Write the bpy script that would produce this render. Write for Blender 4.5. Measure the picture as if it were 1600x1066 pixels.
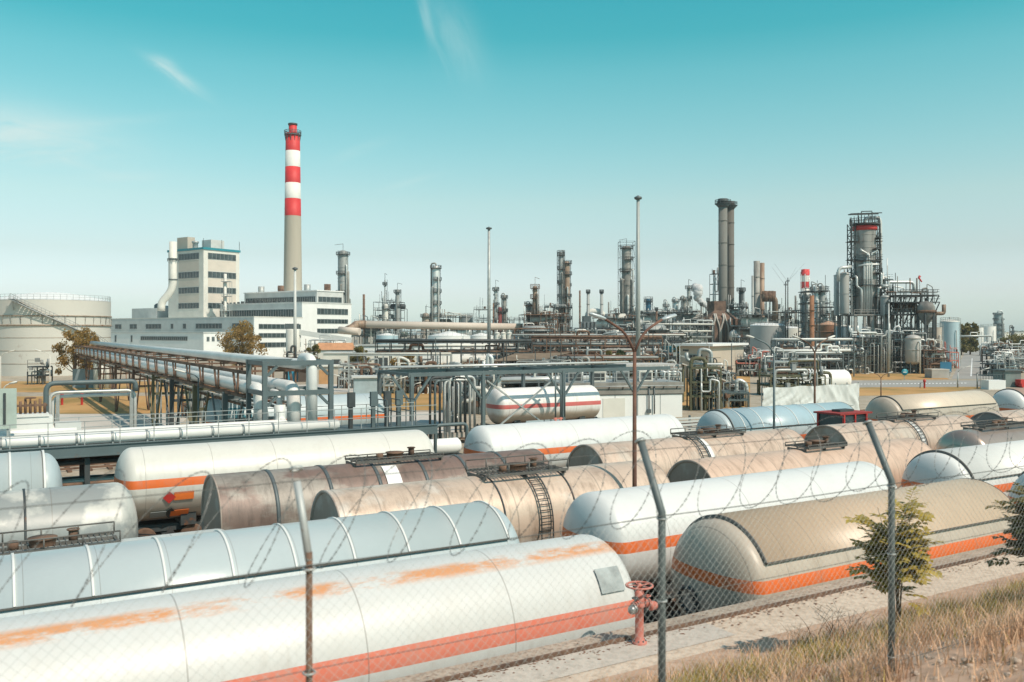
import bpy, bmesh, math, random
from mathutils import Vector, Matrix
from math import sin, cos, pi, radians, sqrt, atan2, tan
rnd = random.Random(7)
SC = bpy.context.scene
for o in list(bpy.data.objects): bpy.data.objects.remove(o)
# ---------------------------------------------------------------- camera, sky, sun, exposure
HAZE = 0.00016
F = 1370.0            # focal length in pixels of the 1600 px wide photograph
HC = 9.0              # camera height over the rail yard
HOR = 519.0           # horizon row
cd = bpy.data.cameras.new('camera'); cam = bpy.data.objects.new('camera', cd); SC.collection.objects.link(cam)
cd.sensor_width = 36.0; cd.lens = 36.0 * F / 1600.0
cd.shift_y = (HOR - 533.0) / 1600.0
cd.clip_start = 0.1; cd.clip_end = 20000
cam.location = (0, 0, HC); cam.rotation_euler = (pi / 2, 0, 0)
cd.dof.use_dof = True; cd.dof.focus_distance = 60.0; cd.dof.aperture_fstop = 1.7
SC.camera = cam
SUN_DIR = Vector((0.66, -0.58, 0.0)).normalized(); SUN_EL = radians(50)
sl = bpy.data.lights.new('sun', 'SUN'); so = bpy.data.objects.new('sun', sl); SC.collection.objects.link(so)
sl.energy = 4.1; sl.angle = radians(0.5); sl.color = (1.0, 0.865, 0.72)
sd = Vector((SUN_DIR.x * cos(SUN_EL), SUN_DIR.y * cos(SUN_EL), sin(SUN_EL)))
so.rotation_euler = sd.to_track_quat('Z', 'Y').to_euler(); so.location = (60, -60, 120)
SC.view_settings.view_transform = 'Standard'; SC.view_settings.look = 'None'
SC.view_settings.exposure = 0.06; SC.view_settings.gamma = 1.0
SC.cycles.max_bounces = 5; SC.cycles.diffuse_bounces = 2; SC.cycles.glossy_bounces = 2
SC.cycles.transparent_max_bounces = 6; SC.cycles.volume_bounces = 0

def build_world():
    w = bpy.data.worlds.new('World'); SC.world = w; w.use_nodes = True
    nt = w.node_tree; N = nt.nodes; L = nt.links; N.clear()
    out = N.new('ShaderNodeOutputWorld'); bg = N.new('ShaderNodeBackground')
    sky = N.new('ShaderNodeTexSky'); sky.sky_type = 'NISHITA'; sky.sun_disc = False
    sky.sun_elevation = SUN_EL; sky.sun_rotation = atan2(SUN_DIR.x, SUN_DIR.y)
    sky.altitude = 150; sky.air_density = 1.0; sky.dust_density = 1.2; sky.ozone_density = 1.0
    bg.inputs['Strength'].default_value = 0.1
    tc = N.new('ShaderNodeTexCoord'); sp = N.new('ShaderNodeSeparateXYZ'); L.new(tc.outputs['Generated'], sp.inputs[0])
    rp = N.new('ShaderNodeValToRGB'); L.new(sp.outputs['Z'], rp.inputs[0])
    e = rp.color_ramp.elements
    stops = SKY_STOPS
    e[0].position = stops[0][0]; e[0].color = (*stops[0][1], 1)
    e[1].position = stops[-1][0]; e[1].color = (*stops[-1][1], 1)
    for p, c in stops[1:-1]:
        x = e.new(p); x.color = (*c, 1)
    mx = N.new('ShaderNodeMix'); mx.data_type = 'RGBA'; mx.blend_type = 'MULTIPLY'; mx.inputs[0].default_value = 1.0
    L.new(sky.outputs[0], mx.inputs[6]); L.new(rp.outputs[0], mx.inputs[7])
    m0 = N.new('ShaderNodeMix'); m0.data_type = 'RGBA'; m0.blend_type = 'MULTIPLY'; m0.inputs[0].default_value = 1.0; L.new(mx.outputs[2], m0.inputs[6]); m0.inputs[7].default_value = (2, 2, 2, 1)
    last = m0.outputs[2]
    # thin cirrus, laid out by direction in the sky: a = x/y, b = z/y
    def math_(op, a, b=None, c=None):
        m = N.new('ShaderNodeMath'); m.operation = op
        for i, v in enumerate((a, b, c)):
            if v is None: continue
            if isinstance(v, (int, float)): m.inputs[i].default_value = v
            else: L.new(v, m.inputs[i])
        return m.outputs[0]
    ay = math_('MAXIMUM', sp.outputs['Y'], 0.05)
    a = math_('DIVIDE', sp.outputs['X'], ay); b = math_('DIVIDE', sp.outputs['Z'], ay)
    total = None
    for (ca, cb, ang, la, lb, amp, ns, seed) in CIRRUS:
        da = math_('SUBTRACT', a, ca); db = math_('SUBTRACT', b, cb)
        t = math_('ADD', math_('MULTIPLY', da, cos(ang)), math_('MULTIPLY', db, sin(ang)))
        n = math_('SUBTRACT', math_('MULTIPLY', db, cos(ang)), math_('MULTIPLY', da, sin(ang)))
        cv = N.new('ShaderNodeCombineXYZ')
        L.new(math_('MULTIPLY', t, 3.0 * ns), cv.inputs[0]); L.new(math_('MULTIPLY', n, 14.0 * ns), cv.inputs[1]); cv.inputs[2].default_value = seed
        nz = N.new('ShaderNodeTexNoise'); nz.inputs['Scale'].default_value = 1.0; nz.inputs['Detail'].default_value = 7; nz.inputs['Roughness'].default_value = 0.62
        nz.inputs['Distortion'].default_value = 0.6
        L.new(cv.outputs[0], nz.inputs['Vector'])
        n2 = math_('ADD', n, math_('MULTIPLY', math_('SUBTRACT', nz.outputs[0], 0.5), lb * 1.6))
        r2 = math_('ADD', math_('POWER', math_('ABSOLUTE', math_('DIVIDE', t, la)), 2.0), math_('POWER', math_('ABSOLUTE', math_('DIVIDE', n2, lb)), 2.0))
        g = math_('POWER', 2.718, math_('MULTIPLY', r2, -1.0))
        k = math_('MULTIPLY', math_('MULTIPLY', g, amp), math_('SUBTRACT', math_('MULTIPLY', nz.outputs[0], 2.2), 0.45))
        k = math_('MAXIMUM', k, 0.0)
        total = k if total is None else math_('ADD', total, k)
    m2 = N.new('ShaderNodeMix'); m2.data_type = 'RGBA'
    tt = math_('MINIMUM', total, 0.8); L.new(tt, m2.inputs[0]); L.new(last, m2.inputs[6]); m2.inputs[7].default_value = (6.6, 8.2, 8.0, 1)
    L.new(m2.outputs[2], bg.inputs[0]); L.new(bg.outputs[0], out.inputs[0])
SKY_STOPS = [(0, (1.0, 1.2, 1.35)), (0.043, (0.86, 0.87, 0.95)), (0.0866, (0.766, 0.747, 0.682)), (0.144, (0.794, 0.846, 0.66)), (0.193, (0.662, 0.899, 0.677)), (0.24, (0.53, 0.926, 0.681)), (0.28, (0.403, 0.934, 0.68)), (0.318, (0.206, 0.879, 0.642)), (0.351, (0.17, 0.888, 0.653)), (0.6, (0.462, 0.588, 0.557))]   # half of the tint over the sky, by sin(elevation)
def AB(px, py): return ((px - 800) / F, (HOR - py) / F)
CIRRUS = [(*AB(275, 118), radians(-33), 0.033, 0.0065, 0.75, 6, 1.0), (*AB(255, 98), radians(-20), 0.014, 0.007, 0.5, 6, 1.5),
          (*AB(715, 60), radians(-65), 0.045, 0.022, 0.32, 3.5, 2.0), (*AB(665, 20), radians(-80), 0.03, 0.006, 0.35, 4, 3.0),
          (*AB(20, 205), radians(-8), 0.11, 0.03, 1.0, 3, 4.0), (*AB(170, 190), radians(4), 0.09, 0.006, 0.25, 3, 5.0),
          (*AB(200, 275), radians(0), 0.05, 0.006, 0.35, 4, 6.0), (*AB(640, 285), radians(15), 0.03, 0.004, 0.25, 4, 7.0), (*AB(560, 235), radians(20), 0.03, 0.006, 0.2, 4, 8.0)]
build_world()

# ---------------------------------------------------------------- frames and pixels
TH = atan2(2290, F); CT, ST = cos(TH), sin(TH)         # rails run along (ST, CT); d counts the metres away from the camera
RZ = atan2(CT, ST)
def R(s, d, z=0.0): return Vector((ST * s - CT * d, CT * s + ST * d, z))
def sx(px, d):
    x = (px - 800) / F
    return d * (CT + x * ST) / (ST - x * CT)
def W(px, py, Y): return Vector(((px - 800) / F * Y, Y, HC - (py - HOR) / F * Y))
def XW(px, Y): return (px - 800) / F * Y
def ZW(py, Y): return HC - (py - HOR) / F * Y
def SZ(n, Y): return n * Y / F
def G(px, py):
    Y = F * HC / (py - HOR); return Vector((XW(px, Y), Y, 0))

# ---------------------------------------------------------------- mesh builder
class MB:
    def __init__(self): self.v = []; self.f = []; self.s = []
    def add(self, vs, fs, smooth=False):
        b = len(self.v); self.v += [tuple(x) for x in vs]
        for q in fs: self.f.append(tuple(i + b for i in q)); self.s.append(smooth)
        return self
    def box(self, x0, x1, y0, y1, z0, z1):
        return self.add([(x0, y0, z0), (x1, y0, z0), (x1, y1, z0), (x0, y1, z0), (x0, y0, z1), (x1, y0, z1), (x1, y1, z1), (x0, y1, z1)],
                        [(0, 3, 2, 1), (4, 5, 6, 7), (0, 1, 5, 4), (1, 2, 6, 5), (2, 3, 7, 6), (3, 0, 4, 7)])
    def bar(self, p, q, w, h=None):
        p, q = Vector(p), Vector(q); h = h or w; t = q - p
        if t.length < 1e-6: return self
        t.normalize(); up = Vector((0, 0, 1)) if abs(t.z) < 0.95 else Vector((1, 0, 0))
        a = t.cross(up).normalized() * (w / 2); b = a.cross(t).normalized() * (h / 2)
        vs = [p - a - b, p + a - b, p + a + b, p - a + b, q - a - b, q + a - b, q + a + b, q - a + b]
        return self.add(vs, [(0, 1, 2, 3), (7, 6, 5, 4), (0, 4, 5, 1), (1, 5, 6, 2), (2, 6, 7, 3), (3, 7, 4, 0)])
    def cyl(self, p, q, r, r2=None, n=12, cap=True):
        return self.tube([p, q], r, n, r2=r2, cap=cap)
    def tube(self, pts, r, n=8, r2=None, cap=True, radii=None):
        pts = [Vector(p) for p in pts]; m = len(pts); r2 = r if r2 is None else r2
        t0 = (pts[1] - pts[0]).normalized(); up = Vector((0, 0, 1)) if abs(t0.z) < 0.9 else Vector((1, 0, 0))
        a = t0.cross(up).normalized(); vs = []; prev = t0
        for i, p in enumerate(pts):
            if i == 0: t = t0
            elif i == m - 1: t = (pts[-1] - pts[-2]).normalized()
            else:
                t = (pts[i + 1] - pts[i]).normalized() + (pts[i] - pts[i - 1]).normalized()
                t = t.normalized() if t.length > 1e-6 else prev
            a = (a - t * a.dot(t))
            a = a.normalized() if a.length > 1e-6 else t.orthogonal().normalized()
            b = t.cross(a); prev = t
            rr = radii[i] if radii else r + (r2 - r) * i / (m - 1)
            for k in range(n):
                g = 2 * pi * k / n; vs.append(p + (a * cos(g) + b * sin(g)) * rr)
        fs = [(i * n + k, i * n + (k + 1) % n, (i + 1) * n + (k + 1) % n, (i + 1) * n + k) for i in range(m - 1) for k in range(n)]
        self.add(vs, fs, n > 4)
        if cap:
            base = len(self.v) - m * n
            self.f.append(tuple(base + k for k in reversed(range(n)))); self.s.append(False)
            self.f.append(tuple(base + (m - 1) * n + k for k in range(n))); self.s.append(False)
        return self
    def lathe(self, prof, n=24, c=(0, 0, 0), axis='z', a0=0.0, a1=2 * pi, smooth=True):
        c = Vector(c); full = abs(a1 - a0 - 2 * pi) < 1e-6; k = n if full else n + 1; vs = []
        for (r, h) in prof:
            for j in range(k):
                g = a0 + (a1 - a0) * j / n
                if axis == 'z': vs.append(c + Vector((r * cos(g), r * sin(g), h)))
                else: vs.append(c + Vector((h, r * cos(g), r * sin(g))))
        fs = []
        for i in range(len(prof) - 1):
            for j in range(n if full else n):
                j2 = (j + 1) % k
                q = (i * k + j, i * k + j2, (i + 1) * k + j2, (i + 1) * k + j)
                fs.append(q if axis == 'z' else q)
        return self.add(vs, fs, smooth)
    def torus(self, c, Rr, r, n=24, m=6, rot=None):
        c = Vector(c); vs = []
        for i in range(n):
            g = 2 * pi * i / n
            for j in range(m):
                h = 2 * pi * j / m; p = Vector(((Rr + r * cos(h)) * cos(g), (Rr + r * cos(h)) * sin(g), r * sin(h)))
                if rot is not None: p = rot @ p
                vs.append(c + p)
        fs = [(i * m + j, ((i + 1) % n) * m + j, ((i + 1) % n) * m + (j + 1) % m, i * m + (j + 1) % m) for i in range(n) for j in range(m)]
        return self.add(vs, fs, True)
    def sphere(self, c, r, n=12, m=8, sc=(1, 1, 1)):
        prof = [(r * max(sin(pi * i / m), 1e-4), -r * cos(pi * i / m)) for i in range(m + 1)]
        b = len(self.v); self.lathe(prof, n, (0, 0, 0))
        for i in range(b, len(self.v)):
            x, y, z = self.v[i]; self.v[i] = (c[0] + x * sc[0], c[1] + y * sc[1], c[2] + z * sc[2])
        return self
    def prism(self, poly, z0, z1):
        n = len(poly); vs = [(x, y, z0) for x, y in poly] + [(x, y, z1) for x, y in poly]
        return self.add(vs, [tuple(reversed(range(n))), tuple(range(n, 2 * n))] + [(i, (i + 1) % n, n + (i + 1) % n, n + i) for i in range(n)])
    def quad(self, a, b, c, d): return self.add([a, b, c, d], [(0, 1, 2, 3)])
    def build(self, name, mat, parent=None, loc=None, rz=None):
        me = bpy.data.meshes.new(name); me.from_pydata(self.v, [], self.f)
        me.polygons.foreach_set('use_smooth', self.s); me.materials.append(mat); me.update()
        o = bpy.data.objects.new(name, me); SC.collection.objects.link(o)
        if parent is not None: o.parent = parent
        if loc is not None: o.location = loc
        if rz is not None: o.rotation_euler = (0, 0, rz)
        return o
def bend(pts, rad, k=4):
    pts = [Vector(p) for p in pts]; out = [pts[0]]
    for i in range(1, len(pts) - 1):
        a, b, c = pts[i - 1], pts[i], pts[i + 1]; u = (a - b); v = (c - b)
        r = min(rad, u.length * 0.49, v.length * 0.49); p = b + u.normalized() * r; q = b + v.normalized() * r
        for j in range(k + 1):
            t = j / k; out.append(p * (1 - t) ** 2 + b * 2 * t * (1 - t) + q * t * t)
    out.append(pts[-1]); return out

def thing(name, label, cat, loc=(0, 0, 0), rz=0.0, group=None):
    o = bpy.data.objects.new(name, None); SC.collection.objects.link(o); o.empty_display_size = 0.3
    o.location = loc; o.rotation_euler = (0, 0, rz); o['label'] = label; o['category'] = cat
    if group: o['group'] = group
    return o
def tag(o, label, cat, group=None, kind=None):
    o['label'] = label; o['category'] = cat
    if group: o['group'] = group
    if kind: o['kind'] = kind
    return o
def struct(o): o['kind'] = 'structure'; return o
def dup(root, loc, rz, label):
    r = root.copy(); SC.collection.objects.link(r); r.location = loc; r.rotation_euler = (0, 0, rz); r['label'] = label
    def rec(src, dst):
        for ch in src.children:
            c = ch.copy(); SC.collection.objects.link(c); c.parent = dst; rec(ch, c)
    rec(root, r); return r

# ---------------------------------------------------------------- materials
MATS = {}
def M(name, col, rough=0.6, metal=0.0, var=0.15, scale=0.8, col2=None, rust=0.0, rcol=(0.19, 0.075, 0.03), bump=0.0, streak=0.0, rscale=None):
    if name in MATS: return MATS[name]
    m = bpy.data.materials.new(name); m.use_nodes = True; nt = m.node_tree; N = nt.nodes; L = nt.links
    b = N['Principled BSDF']; b.inputs['Roughness'].default_value = rough; b.inputs['Metallic'].default_value = metal
    tc = N.new('ShaderNodeTexCoord'); nz = N.new('ShaderNodeTexNoise'); nz.inputs['Scale'].default_value = scale; nz.inputs['Detail'].default_value = 6; nz.inputs['Roughness'].default_value = 0.6
    mp = N.new('ShaderNodeMapping'); L.new(tc.outputs['Object'], mp.inputs[0]); L.new(mp.outputs[0], nz.inputs['Vector'])
    if streak: mp.inputs['Scale'].default_value = (1, 1, 1 - streak)
    rp = N.new('ShaderNodeValToRGB'); L.new(nz.outputs[0], rp.inputs[0])
    c1 = [max(c * (1 - var), 0) for c in col]; c2 = [min(c * (1 + var), 0.95) for c in (col2 or col)]
    rp.color_ramp.elements[0].position = 0.32; rp.color_ramp.elements[0].color = (*c1, 1)
    rp.color_ramp.elements[1].position = 0.68; rp.color_ramp.elements[1].color = (*c2, 1)
    last = rp.outputs[0]
    if rust > 0:
        n2 = N.new('ShaderNodeTexNoise'); n2.inputs['Scale'].default_value = rscale or scale * 2.3; n2.inputs['Detail'].default_value = 8; n2.inputs['Roughness'].default_value = 0.7
        L.new(mp.outputs[0], n2.inputs['Vector'])
        r2 = N.new('ShaderNodeValToRGB'); L.new(n2.outputs[0], r2.inputs[0])
        r2.color_ramp.elements[0].position = 0.66 - 0.3 * rust; r2.color_ramp.elements[1].position = 0.80 - 0.3 * rust
        mx = N.new('ShaderNodeMix'); mx.data_type = 'RGBA'; L.new(r2.outputs[0], mx.inputs[0]); L.new(last, mx.inputs[6]); mx.inputs[7].default_value = (*rcol, 1)
        last = mx.outputs[2]
    L.new(last, b.inputs['Base Color'])
    if bump:
        bp = N.new('ShaderNodeBump'); bp.inputs['Strength'].default_value = bump; bp.inputs['Distance'].default_value = 0.05; L.new(nz.outputs[0], bp.inputs['Height']); L.new(bp.outputs[0], b.inputs['Normal'])
    MATS[name] = m; return m
steel = M('grey_steel', (0.11, 0.13, 0.135), 0.55, 0.3, 0.2, 0.9, rust=0.1)
steel_d = M('dark_steel', (0.055, 0.065, 0.068), 0.6, 0.2, 0.3, 1.2, rust=0.25)
steel_b = M('teal_grey_paint', (0.1, 0.135, 0.142), 0.5, 0.0, 0.15, 0.7, rust=0.12)
galv = M('galvanised', (0.38, 0.4, 0.39), 0.5, 0.3, 0.2, 1.5)
rusty = M('rusty_steel', (0.085, 0.05, 0.037), 0.85, 0.0, 0.4, 1.0, col2=(0.17, 0.1, 0.065), rust=0.3, rcol=(.13, .06, .03))
olive = M('olive_paint', (0.11, 0.108, 0.062), 0.7, 0.0, 0.25, 0.8, rust=0.35)
clad = M('pipe_cladding', (0.6, 0.61, 0.59), 0.42, 0.3, 0.1, 0.7, rust=0.02)
clad_g = M('grey_cladding', (0.3, 0.315, 0.305), 0.55, 0.2, 0.2, 0.5, rust=0.08, streak=0.8)
clad_w = M('white_cladding', (0.72, 0.72, 0.69), 0.5, 0.05, 0.08, 0.6, rust=0.02)
clad_b = M('brown_cladding', (0.2, 0.13, 0.09), 0.6, 0.2, 0.35, 0.35, col2=(0.3, 0.22, 0.16), rust=0.3, streak=0.75)
clad_d = M('sooty_cladding', (0.15, 0.145, 0.135), 0.65, 0.1, 0.3, 0.3, col2=(0.32, 0.31, 0.28), rust=0.15, streak=0.7)
conc = M('concrete', (0.38, 0.36, 0.33), 0.9, 0, 0.15, 0.5, bump=0.2)
conc_l = M('pale_concrete', (0.5, 0.46, 0.41), 0.9, 0, 0.12, 0.25, bump=0.1)
white = M('white_paint', (0.78, 0.78, 0.76), 0.5, 0, 0.05, 0.3)
offw = M('off_white_paint', (0.66, 0.64, 0.58), 0.6, 0, 0.08, 0.3, rust=0.02)
grey_l = M('light_grey_paint', (0.55, 0.56, 0.54), 0.6, 0, 0.1, 0.3)
grey_m = M('mid_grey_paint', (0.28, 0.3, 0.3), 0.6, 0, 0.12, 0.3)
red = M('red_paint', (0.5, 0.035, 0.03), 0.55, 0, 0.12, 0.6)
pinkred = M('faded_red_paint', (0.5, 0.17, 0.13), 0.65, 0, 0.15, 5.0, rust=0.12)
blue = M('blue_paint', (0.03, 0.15, 0.25), 0.5, 0, 0.15, 0.5)
teal = M('teal_paint', (0.02, 0.22, 0.27), 0.5, 0, 0.1, 0.4)
lblue = M('light_blue_paint', (0.4, 0.52, 0.56), 0.5, 0.05, 0.07, 0.4)
black = M('black_rubber', (0.02, 0.02, 0.02), 0.8, 0, 0.2, 2)
glass = M('dark_glass', (0.045, 0.065, 0.07), 0.15, 0.0, 0.5, 0.35)
beige = M('beige_wall', (0.48, 0.42, 0.35), 0.8, 0, 0.07, 0.2)
orange = M('orange_paint', (0.75, 0.17, 0.03), 0.5, 0, 0.1, 1.0)
yellow = M('yellow_paint', (0.6, 0.4, 0.05), 0.6, 0, 0.1, 1.0)
brick = M('sooty_brick', (0.1, 0.062, 0.047), 0.9, 0, 0.35, 0.5, col2=(0.17, 0.105, 0.075), rust=0.2, rcol=(0.06, 0.045, 0.04))
browntank = M('brown_tank_paint', (0.33, 0.17, 0.1), 0.7, 0, 0.15, 0.15, rust=0.1)
# ---------------------------------------------------------------- ground, embankment, tracks, lawns, roads
def sheet(name, pts, mat, z):
    o = MB().add([(p.x, p.y, z) for p in pts], [tuple(range(len(pts)))]).build(name, mat); return struct(o)
def gmat(name, c1, c2, c3, s1, s2):
    m = bpy.data.materials.new(name); m.use_nodes = True; nt = m.node_tree; N = nt.nodes; L = nt.links; b = N['Principled BSDF']; b.inputs['Roughness'].default_value = 0.95
    tc = N.new('ShaderNodeTexCoord'); a = N.new('ShaderNodeTexNoise'); a.inputs['Scale'].default_value = s1; a.inputs['Detail'].default_value = 8; a.inputs['Roughness'].default_value = 0.65
    c = N.new('ShaderNodeTexNoise'); c.inputs['Scale'].default_value = s2; c.inputs['Detail'].default_value = 5; c.inputs['Roughness'].default_value = 0.7
    L.new(tc.outputs['Object'], a.inputs['Vector']); L.new(tc.outputs['Object'], c.inputs['Vector'])
    r = N.new('ShaderNodeValToRGB'); L.new(a.outputs[0], r.inputs[0]); e = r.color_ramp.elements
    e[0].position = 0.36; e[0].color = (*c1, 1); e[1].position = 0.64; e[1].color = (*c2, 1)
    r2 = N.new('ShaderNodeValToRGB'); L.new(c.outputs[0], r2.inputs[0]); e = r2.color_ramp.elements
    e[0].position = 0.45; e[0].color = (0, 0, 0, 1); e[1].position = 0.7; e[1].color = (1, 1, 1, 1)
    mx = N.new('ShaderNodeMix'); mx.data_type = 'RGBA'; L.new(r2.outputs[0], mx.inputs[0]); L.new(r.outputs[0], mx.inputs[6]); mx.inputs[7].default_value = (*c3, 1)
    L.new(mx.outputs[2], b.inputs['Base Color'])
    bp = N.new('ShaderNodeBump'); bp.inputs['Strength'].default_value = 0.5; bp.inputs['Distance'].default_value = 0.04; L.new(c.outputs[0], bp.inputs['Height']); L.new(bp.outputs[0], b.inputs['Normal'])
    return m
m_ground = gmat('yard_ground', (0.33, 0.28, 0.215), (0.45, 0.39, 0.31), (0.25, 0.2, 0.13), 0.04, 0.5)
m_lawn = gmat('dry_lawn', (0.42, 0.22, 0.07), (0.5, 0.3, 0.12), (0.22, 0.16, 0.04), 0.05, 0.09)
m_soil = gmat('dry_soil', (0.44, 0.28, 0.19), (0.56, 0.39, 0.28), (0.32, 0.2, 0.13), 0.5, 3.0)
m_gravel = gmat('ballast', (0.32, 0.265, 0.21), (0.46, 0.385, 0.31), (0.19, 0.15, 0.12), 0.6, 9.0)
m_apron = gmat('sandy_concrete', (0.54, 0.435, 0.34), (0.66, 0.55, 0.44), (0.4, 0.3, 0.22), 0.35, 6.0)
m_slab = gmat('concrete_slab', (0.48, 0.43, 0.38), (0.56, 0.5, 0.43), (0.38, 0.34, 0.29), 0.6, 7.0)
m_asph = gmat('asphalt', (0.29, 0.28, 0.26), (0.36, 0.35, 0.32), (0.26, 0.25, 0.24), 0.1, 2.0)
struct(MB().add([(-3000, -600, 0), (3000, -600, 0), (3000, 3000, 0), (-3000, 3000, 0)], [(0, 1, 2, 3)]).build('ground', m_ground))
yd = MB()
yd.add([R(-80, 15, 0.006), R(220, 15, 0.006), R(220, 43, 0.006), R(-80, 43, 0.006)], [(0, 1, 2, 3)])
struct(yd.build('ballast_bed', m_gravel))
lawns = [[(-500, 596), (430, 596), (425, 614), (-500, 612)], [(-500, 622), (420, 618), (416, 646), (-500, 648)], [(575, 614), (830, 606), (830, 640), (560, 642)],
         [(1060, 590), (1172, 588), (1172, 640), (1060, 640)], [(1325, 584), (1462, 584), (1484, 593), (1325, 594)], [(1330, 606), (1484, 603), (1545, 606), (1440, 617), (1330, 619)],
         [(575, 585), (700, 585), (700, 596), (575, 598)], [(1570, 541), (1900, 541), (1900, 560), (1590, 560)]]
for q in lawns: sheet('lawn', [G(*p) for p in q], m_lawn, 0.012)
paths = [[(-500, 649), (300, 647), (250, 690), (-500, 700)], [(350, 603), (560, 600), (600, 612), (350, 616)], [(560, 598), (840, 590), (840, 602), (560, 608)], [(600, 645), (700, 643), (720, 690), (560, 700)]]
for q in paths: sheet('path', [G(*p) for p in q], conc_l, 0.008)
sheet('road', [G(1320, 595.5), G(2300, 592), G(2300, 601), G(1320, 605.5)], m_asph, 0.016)
sheet('road', [G(1487, 592.3), G(1556, 592.1), G(1534, 538), G(1514, 538)], m_asph, 0.02)
sheet('road_marking', [G(1516, 588), G(1518.5, 588), G(1519.5, 560), G(1518.4, 560)], white, 0.026)
mk = MB()
for i in range(34):
    x = 1322 + i * 5.6; y = 600.6 - i * 0.055
    mk.quad(*[(p.x, p.y, 0.022) for p in (G(x, y + .55), G(x + 3.2, y + .55), G(x + 3.2, y - .4), G(x, y - .4))])
struct(mk.build('road_marking', white))
# embankment the camera stands on: profile (d, z) along the rails
prof = [(-60, 6.9), (1.5, 6.75), (3.2, 6.35), (5.76, 5.5), (7.5, 4.72), (9.2, 3.95), (10.8, 3.25), (12.0, 2.88), (12.9, 2.78)]
def hz(d):
    for (a, za), (b, zb) in zip(prof, prof[1:]):
        if a <= d <= b: return za + (zb - za) * (d - a) / (b - a)
    return 2.78
eb = MB(); ds = [-60, -20, -5] + [i * 0.3 for i in range(43)] + [12.9]; ss = [-120, -60, -30, -15] + [-8 + i * 0.4 for i in range(88)] + [32, 45, 70, 130]
rr = random.Random(3)
for d in ds:
    for s in ss: eb.v.append(tuple(R(s, d, hz(d) + (rr.uniform(-.05, .05) if 2 < d < 12.2 else 0))))
n_ = len(ss)
for i in range(len(ds) - 1):
    for j in range(n_ - 1): eb.f.append((i * n_ + j, i * n_ + j + 1, (i + 1) * n_ + j + 1, (i + 1) * n_ + j)); eb.s.append(True)
struct(eb.build('embankment', m_soil))
ZA = 2.78
def strip(name, d0, d1, z, mat, s0=-120, s1=130):
    return struct(MB().add([R(s0, d0, z), R(s1, d0, z), R(s1, d1, z), R(s0, d1, z)], [(0, 1, 2, 3)]).build(name, mat))
strip('apron', 12.2, 13.93, ZA + .03, m_apron)
strip('gravel_strip', 13.93, 14.56, ZA + .01, m_gravel)
sc1 = sx(1123, 13.5)
for a, b in ((-4.0, 5.6), (5.63, sc1)): strip('concrete_slab', 13.02, 13.88, ZA + .04, m_slab, a, b)
w_ = MB().box(-120, 130, 14.35, 14.56, 0, ZA - .02)
tag(w_.build('retaining_wall', conc, None, (0, 0, 0)), 'long concrete retaining wall between the gravel verge and the nearest track', 'wall')
bpy.data.objects['retaining_wall'].matrix_world = Matrix(((ST, -CT, 0, 0), (CT, ST, 0, 0), (0, 0, 1, 0), (0, 0, 0, 1)))
o = MB().box(-120, 130, 13.9, 13.97, ZA, ZA + .1).build('kerb_rail', rusty); o.matrix_world = bpy.data.objects['retaining_wall'].matrix_world
tag(o, 'thin rusty steel edging rail along the concrete apron behind the hydrant', 'rail')
ROWS = {1: 16.4, 2: 20.7, 3: 25.0, 4: 29.7, 4.5: 34.0, 5: 38.4, 6: 64.0}
rail_me = None
for k, d in ROWS.items():
    mb = MB()
    for y in (-0.7175, 0.7175): mb.box(-100, 200, y - .035, y + .035, 0.1, 0.24)
    for i in range(250): mb.box(-100 + i * 1.2, -100 + i * 1.2 + .26, -1.3, 1.3, .01, .12)
    o = struct(mb.build('railway_track', rusty, None, R(0, d), RZ))

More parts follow.
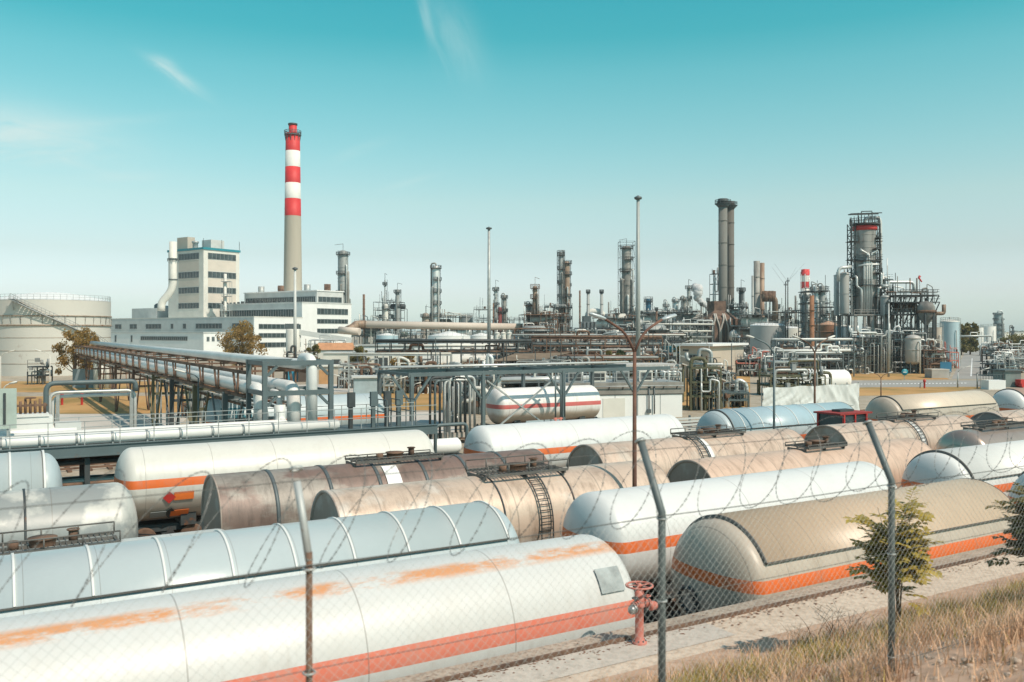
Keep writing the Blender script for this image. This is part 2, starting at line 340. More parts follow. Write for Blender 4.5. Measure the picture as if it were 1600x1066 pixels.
# ---------------------------------------------------------------- tank wagons
def tank_mat(name, base, stripe=None, dirt=((0.3, 0.27, 0.23), 0.3, 0.7), rust=None, low=None, seam=None, rough=0.42, metal=0.0, patch=None, var=0.06, streak=.5):
    m = bpy.data.materials.new(name); m.use_nodes = True; nt = m.node_tree; N = nt.nodes; L = nt.links; b = N['Principled BSDF']
    b.inputs['Roughness'].default_value = rough; b.inputs['Metallic'].default_value = metal
    tc = N.new('ShaderNodeTexCoord'); sp = N.new('ShaderNodeSeparateXYZ'); L.new(tc.outputs['Object'], sp.inputs[0]); oi = N.new('ShaderNodeObjectInfo')
    def mth(op, a, b2=None, c=None):
        q = N.new('ShaderNodeMath'); q.operation = op
        for i, v in enumerate((a, b2, c)):
            if v is None: continue
            if isinstance(v, (int, float)): q.inputs[i].default_value = v
            else: L.new(v, q.inputs[i])
        return q.outputs[0]
    off = mth('MULTIPLY', oi.outputs['Random'], 37.0)
    def noise(sx_, sy_, sz_, det=6, ro=0.6):
        cv = N.new('ShaderNodeCombineXYZ'); L.new(mth('ADD', mth('MULTIPLY', sp.outputs[0], sx_), off), cv.inputs[0]); L.new(mth('MULTIPLY', sp.outputs[1], sy_), cv.inputs[1]); L.new(mth('MULTIPLY', sp.outputs[2], sz_), cv.inputs[2])
        z = N.new('ShaderNodeTexNoise'); z.inputs['Scale'].default_value = 1; z.inputs['Detail'].default_value = det; z.inputs['Roughness'].default_value = ro; L.new(cv.outputs[0], z.inputs['Vector']); return z.outputs[0]
    def ramp(v, a, c):
        q = N.new('ShaderNodeMapRange'); q.inputs[1].default_value = a; q.inputs[2].default_value = c; L.new(v, q.inputs[0]); return q.outputs[0]
    def mix(f, a, c):
        q = N.new('ShaderNodeMix'); q.data_type = 'RGBA'
        if isinstance(f, (int, float)): q.inputs[0].default_value = f
        else: L.new(f, q.inputs[0])
        for i, v in ((6, a), (7, c)):
            if isinstance(v, tuple): q.inputs[i].default_value = (*v, 1)
            else: L.new(v, q.inputs[i])
        return q.outputs[2]
    col = mix(noise(.4, .4, .4), tuple(c * (1 - var) for c in base), tuple(min(c * (1 + var), .9) for c in base))
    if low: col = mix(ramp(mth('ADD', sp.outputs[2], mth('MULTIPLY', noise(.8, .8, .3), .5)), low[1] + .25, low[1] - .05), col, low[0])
    if stripe:
        bnd = mth('MULTIPLY', mth('GREATER_THAN', sp.outputs[2], stripe[1]), mth('LESS_THAN', sp.outputs[2], stripe[2]))
        if len(stripe) > 3: bnd = mth('MULTIPLY', bnd, ramp(noise(.5, 1, 2, 8, .7), stripe[3] - .12, stripe[3] + .05))
        col = mix(bnd, col, mix(noise(2, 2, 3), tuple(c * .88 for c in stripe[0]), stripe[0]))
    if patch: col = mix(ramp(noise(*patch[1], 8, .62), patch[2], patch[2] + .08), col, patch[0])
    col = mix(mth('MULTIPLY', ramp(noise(1.1, 1.1, .22, 9, .72), .48, .8), dirt[1]), col, dirt[0])
    ang = mth('ARCTAN2', mth('SUBTRACT', sp.outputs[2], 2.8), sp.outputs[1])
    sv = N.new('ShaderNodeCombineXYZ'); L.new(mth('ADD', mth('MULTIPLY', sp.outputs[0], 3.2), off), sv.inputs[0]); L.new(mth('MULTIPLY', ang, .8), sv.inputs[1])
    sz_ = N.new('ShaderNodeTexNoise'); sz_.inputs['Scale'].default_value = 1; sz_.inputs['Detail'].default_value = 7; sz_.inputs['Roughness'].default_value = .75; L.new(sv.outputs[0], sz_.inputs['Vector'])
    col = mix(mth('MULTIPLY', mth('MULTIPLY', ramp(sz_.outputs[0], .5, .72), ramp(sp.outputs[2], 4.4 if streak > .8 else 4.1, 3.9 if streak > .8 else 3.3)), streak * .8), col, tuple(c * .75 for c in dirt[0]))
    fine = noise(9, 9, 9, 4, .6); col = mix(mth('MULTIPLY', ramp(fine, .58, .75), .16), col, dirt[0])
    if rust:
        yb = mth('MULTIPLY', ramp(sp.outputs[1], rust[0], rust[0] + .15), ramp(sp.outputs[1], rust[1], rust[1] - .15)); yb = mth('MULTIPLY', yb, mth('GREATER_THAN', sp.outputs[2], 3.2))
        col = mix(mth('MULTIPLY', mth('MULTIPLY', yb, ramp(noise(.6, 1.6, 1.6, 10, .74), rust[2], rust[2] + .12)), .9), col, rust[3])
    if seam:
        fr = mth('FRACT', mth('ADD', mth('DIVIDE', sp.outputs[0], seam[0]), 50.31)); col = mix(mth('MULTIPLY', mth('LESS_THAN', fr, seam[1] / seam[0]), .45), col, (0.16, 0.14, 0.12))
    L.new(col, b.inputs['Base Color'])
    bp = N.new('ShaderNodeBump'); bp.inputs['Strength'].default_value = .25; bp.inputs['Distance'].default_value = .05; L.new(noise(1.1, 1.1, 1.1, 4), bp.inputs['Height']); L.new(bp.outputs[0], b.inputs['Normal'])
    return m
WH = (0.66, 0.67, 0.655); LB = (0.41, 0.48, 0.5); ORG = (0.78, 0.16, 0.03)
tm = {
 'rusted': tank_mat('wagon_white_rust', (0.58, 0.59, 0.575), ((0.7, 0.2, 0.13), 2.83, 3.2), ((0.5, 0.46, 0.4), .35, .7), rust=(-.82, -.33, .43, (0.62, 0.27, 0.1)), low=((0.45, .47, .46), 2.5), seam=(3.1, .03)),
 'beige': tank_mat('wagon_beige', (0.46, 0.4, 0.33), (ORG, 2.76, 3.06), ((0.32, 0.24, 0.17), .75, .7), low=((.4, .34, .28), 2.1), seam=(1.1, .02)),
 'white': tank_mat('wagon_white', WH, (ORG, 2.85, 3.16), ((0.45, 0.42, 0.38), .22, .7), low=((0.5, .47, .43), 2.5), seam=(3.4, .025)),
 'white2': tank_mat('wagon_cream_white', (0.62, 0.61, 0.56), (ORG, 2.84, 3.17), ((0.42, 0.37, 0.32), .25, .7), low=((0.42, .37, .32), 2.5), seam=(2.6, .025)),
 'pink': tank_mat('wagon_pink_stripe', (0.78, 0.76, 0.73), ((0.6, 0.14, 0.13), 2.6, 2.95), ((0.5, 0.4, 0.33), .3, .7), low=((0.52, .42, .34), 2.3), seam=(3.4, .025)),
 'blue': tank_mat('wagon_light_blue', LB, (ORG, 2.45, 2.75), ((0.3, 0.36, 0.37), .25, .7), seam=(1.36, .02)),
 'blue_plain': tank_mat('wagon_pale_blue', LB, None, ((0.3, 0.36, 0.37), .3, .7), seam=(1.36, .02)),
 'patchy': tank_mat('wagon_patchy_grey', (0.26, 0.28, 0.275), None, ((0.25, 0.24, 0.23), .3, .7), patch=((0.5, .5, .46), (.5, .5, .5), .5), seam=(2.7, .03)),
 'brown': tank_mat('wagon_brown', (0.21, 0.145, 0.12), None, ((0.07, 0.055, 0.045), .8, .7), patch=((0.3, .27, .235), (.35, .6, .6), .48), rough=.5, metal=.1, var=.25, seam=(1.4, .03), streak=1.0),
 'bronze': tank_mat('wagon_bronze', (0.6, 0.47, 0.37), None, ((0.2, 0.135, 0.095), .8, .7), patch=((0.64, .56, .48), (.5, .5, .5), .53), rough=.4, metal=.15, seam=(1.12, .05), var=.12, streak=1.0),
 'sand': tank_mat('wagon_sand', (0.59, 0.455, 0.36), None, ((0.22, 0.15, 0.11), .75, .7), patch=((0.56, .48, .4), (.5, .5, .5), .55), rough=.42, metal=.1, seam=(1.12, .05), var=.12, streak=1.0),
 'peach': tank_mat('wagon_peach', (0.64, 0.465, 0.355), None, ((0.3, 0.2, 0.14), .6, .7), rough=.45, metal=.1, seam=(1.4, .03), var=.1, streak=.9),
 'silver': tank_mat('wagon_silver', (0.5, 0.4, 0.33), None, ((0.3, 0.2, 0.14), .4, .7), rough=.3, metal=.6, seam=(1.4, .02), var=.06),
 'palegrey': tank_mat('wagon_pale_grey', (0.5, 0.52, 0.5), None, ((0.33, 0.3, 0.27), .4, .7), seam=(2.0, .03)),
 'plate': tank_mat('wagon_end_plate', (0.4, 0.32, 0.265), None, ((0.22, 0.16, 0.12), .5, .7), patch=((0.48, .42, .37), (.9, .9, .9), .55), metal=.1, rough=.6),
 'plate_g': tank_mat('wagon_grey_end', (0.24, 0.235, 0.225), None, ((0.12, 0.1, 0.09), .5, .7), rough=.5),
 'shade_b': tank_mat('wagon_beige_shade', (0.53, 0.395, 0.275), None, ((0.42, 0.31, 0.22), .5, .7), rough=.42, metal=.0, seam=(1.1, .015)),
 'shade_p': tank_mat('wagon_cream_shade', (0.66, 0.55, 0.43), None, ((0.45, 0.36, 0.28), .3, .7), rough=.42, metal=.05, seam=(1.1, .015)),
 'shade_w': tank_mat('wagon_white_shade', (0.74, 0.74, 0.7), None, ((0.5, 0.47, 0.43), .2, .7), rough=.4, seam=(2.2, .015)),
 'shade_lb': tank_mat('wagon_blue_shade', (0.42, 0.475, 0.485), None, ((0.36, 0.42, 0.43), .25, .7), rough=.3, seam=(1.36, .015)),
 'shade_bl': tank_mat('wagon_sky_blue_shade', (0.36, 0.48, 0.53), None, ((0.3, 0.38, 0.4), .25, .7), rough=.35, seam=(1.5, .015)),
 'shade_br': tank_mat('wagon_rosy_shade', (0.5, 0.34, 0.27), None, ((0.36, 0.25, 0.2), .3, .7), rough=.5, seam=(1.36, .015)),
}
def ring_me(r, x, n=30, w=.04, t=.02):
    return [(r, x - w), (r + t, x - w), (r + t, x + w), (r, x + w)]
wheel_me = buffer_me = frame_me = None
def make_bogie(root, x):
    mb = MB()
    for y in (-1.0, 1.0): mb.box(x - 1.35, x + 1.35, y - .06, y + .06, .42, .72)
    mb.box(x - .25, x + .25, -1.1, 1.1, .5, .85)
    for y in (-1.0, 1.0):
        for dx in (-.9, .9): mb.box(x + dx - .17, x + dx + .17, y - .12, y + .12, .38, .74)
    b = mb.build('bogie', steel_d, root)
    global wheel_me
    for dx in (-.9, .9):
        for y in (-.75, .75):
            if wheel_me is None:
                w = MB().lathe([(.06, -.08), (.4, -.06), (.46, -.05), (.46, .06), (.06, .07)], 20)
                for i, (a, c, z) in enumerate(w.v): w.v[i] = (a, z, c)
                wo = w.build('wheel', rusty, b, (x + dx, y, .70)); wheel_me = wo.data
            else:
                wo = bpy.data.objects.new('wheel', wheel_me); SC.collection.objects.link(wo); wo.parent = b; wo.location = (x + dx, y, .70)
    return b
def wagon(label, d, s0, s1, body, end='dome', zc=2.82, r=1.5, shade=None, sh_a=(-72, 82), bands=None, band_mat=None, walk=None, ladder=None, plate=None, manhole=False, under=True, group='rail tank wagons', band_w=.04):
    Lh = (s1 - s0) / 2; t = thing('tank_wagon', label, 'rail wagon', R((s0 + s1) / 2, d), RZ, group)
    n = 56; pf = []
    if end == 'dome':
        dl = .62
        for i in range(11):
            g = pi / 2 * i / 10; pf.append((max(r * sin(g) ** .82, .001), -Lh + dl * (1 - cos(g))))
        prof = pf + [(a, -x) for a, x in reversed(pf)]
    else:
        prof = [(.001, -Lh + .04), (r - .06, -Lh + .04), (r - .05, -Lh), (r, -Lh), (r, Lh), (r - .05, Lh), (r - .06, Lh - .04), (.001, Lh - .04)]
    mb = MB()
    if end == 'dome': mb.lathe(prof, n, (0, 0, zc), 'x')
    else: mb.lathe(prof[3:5], n, (0, 0, zc), 'x'); 
    mb.build('tank', tm[body], t)
    if end != 'dome':
        for q in (-1, 1):
            e = MB(); e.lathe([(.001, q * (Lh - .05)), (r - .1, q * (Lh - .05))], n, (0, 0, zc), 'x', smooth=False)
            e.lathe([(r - .1, q * (Lh - .05)), (r - .08, q * Lh), (r + .005, q * Lh), (r + .005, q * (Lh - .04))], n, (0, 0, zc), 'x'); e.build('end_plate', tm[plate or 'plate'], t)
    if shade:
        a0, a1 = radians(sh_a[0] + 90), radians(sh_a[1] + 90); x = Lh - .73 if end == 'dome' else Lh
        # angle runs from -y (camera side is y<0): 0 deg is straight up
        sm_ = MB(); sm_.lathe([(r + .03, -x), (r + .085, -x), (r + .085, x), (r + .03, x), (r + .03, -x)], 40, (0, 0, zc), 'x', a0, a1); sm_.build('sunshield', tm[shade], t)
        e = MB()
        for q in (-1, 1): e.lathe([(r + .0, q * (x - .02)), (r + .095, q * (x - .01)), (r + .095, q * (x + .025)), (r, q * (x + .025))], 40, (0, 0, zc), 'x', a0, a1)
        for a in (a0, a1):
            rr_ = r + .07; e.box(-x, x, rr_ * cos(a) - .022, rr_ * cos(a) + .022, zc + rr_ * sin(a) - .03, zc + rr_ * sin(a) + .01)
        e.build('sunshield_edge', M('shield_edge', (.13, .125, .115), .6, .1, .2, 1, rust=.15), t)
    if bands:
        rb = r + (.088 if shade else .002)
        for x in bands:
            x = x - (s0 + s1) / 2
            b = MB().lathe(ring_me(rb, x, w=band_w, t=.025), 48, (0, 0, zc), 'x', *( (radians(sh_a[0] + 90), radians(sh_a[1] + 90)) if shade else (0, 2 * pi)))
            b.build('band', band_mat or clad_w, t)
    if walk:
        for (x0, x1, w, h) in walk:
            x0 -= (s0 + s1) / 2; x1 -= (s0 + s1) / 2; z = zc + r + .1; g = MB()
            for i in range(int((x1 - x0) / .14) + 1): g.box(x0 + i * .14, x0 + i * .14 + .025, -w, w, z, z + .025)
            for y in (-w, 0, w): g.box(x0, x1, y - .025, y + .025, z - .05, z + .035)
            for x in (x0, (x0 + x1) / 2, x1): g.box(x - .03, x + .03, -w * .8, w * .8, z - .16, z - .05)
            if h:
                for y in (-w, w):
                    for x in [x0 + (x1 - x0) * k / 4 for k in range(5)]: g.cyl((x, y, z), (x, y, z + h), .022, n=6)
                    g.cyl((x0, y, z + h), (x1, y, z + h), .022, n=6)
            wk = g.build('walkway', M('walkway_steel', (.13, .125, .115), .65, .2, .25, 2, rust=.2), t)
            c = MB(); xm = (x0 + x1) / 2
            c.lathe([(.3, z), (.3, z + .16), (.34, z + .17), (.34, z + .2), (.001, z + .22)], 20, (xm, 0, 0)); c.cyl((xm + .7, .1, z), (xm + .7, .1, z + .28), .11, n=10); c.cyl((xm - .65, -.15, z), (xm - .65, -.15, z + .2), .13, n=10); c.torus((xm + .7, .1, z + .3), .14, .02, 12, 5)
            c.build('manlid', rusty, wk)
    if ladder is not None:
        g = MB(); x = ladder - (s0 + s1) / 2; pr = []
        for k in range(13):
            a = radians(-12 - 80 * k / 12); pr.append((zc + (r + .09) * cos(a), (r + .09) * sin(a)))
        pts = [(y, z) for z, y in pr] + [(-r - .1, 1.2)]
        for dx in (-.22, .22): g.tube([(x + dx, y, z) for y, z in pts], .025, 6)
        for k in range(1, len(pts) - 1): g.cyl((x - .22, *pts[k]), (x + .22, *pts[k]), .016, n=5)
        for k in range(6): g.cyl((x - .22, -r - .095, zc - .1 - k * .27), (x + .22, -r - .095, zc - .1 - k * .27), .016, n=5)
        g.build('ladder', steel_d, t)
    if manhole:
        m = MB(); c = Vector((-Lh + .04, .42, 2.2)); nrm = Vector((-.97, .08, -.2)).normalized(); rot = nrm.to_track_quat('Z', 'Y').to_matrix()
        m.torus(c + nrm * .05, .33, .055, 24, 6, rot)
        for k in range(18):
            g = 2 * pi * k / 18; p = c + rot @ Vector((.33 * cos(g), .33 * sin(g), 0)); m.cyl(p, p + nrm * .15, .028, n=6)
        mo = m.build('manhole', steel_d, t); MB().cyl(c - nrm * .1, c + nrm * .06, .3, n=24).build('manhole_cover', M('manhole_grey', (.4, .38, .35), .6, 0, .2, 3), mo)
    if under:
        u = MB()
        for y in (-.5, .5): u.box(-Lh - .2, Lh + .2, y - .09, y + .09, .92, 1.2)
        for q in (-1, 1): u.box(q * (Lh + .15) - .12, q * (Lh + .15) + .12, -1.3, 1.3, .82, 1.28)
        for x in (-Lh * .62, Lh * .62): u.box(x - .3, x + .3, -.95, .95, 1.15, zc - r * .78)
        u.box(-.8, .8, -.3, .3, .5, .9); u.cyl((-Lh * .3, .2, .75), (-Lh * .1, .2, .75), .22, n=10)
        u.build('underframe', steel_d, t)
        global buffer_me
        for q in (-1, 1):
            for y in (-.875, .875):
                if buffer_me is None:
                    bo = MB().lathe([(.1, 0), (.1, .35), (.06, .36), (.06, .5), (.22, .52), (.22, .56), (.001, .58)], 14, axis='x').build('buffer', steel_d, t); buffer_me = bo.data
                else:
                    bo = bpy.data.objects.new('buffer', buffer_me); SC.collection.objects.link(bo); bo.parent = t
                bo.location = (q * (Lh + .25), y, 1.06); bo.rotation_euler = (0, 0, 0 if q > 0 else pi)
        for x in (-Lh + 1.9, Lh - 1.9): make_bogie(t, x)
    return t
D = ROWS
w1s1 = sx(1006, D[1] - 1.2)
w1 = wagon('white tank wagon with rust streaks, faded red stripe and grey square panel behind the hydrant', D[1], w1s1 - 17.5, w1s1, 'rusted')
# grey square placard panel on the near side of the first wagon
def side_panel(wg, x, z0, z1, w, zc, r, mat, name, lift=.03):
    a0, a1 = math.asin((z0 - zc) / r), math.asin((z1 - zc) / r); mb = MB(); k = 6; vs = []
    for i in range(k + 1):
        a = a0 + (a1 - a0) * i / k
        for dx in (-w / 2, w / 2):
            for l in (lift, lift + .015): vs.append((x + dx, -(r + l) * cos(a), zc + (r + l) * sin(a)))
    b = 0
    for i in range(k):
        p = i * 4; q = p + 4; mb.f += [(p + 1, p + 3, q + 3, q + 1), (p, q, q + 2, p + 2), (p, p + 1, q + 1, q), (p + 2, q + 2, q + 3, p + 3)]; mb.s += [False] * 4
    mb.f += [(0, 2, 3, 1), (k * 4, k * 4 + 1, k * 4 + 3, k * 4 + 2)]; mb.s += [False] * 2; mb.v = vs
    return mb.build(name, mat, wg)
Lh1 = 17.5 / 2
pp = M('placard_grey', (0.3, 0.34, 0.34), .5, 0, .25, 3.0)
side_panel(w1, sx(950, 15.2) - w1s1 + Lh1, 3.42, 3.86, .62, 2.82, 1.5, pp, 'side_panel')
wagon('beige tank wagon with curved sunshield, orange stripe and bolted manhole on its end', D[1], sx(1045, 17.6), sx(1600, 15.2), 'beige', shade='shade_b', sh_a=(-55, 60), manhole=True, zc=2.6, r=1.64)
wagon('white wagon dome with dark rimmed sunshield at the right edge, behind the beige wagon', D[1], 30.9, 43, 'white', shade='shade_w', sh_a=(-50, 60))
w4s1 = sx(829, D[2] - 1.2)
wagon('long pale blue tank wagon with bright bands over its shield, behind the rust streaked one', D[2], w4s1 - 17, w4s1, 'blue_plain', shade='shade_lb', sh_a=(-60, 56), bands=[w4s1 - .75 - 1.38 * i for i in range(12)], band_w=.026)
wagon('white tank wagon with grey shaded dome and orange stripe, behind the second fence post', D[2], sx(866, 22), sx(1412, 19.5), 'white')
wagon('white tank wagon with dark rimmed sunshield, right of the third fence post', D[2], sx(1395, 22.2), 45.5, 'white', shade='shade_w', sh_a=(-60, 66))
w7s1 = sx(390, 24)
w7 = wagon('low pale grey tank wagon with long top walkway and brown valves, at the left edge', D[3], w7s1 - 14.5, w7s1, 'palegrey', zc=2.32, r=1.22, walk=[(sx(-60, 25), sx(183, 25), .62, .28)])
wagon('bronze clad tank wagon with flat end, top walkway and side ladder', D[3], sx(485, 26.4), sx(1046, 23.8), 'bronze', 'flat', walk=[(sx(745, 25), sx(868, 25), .75, .32)], ladder=sx(835, 24.2), bands=[sx(755, 25) , sx(862, 25)], band_mat=steel_d, band_w=.025)
wagon('peach coloured tank wagon with rusty flat end and top walkway, behind the long white one', D[3], sx(1042, 26.3), sx(1462, 23.8), 'peach', 'flat', zc=2.66, walk=[(sx(1245, 25), sx(1305, 25), .6, .12)])
wagon('shiny silver and bronze domed tank wagon at the right edge with a walkway', D[3], sx(1456, 26.2), sx(1456, 26.2) + 15, 'silver', zc=2.8, walk=[(sx(1520, 25), sx(1600, 25), .6, .15)])
w11s1 = sx(223, D[4] - 1.25)
wagon('grey tank wagon with blotchy peeling white paint, at the left edge', D[4], w11s1 - 14, w11s1, 'patchy', bands=[w11s1 - 3.1], band_mat=steel_d, band_w=.03)
b12 = [sx(x, 28.5) for x in (432, 518, 595, 668, 733, 795)]
w12 = wagon('dark brown rusty tank wagon with flat end, hoops and one white patch', D[4], sx(315, 31.1), sx(864, 28.4), 'brown', 'flat', bands=b12, band_mat=steel, walk=[(sx(548, 29.7), sx(682, 29.7), .55, .1)], band_w=.06)
side_panel(w12, sx(610, 28.9) - (sx(315, 31.1) + sx(864, 28.4)) / 2, 3.55, 4.2, .55, 2.82, 1.5, white, 'white_patch')
wagon('sand coloured flat ended tank wagon with white band and walkway, behind the rusty lamp post', D[4], sx(885, 31.1), sx(1263, 28.4), 'sand', 'flat', plate='plate', walk=[(sx(1062, 29.7), sx(1150, 29.7), .6, .2)], bands=[sx(1105, 28.7)], band_mat=white, band_w=.16, ladder=sx(1090, 28.9))
wagon('sand coloured tank wagon with large dark flat end, below the red shunter', D[4], sx(1255, 31.1), sx(1532, 28.4), 'sand', 'flat', plate='plate', walk=[(sx(1385, 29.7), sx(1450, 29.7), .6, .2)], ladder=sx(1425, 28.9), bands=[sx(1432, 28.7)], band_mat=white, band_w=.16)
wagon('sand coloured tank wagon with near black flat end, cut by the right edge', D[4], sx(1508, 31.1), sx(1508, 31.1) + 14, 'sand', 'flat', plate='plate_g')
w16s1 = sx(101, D[5] - 1.2)
wagon('pale blue domed tank wagon with bright bands below the platform, at the left edge', D[5], w16s1 - 15, w16s1, 'blue_plain', shade='shade_lb', sh_a=(-75, 80), bands=[sx(16, 37), sx(70, 37)])
w17s0, w17s1 = sx(174, 39.6), sx(687, 37.2)
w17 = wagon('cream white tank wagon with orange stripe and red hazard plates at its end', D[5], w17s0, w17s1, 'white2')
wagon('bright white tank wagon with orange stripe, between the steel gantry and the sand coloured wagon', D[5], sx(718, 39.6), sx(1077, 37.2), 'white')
w19 = (sx(1083, 39.6), sx(1348, 37.2))
wagon('pale blue tank wagon with thin ribs, behind the lamp post and before the tarpaulin', D[5], *w19, 'blue', shade='shade_bl', sh_a=(-62, 70), bands=[w19[0] + 1.6 + 1.5 * i for i in range(int((w19[1] - w19[0] - 2) / 1.5))], band_w=.025)
wagon('cream tank wagon with long sunshield and shaded grey end, below the refinery road', D[5], sx(1348, 39.6), sx(1562, 37.2), 'beige', shade='shade_p', sh_a=(-52, 62), zc=3.05)
wagon('rosy brown shielded tank wagon with grey domed end, cut by the right edge', D[5], sx(1545, 39.6), sx(1545, 39.6) + 14, 'white', shade='shade_br', sh_a=(-50, 60), zc=3.05)
w22 = (sx(312, 65.3), sx(607, 62.8))
wv = wagon('pale blue and white tank wagon with orange stripe and dark lettering under the pipe bridge', D[6], *w22, 'blue', zc=2.75, r=1.5)
wagon('white tank wagon with pink stripe standing inside the steel loading gantry', D[6], sx(755, 65.3), sx(942, 62.8), 'pink', zc=2.75)
def side_text(wg, txt, x, z, size, zc, r, mat):
    cu = bpy.data.curves.new('lettering', 'FONT'); cu.body = txt; cu.size = size; cu.resolution_u = 2; cu.offset = .025; ob = bpy.data.objects.new('lettering', cu); SC.collection.objects.link(ob)
    dg = bpy.context.evaluated_depsgraph_get(); me = bpy.data.meshes.new_from_object(ob.evaluated_get(dg)); bpy.data.objects.remove(ob)
    bm = bmesh.new(); bm.from_mesh(me); bmesh.ops.triangulate(bm, faces=bm.faces[:]); bmesh.ops.subdivide_edges(bm, edges=bm.edges[:], cuts=5, use_grid_fill=True); bm.to_mesh(me); bm.free()
    for v in me.vertices:
        a = (z - zc + v.co.y) / r; v.co = (x + v.co.x, -(r + .035) * cos(a), zc + (r + .035) * sin(a))
    me.materials.clear(); me.materials.append(mat); o = bpy.data.objects.new('lettering', me); SC.collection.objects.link(o); o.parent = wg; return o
side_text(wv, 'VTG', sx(346, 62.6) - sum(w22) / 2, 2.95, 1.1, 2.75, 1.5, M('dark_teal_lettering', (0.03, 0.16, 0.2), .5))
# hazard plates on the cream wagon
c17 = (w17s0 + w17s1) / 2
for (px, z0, z1, w, mt, nm) in ((287, 2.3, 2.62, .75, orange, 'hazard_plate'), (283, 1.58, 1.86, .7, orange, 'hazard_plate'), (249, 1.6, 1.85, .6, grey_m, 'data_plate')):
    p = side_panel(w17, sx(px, 37) - c17, z0, z1, w, 2.82, 1.5, mt, nm)
for (px, z, mt) in ((264, 2.42, red), (268, 1.72, steel_d)):
    x = sx(px, 37) - c17; mb = MB(); y0 = -sqrt(1.5 ** 2 - (z - 2.82) ** 2) - .03; sl_ = (z - 2.82) / abs(y0)
    def P(dx, dz): return (x + dx, y0 - .02 + dz * sl_ * 1.1, z + dz)
    mb.add([P(-.25, 0), P(0, -.25), P(.25, 0), P(0, .25)], [(0, 1, 2, 3)]); q = [(a, b + .015, c) for a, b, c in mb.v]; mb.add(q, [(3, 2, 1, 0)])
    mb.f += [(i, 4 + i, 4 + (i + 1) % 4, (i + 1) % 4) for i in range(4)]; mb.s += [False] * 4
    mb.build('hazard_diamond', mt, w17)
h = MB()
for k in range(6): h.tube(bend([(-7.1 + k * .1, -1.2, 1.1), (-6.9 + k * .3, -1.5, .6 + .07 * k), (-5.6 + k * .15, -1.4, .55), (-5.0, -1.2, 1.2)], .4), .03, 6)
h.build('hose', black, w17)
MB().box(-7.35, -6.9, -1.35, -.9, .95, 1.45).build('valve_cover', yellow, w17)
# small red shunter
ls0, ls1 = sx(1288, 34), sx(1402, 33.4); lt = thing('shunting_locomotive', 'small red shunting locomotive with cab and long hood between the tank wagons', 'locomotive', R((ls0 + ls1) / 2, 34), RZ); Lh = (ls1 - ls0) / 2
MB().box(-Lh, Lh, -1.35, 1.35, .9, 1.35).build('underframe', steel_d, lt)
MB().box(-Lh + .5, -Lh + 2.6, -1.3, 1.3, 1.35, 3.1).build('cab', red, lt)
cu = MB(); 
for x, y in ((-Lh + .55, -.9), (-Lh + 2.5, -.9), (-Lh + .55, .9), (-Lh + 2.5, .9), (-Lh + 1.5, -.9), (-Lh + 1.5, .9)): cu.box(x - .05, x + .05, y - .06, y + .06, 3.1, 4.27)
cu.build('cab_pillar', red, lt)
MB().box(-Lh + .58, -Lh + 2.48, -.87, .87, 3.1, 4.27).build('window', glass, lt)
MB().prism([(-Lh + .2, -.95), (-Lh + 3.0, -.95), (-Lh + 3.0, .95), (-Lh + .2, .95)], 4.27, 4.37).build('roof', M('dark_red_roof', (.3, .035, .03), .7, 0, .2, 1), lt)
MB().box(-Lh + 2.65, Lh - .3, -.95, .95, 1.35, 3.55).build('hood', M('pale_pink_paint', (.6, .3, .25), .6, 0, .2, 1), lt)
MB().cyl((-Lh + 3.5, 0, 3.5), (-Lh + 3.5, 0, 4.2), .12).build('exhaust', steel_d, lt); MB().box(-Lh + 1, -Lh + 2.2, -.3, .3, 4.37, 4.5).build('roof_unit', steel_d, lt)
for x in (-Lh + 1.4, Lh - 1.4): make_bogie(lt, x)
# ---------------------------------------------------------------- fence, razor wire, hydrant, shrubs, grass
FD = 5.76
fs = [sx(x, FD) for x in (483, 1040, 1393)]
step = (fs[2] - fs[0]) / 2; posts = [fs[0] + step * k for k in (-1, 0, 1, 2, 3)]
post_m = M('fence_post_paint', (0.13, 0.155, 0.155), .55, .2, .2, 3.0, rust=.1); post_r = M('fence_post_rusty', (0.16, .1, .07), .85, .1, .3, 4, rust=.5)
post_w = M('fence_post_grey_white', (0.42, 0.44, 0.43), .55, .2, .15, 3.0, rust=.08)
fence = thing('chainlink_fence', 'chain-link fence on angled steel posts with razor wire along the grassy bank', 'fence', R(0, FD), RZ)
ZE, ZB = 7.46, 5.5
for k, s in enumerate(posts):
    lean = -.04 if k == 1 else 0.0
    if k == 1:
        MB().cyl((s, 0, ZB - .4), (s, 0, ZE + .06), .022, n=10).build('post', post_r, fence)
        MB().tube([(s, 0, ZE), (s - .01, .12, ZE + .3), (s - .015, .22, ZE + .5)], .026, 10).build('post_arm', post_w, fence)
    else:
        MB().tube([(s, 0, ZB - .4), (s, 0, ZE), (s, .03, ZE + .06), (s, .29, ZE + .6)], .034, 10).build('post', post_m, fence)
    cl = MB()
    for z in (ZB + .15, ZE - .75, ZE - .05): cl.torus((s, 0, z), .04, .008, 12, 5)
    cl.torus((s, .29, ZE + .58), .042, .012, 10, 5, Matrix.Rotation(radians(-26), 3, 'X')); cl.build('clamp', galv, fence)
wire_m = M('fence_wire', (0.44, 0.45, 0.43), .5, .3, .2, 2.0)
cm = MB(); s0f, s1f = posts[0], posts[-1]; ht = ZE - ZB - .1; pit = .078
def wire(p, q, r):   # light three-sided wire
    p, q = Vector(p), Vector(q); t = (q - p).normalized(); a = t.cross(Vector((0, 1, 0))); a = a.normalized() if a.length > 1e-3 else Vector((1, 0, 0)); b = t.cross(a)
    vs = []
    for c in (p, q):
        for k in range(3): vs.append(c + (a * cos(2.094 * k) + b * sin(2.094 * k)) * r)
    cm.add(vs, [(0, 1, 4, 3), (1, 2, 5, 4), (2, 0, 3, 5)])
nw = int((s1f - s0f + ht) / pit)
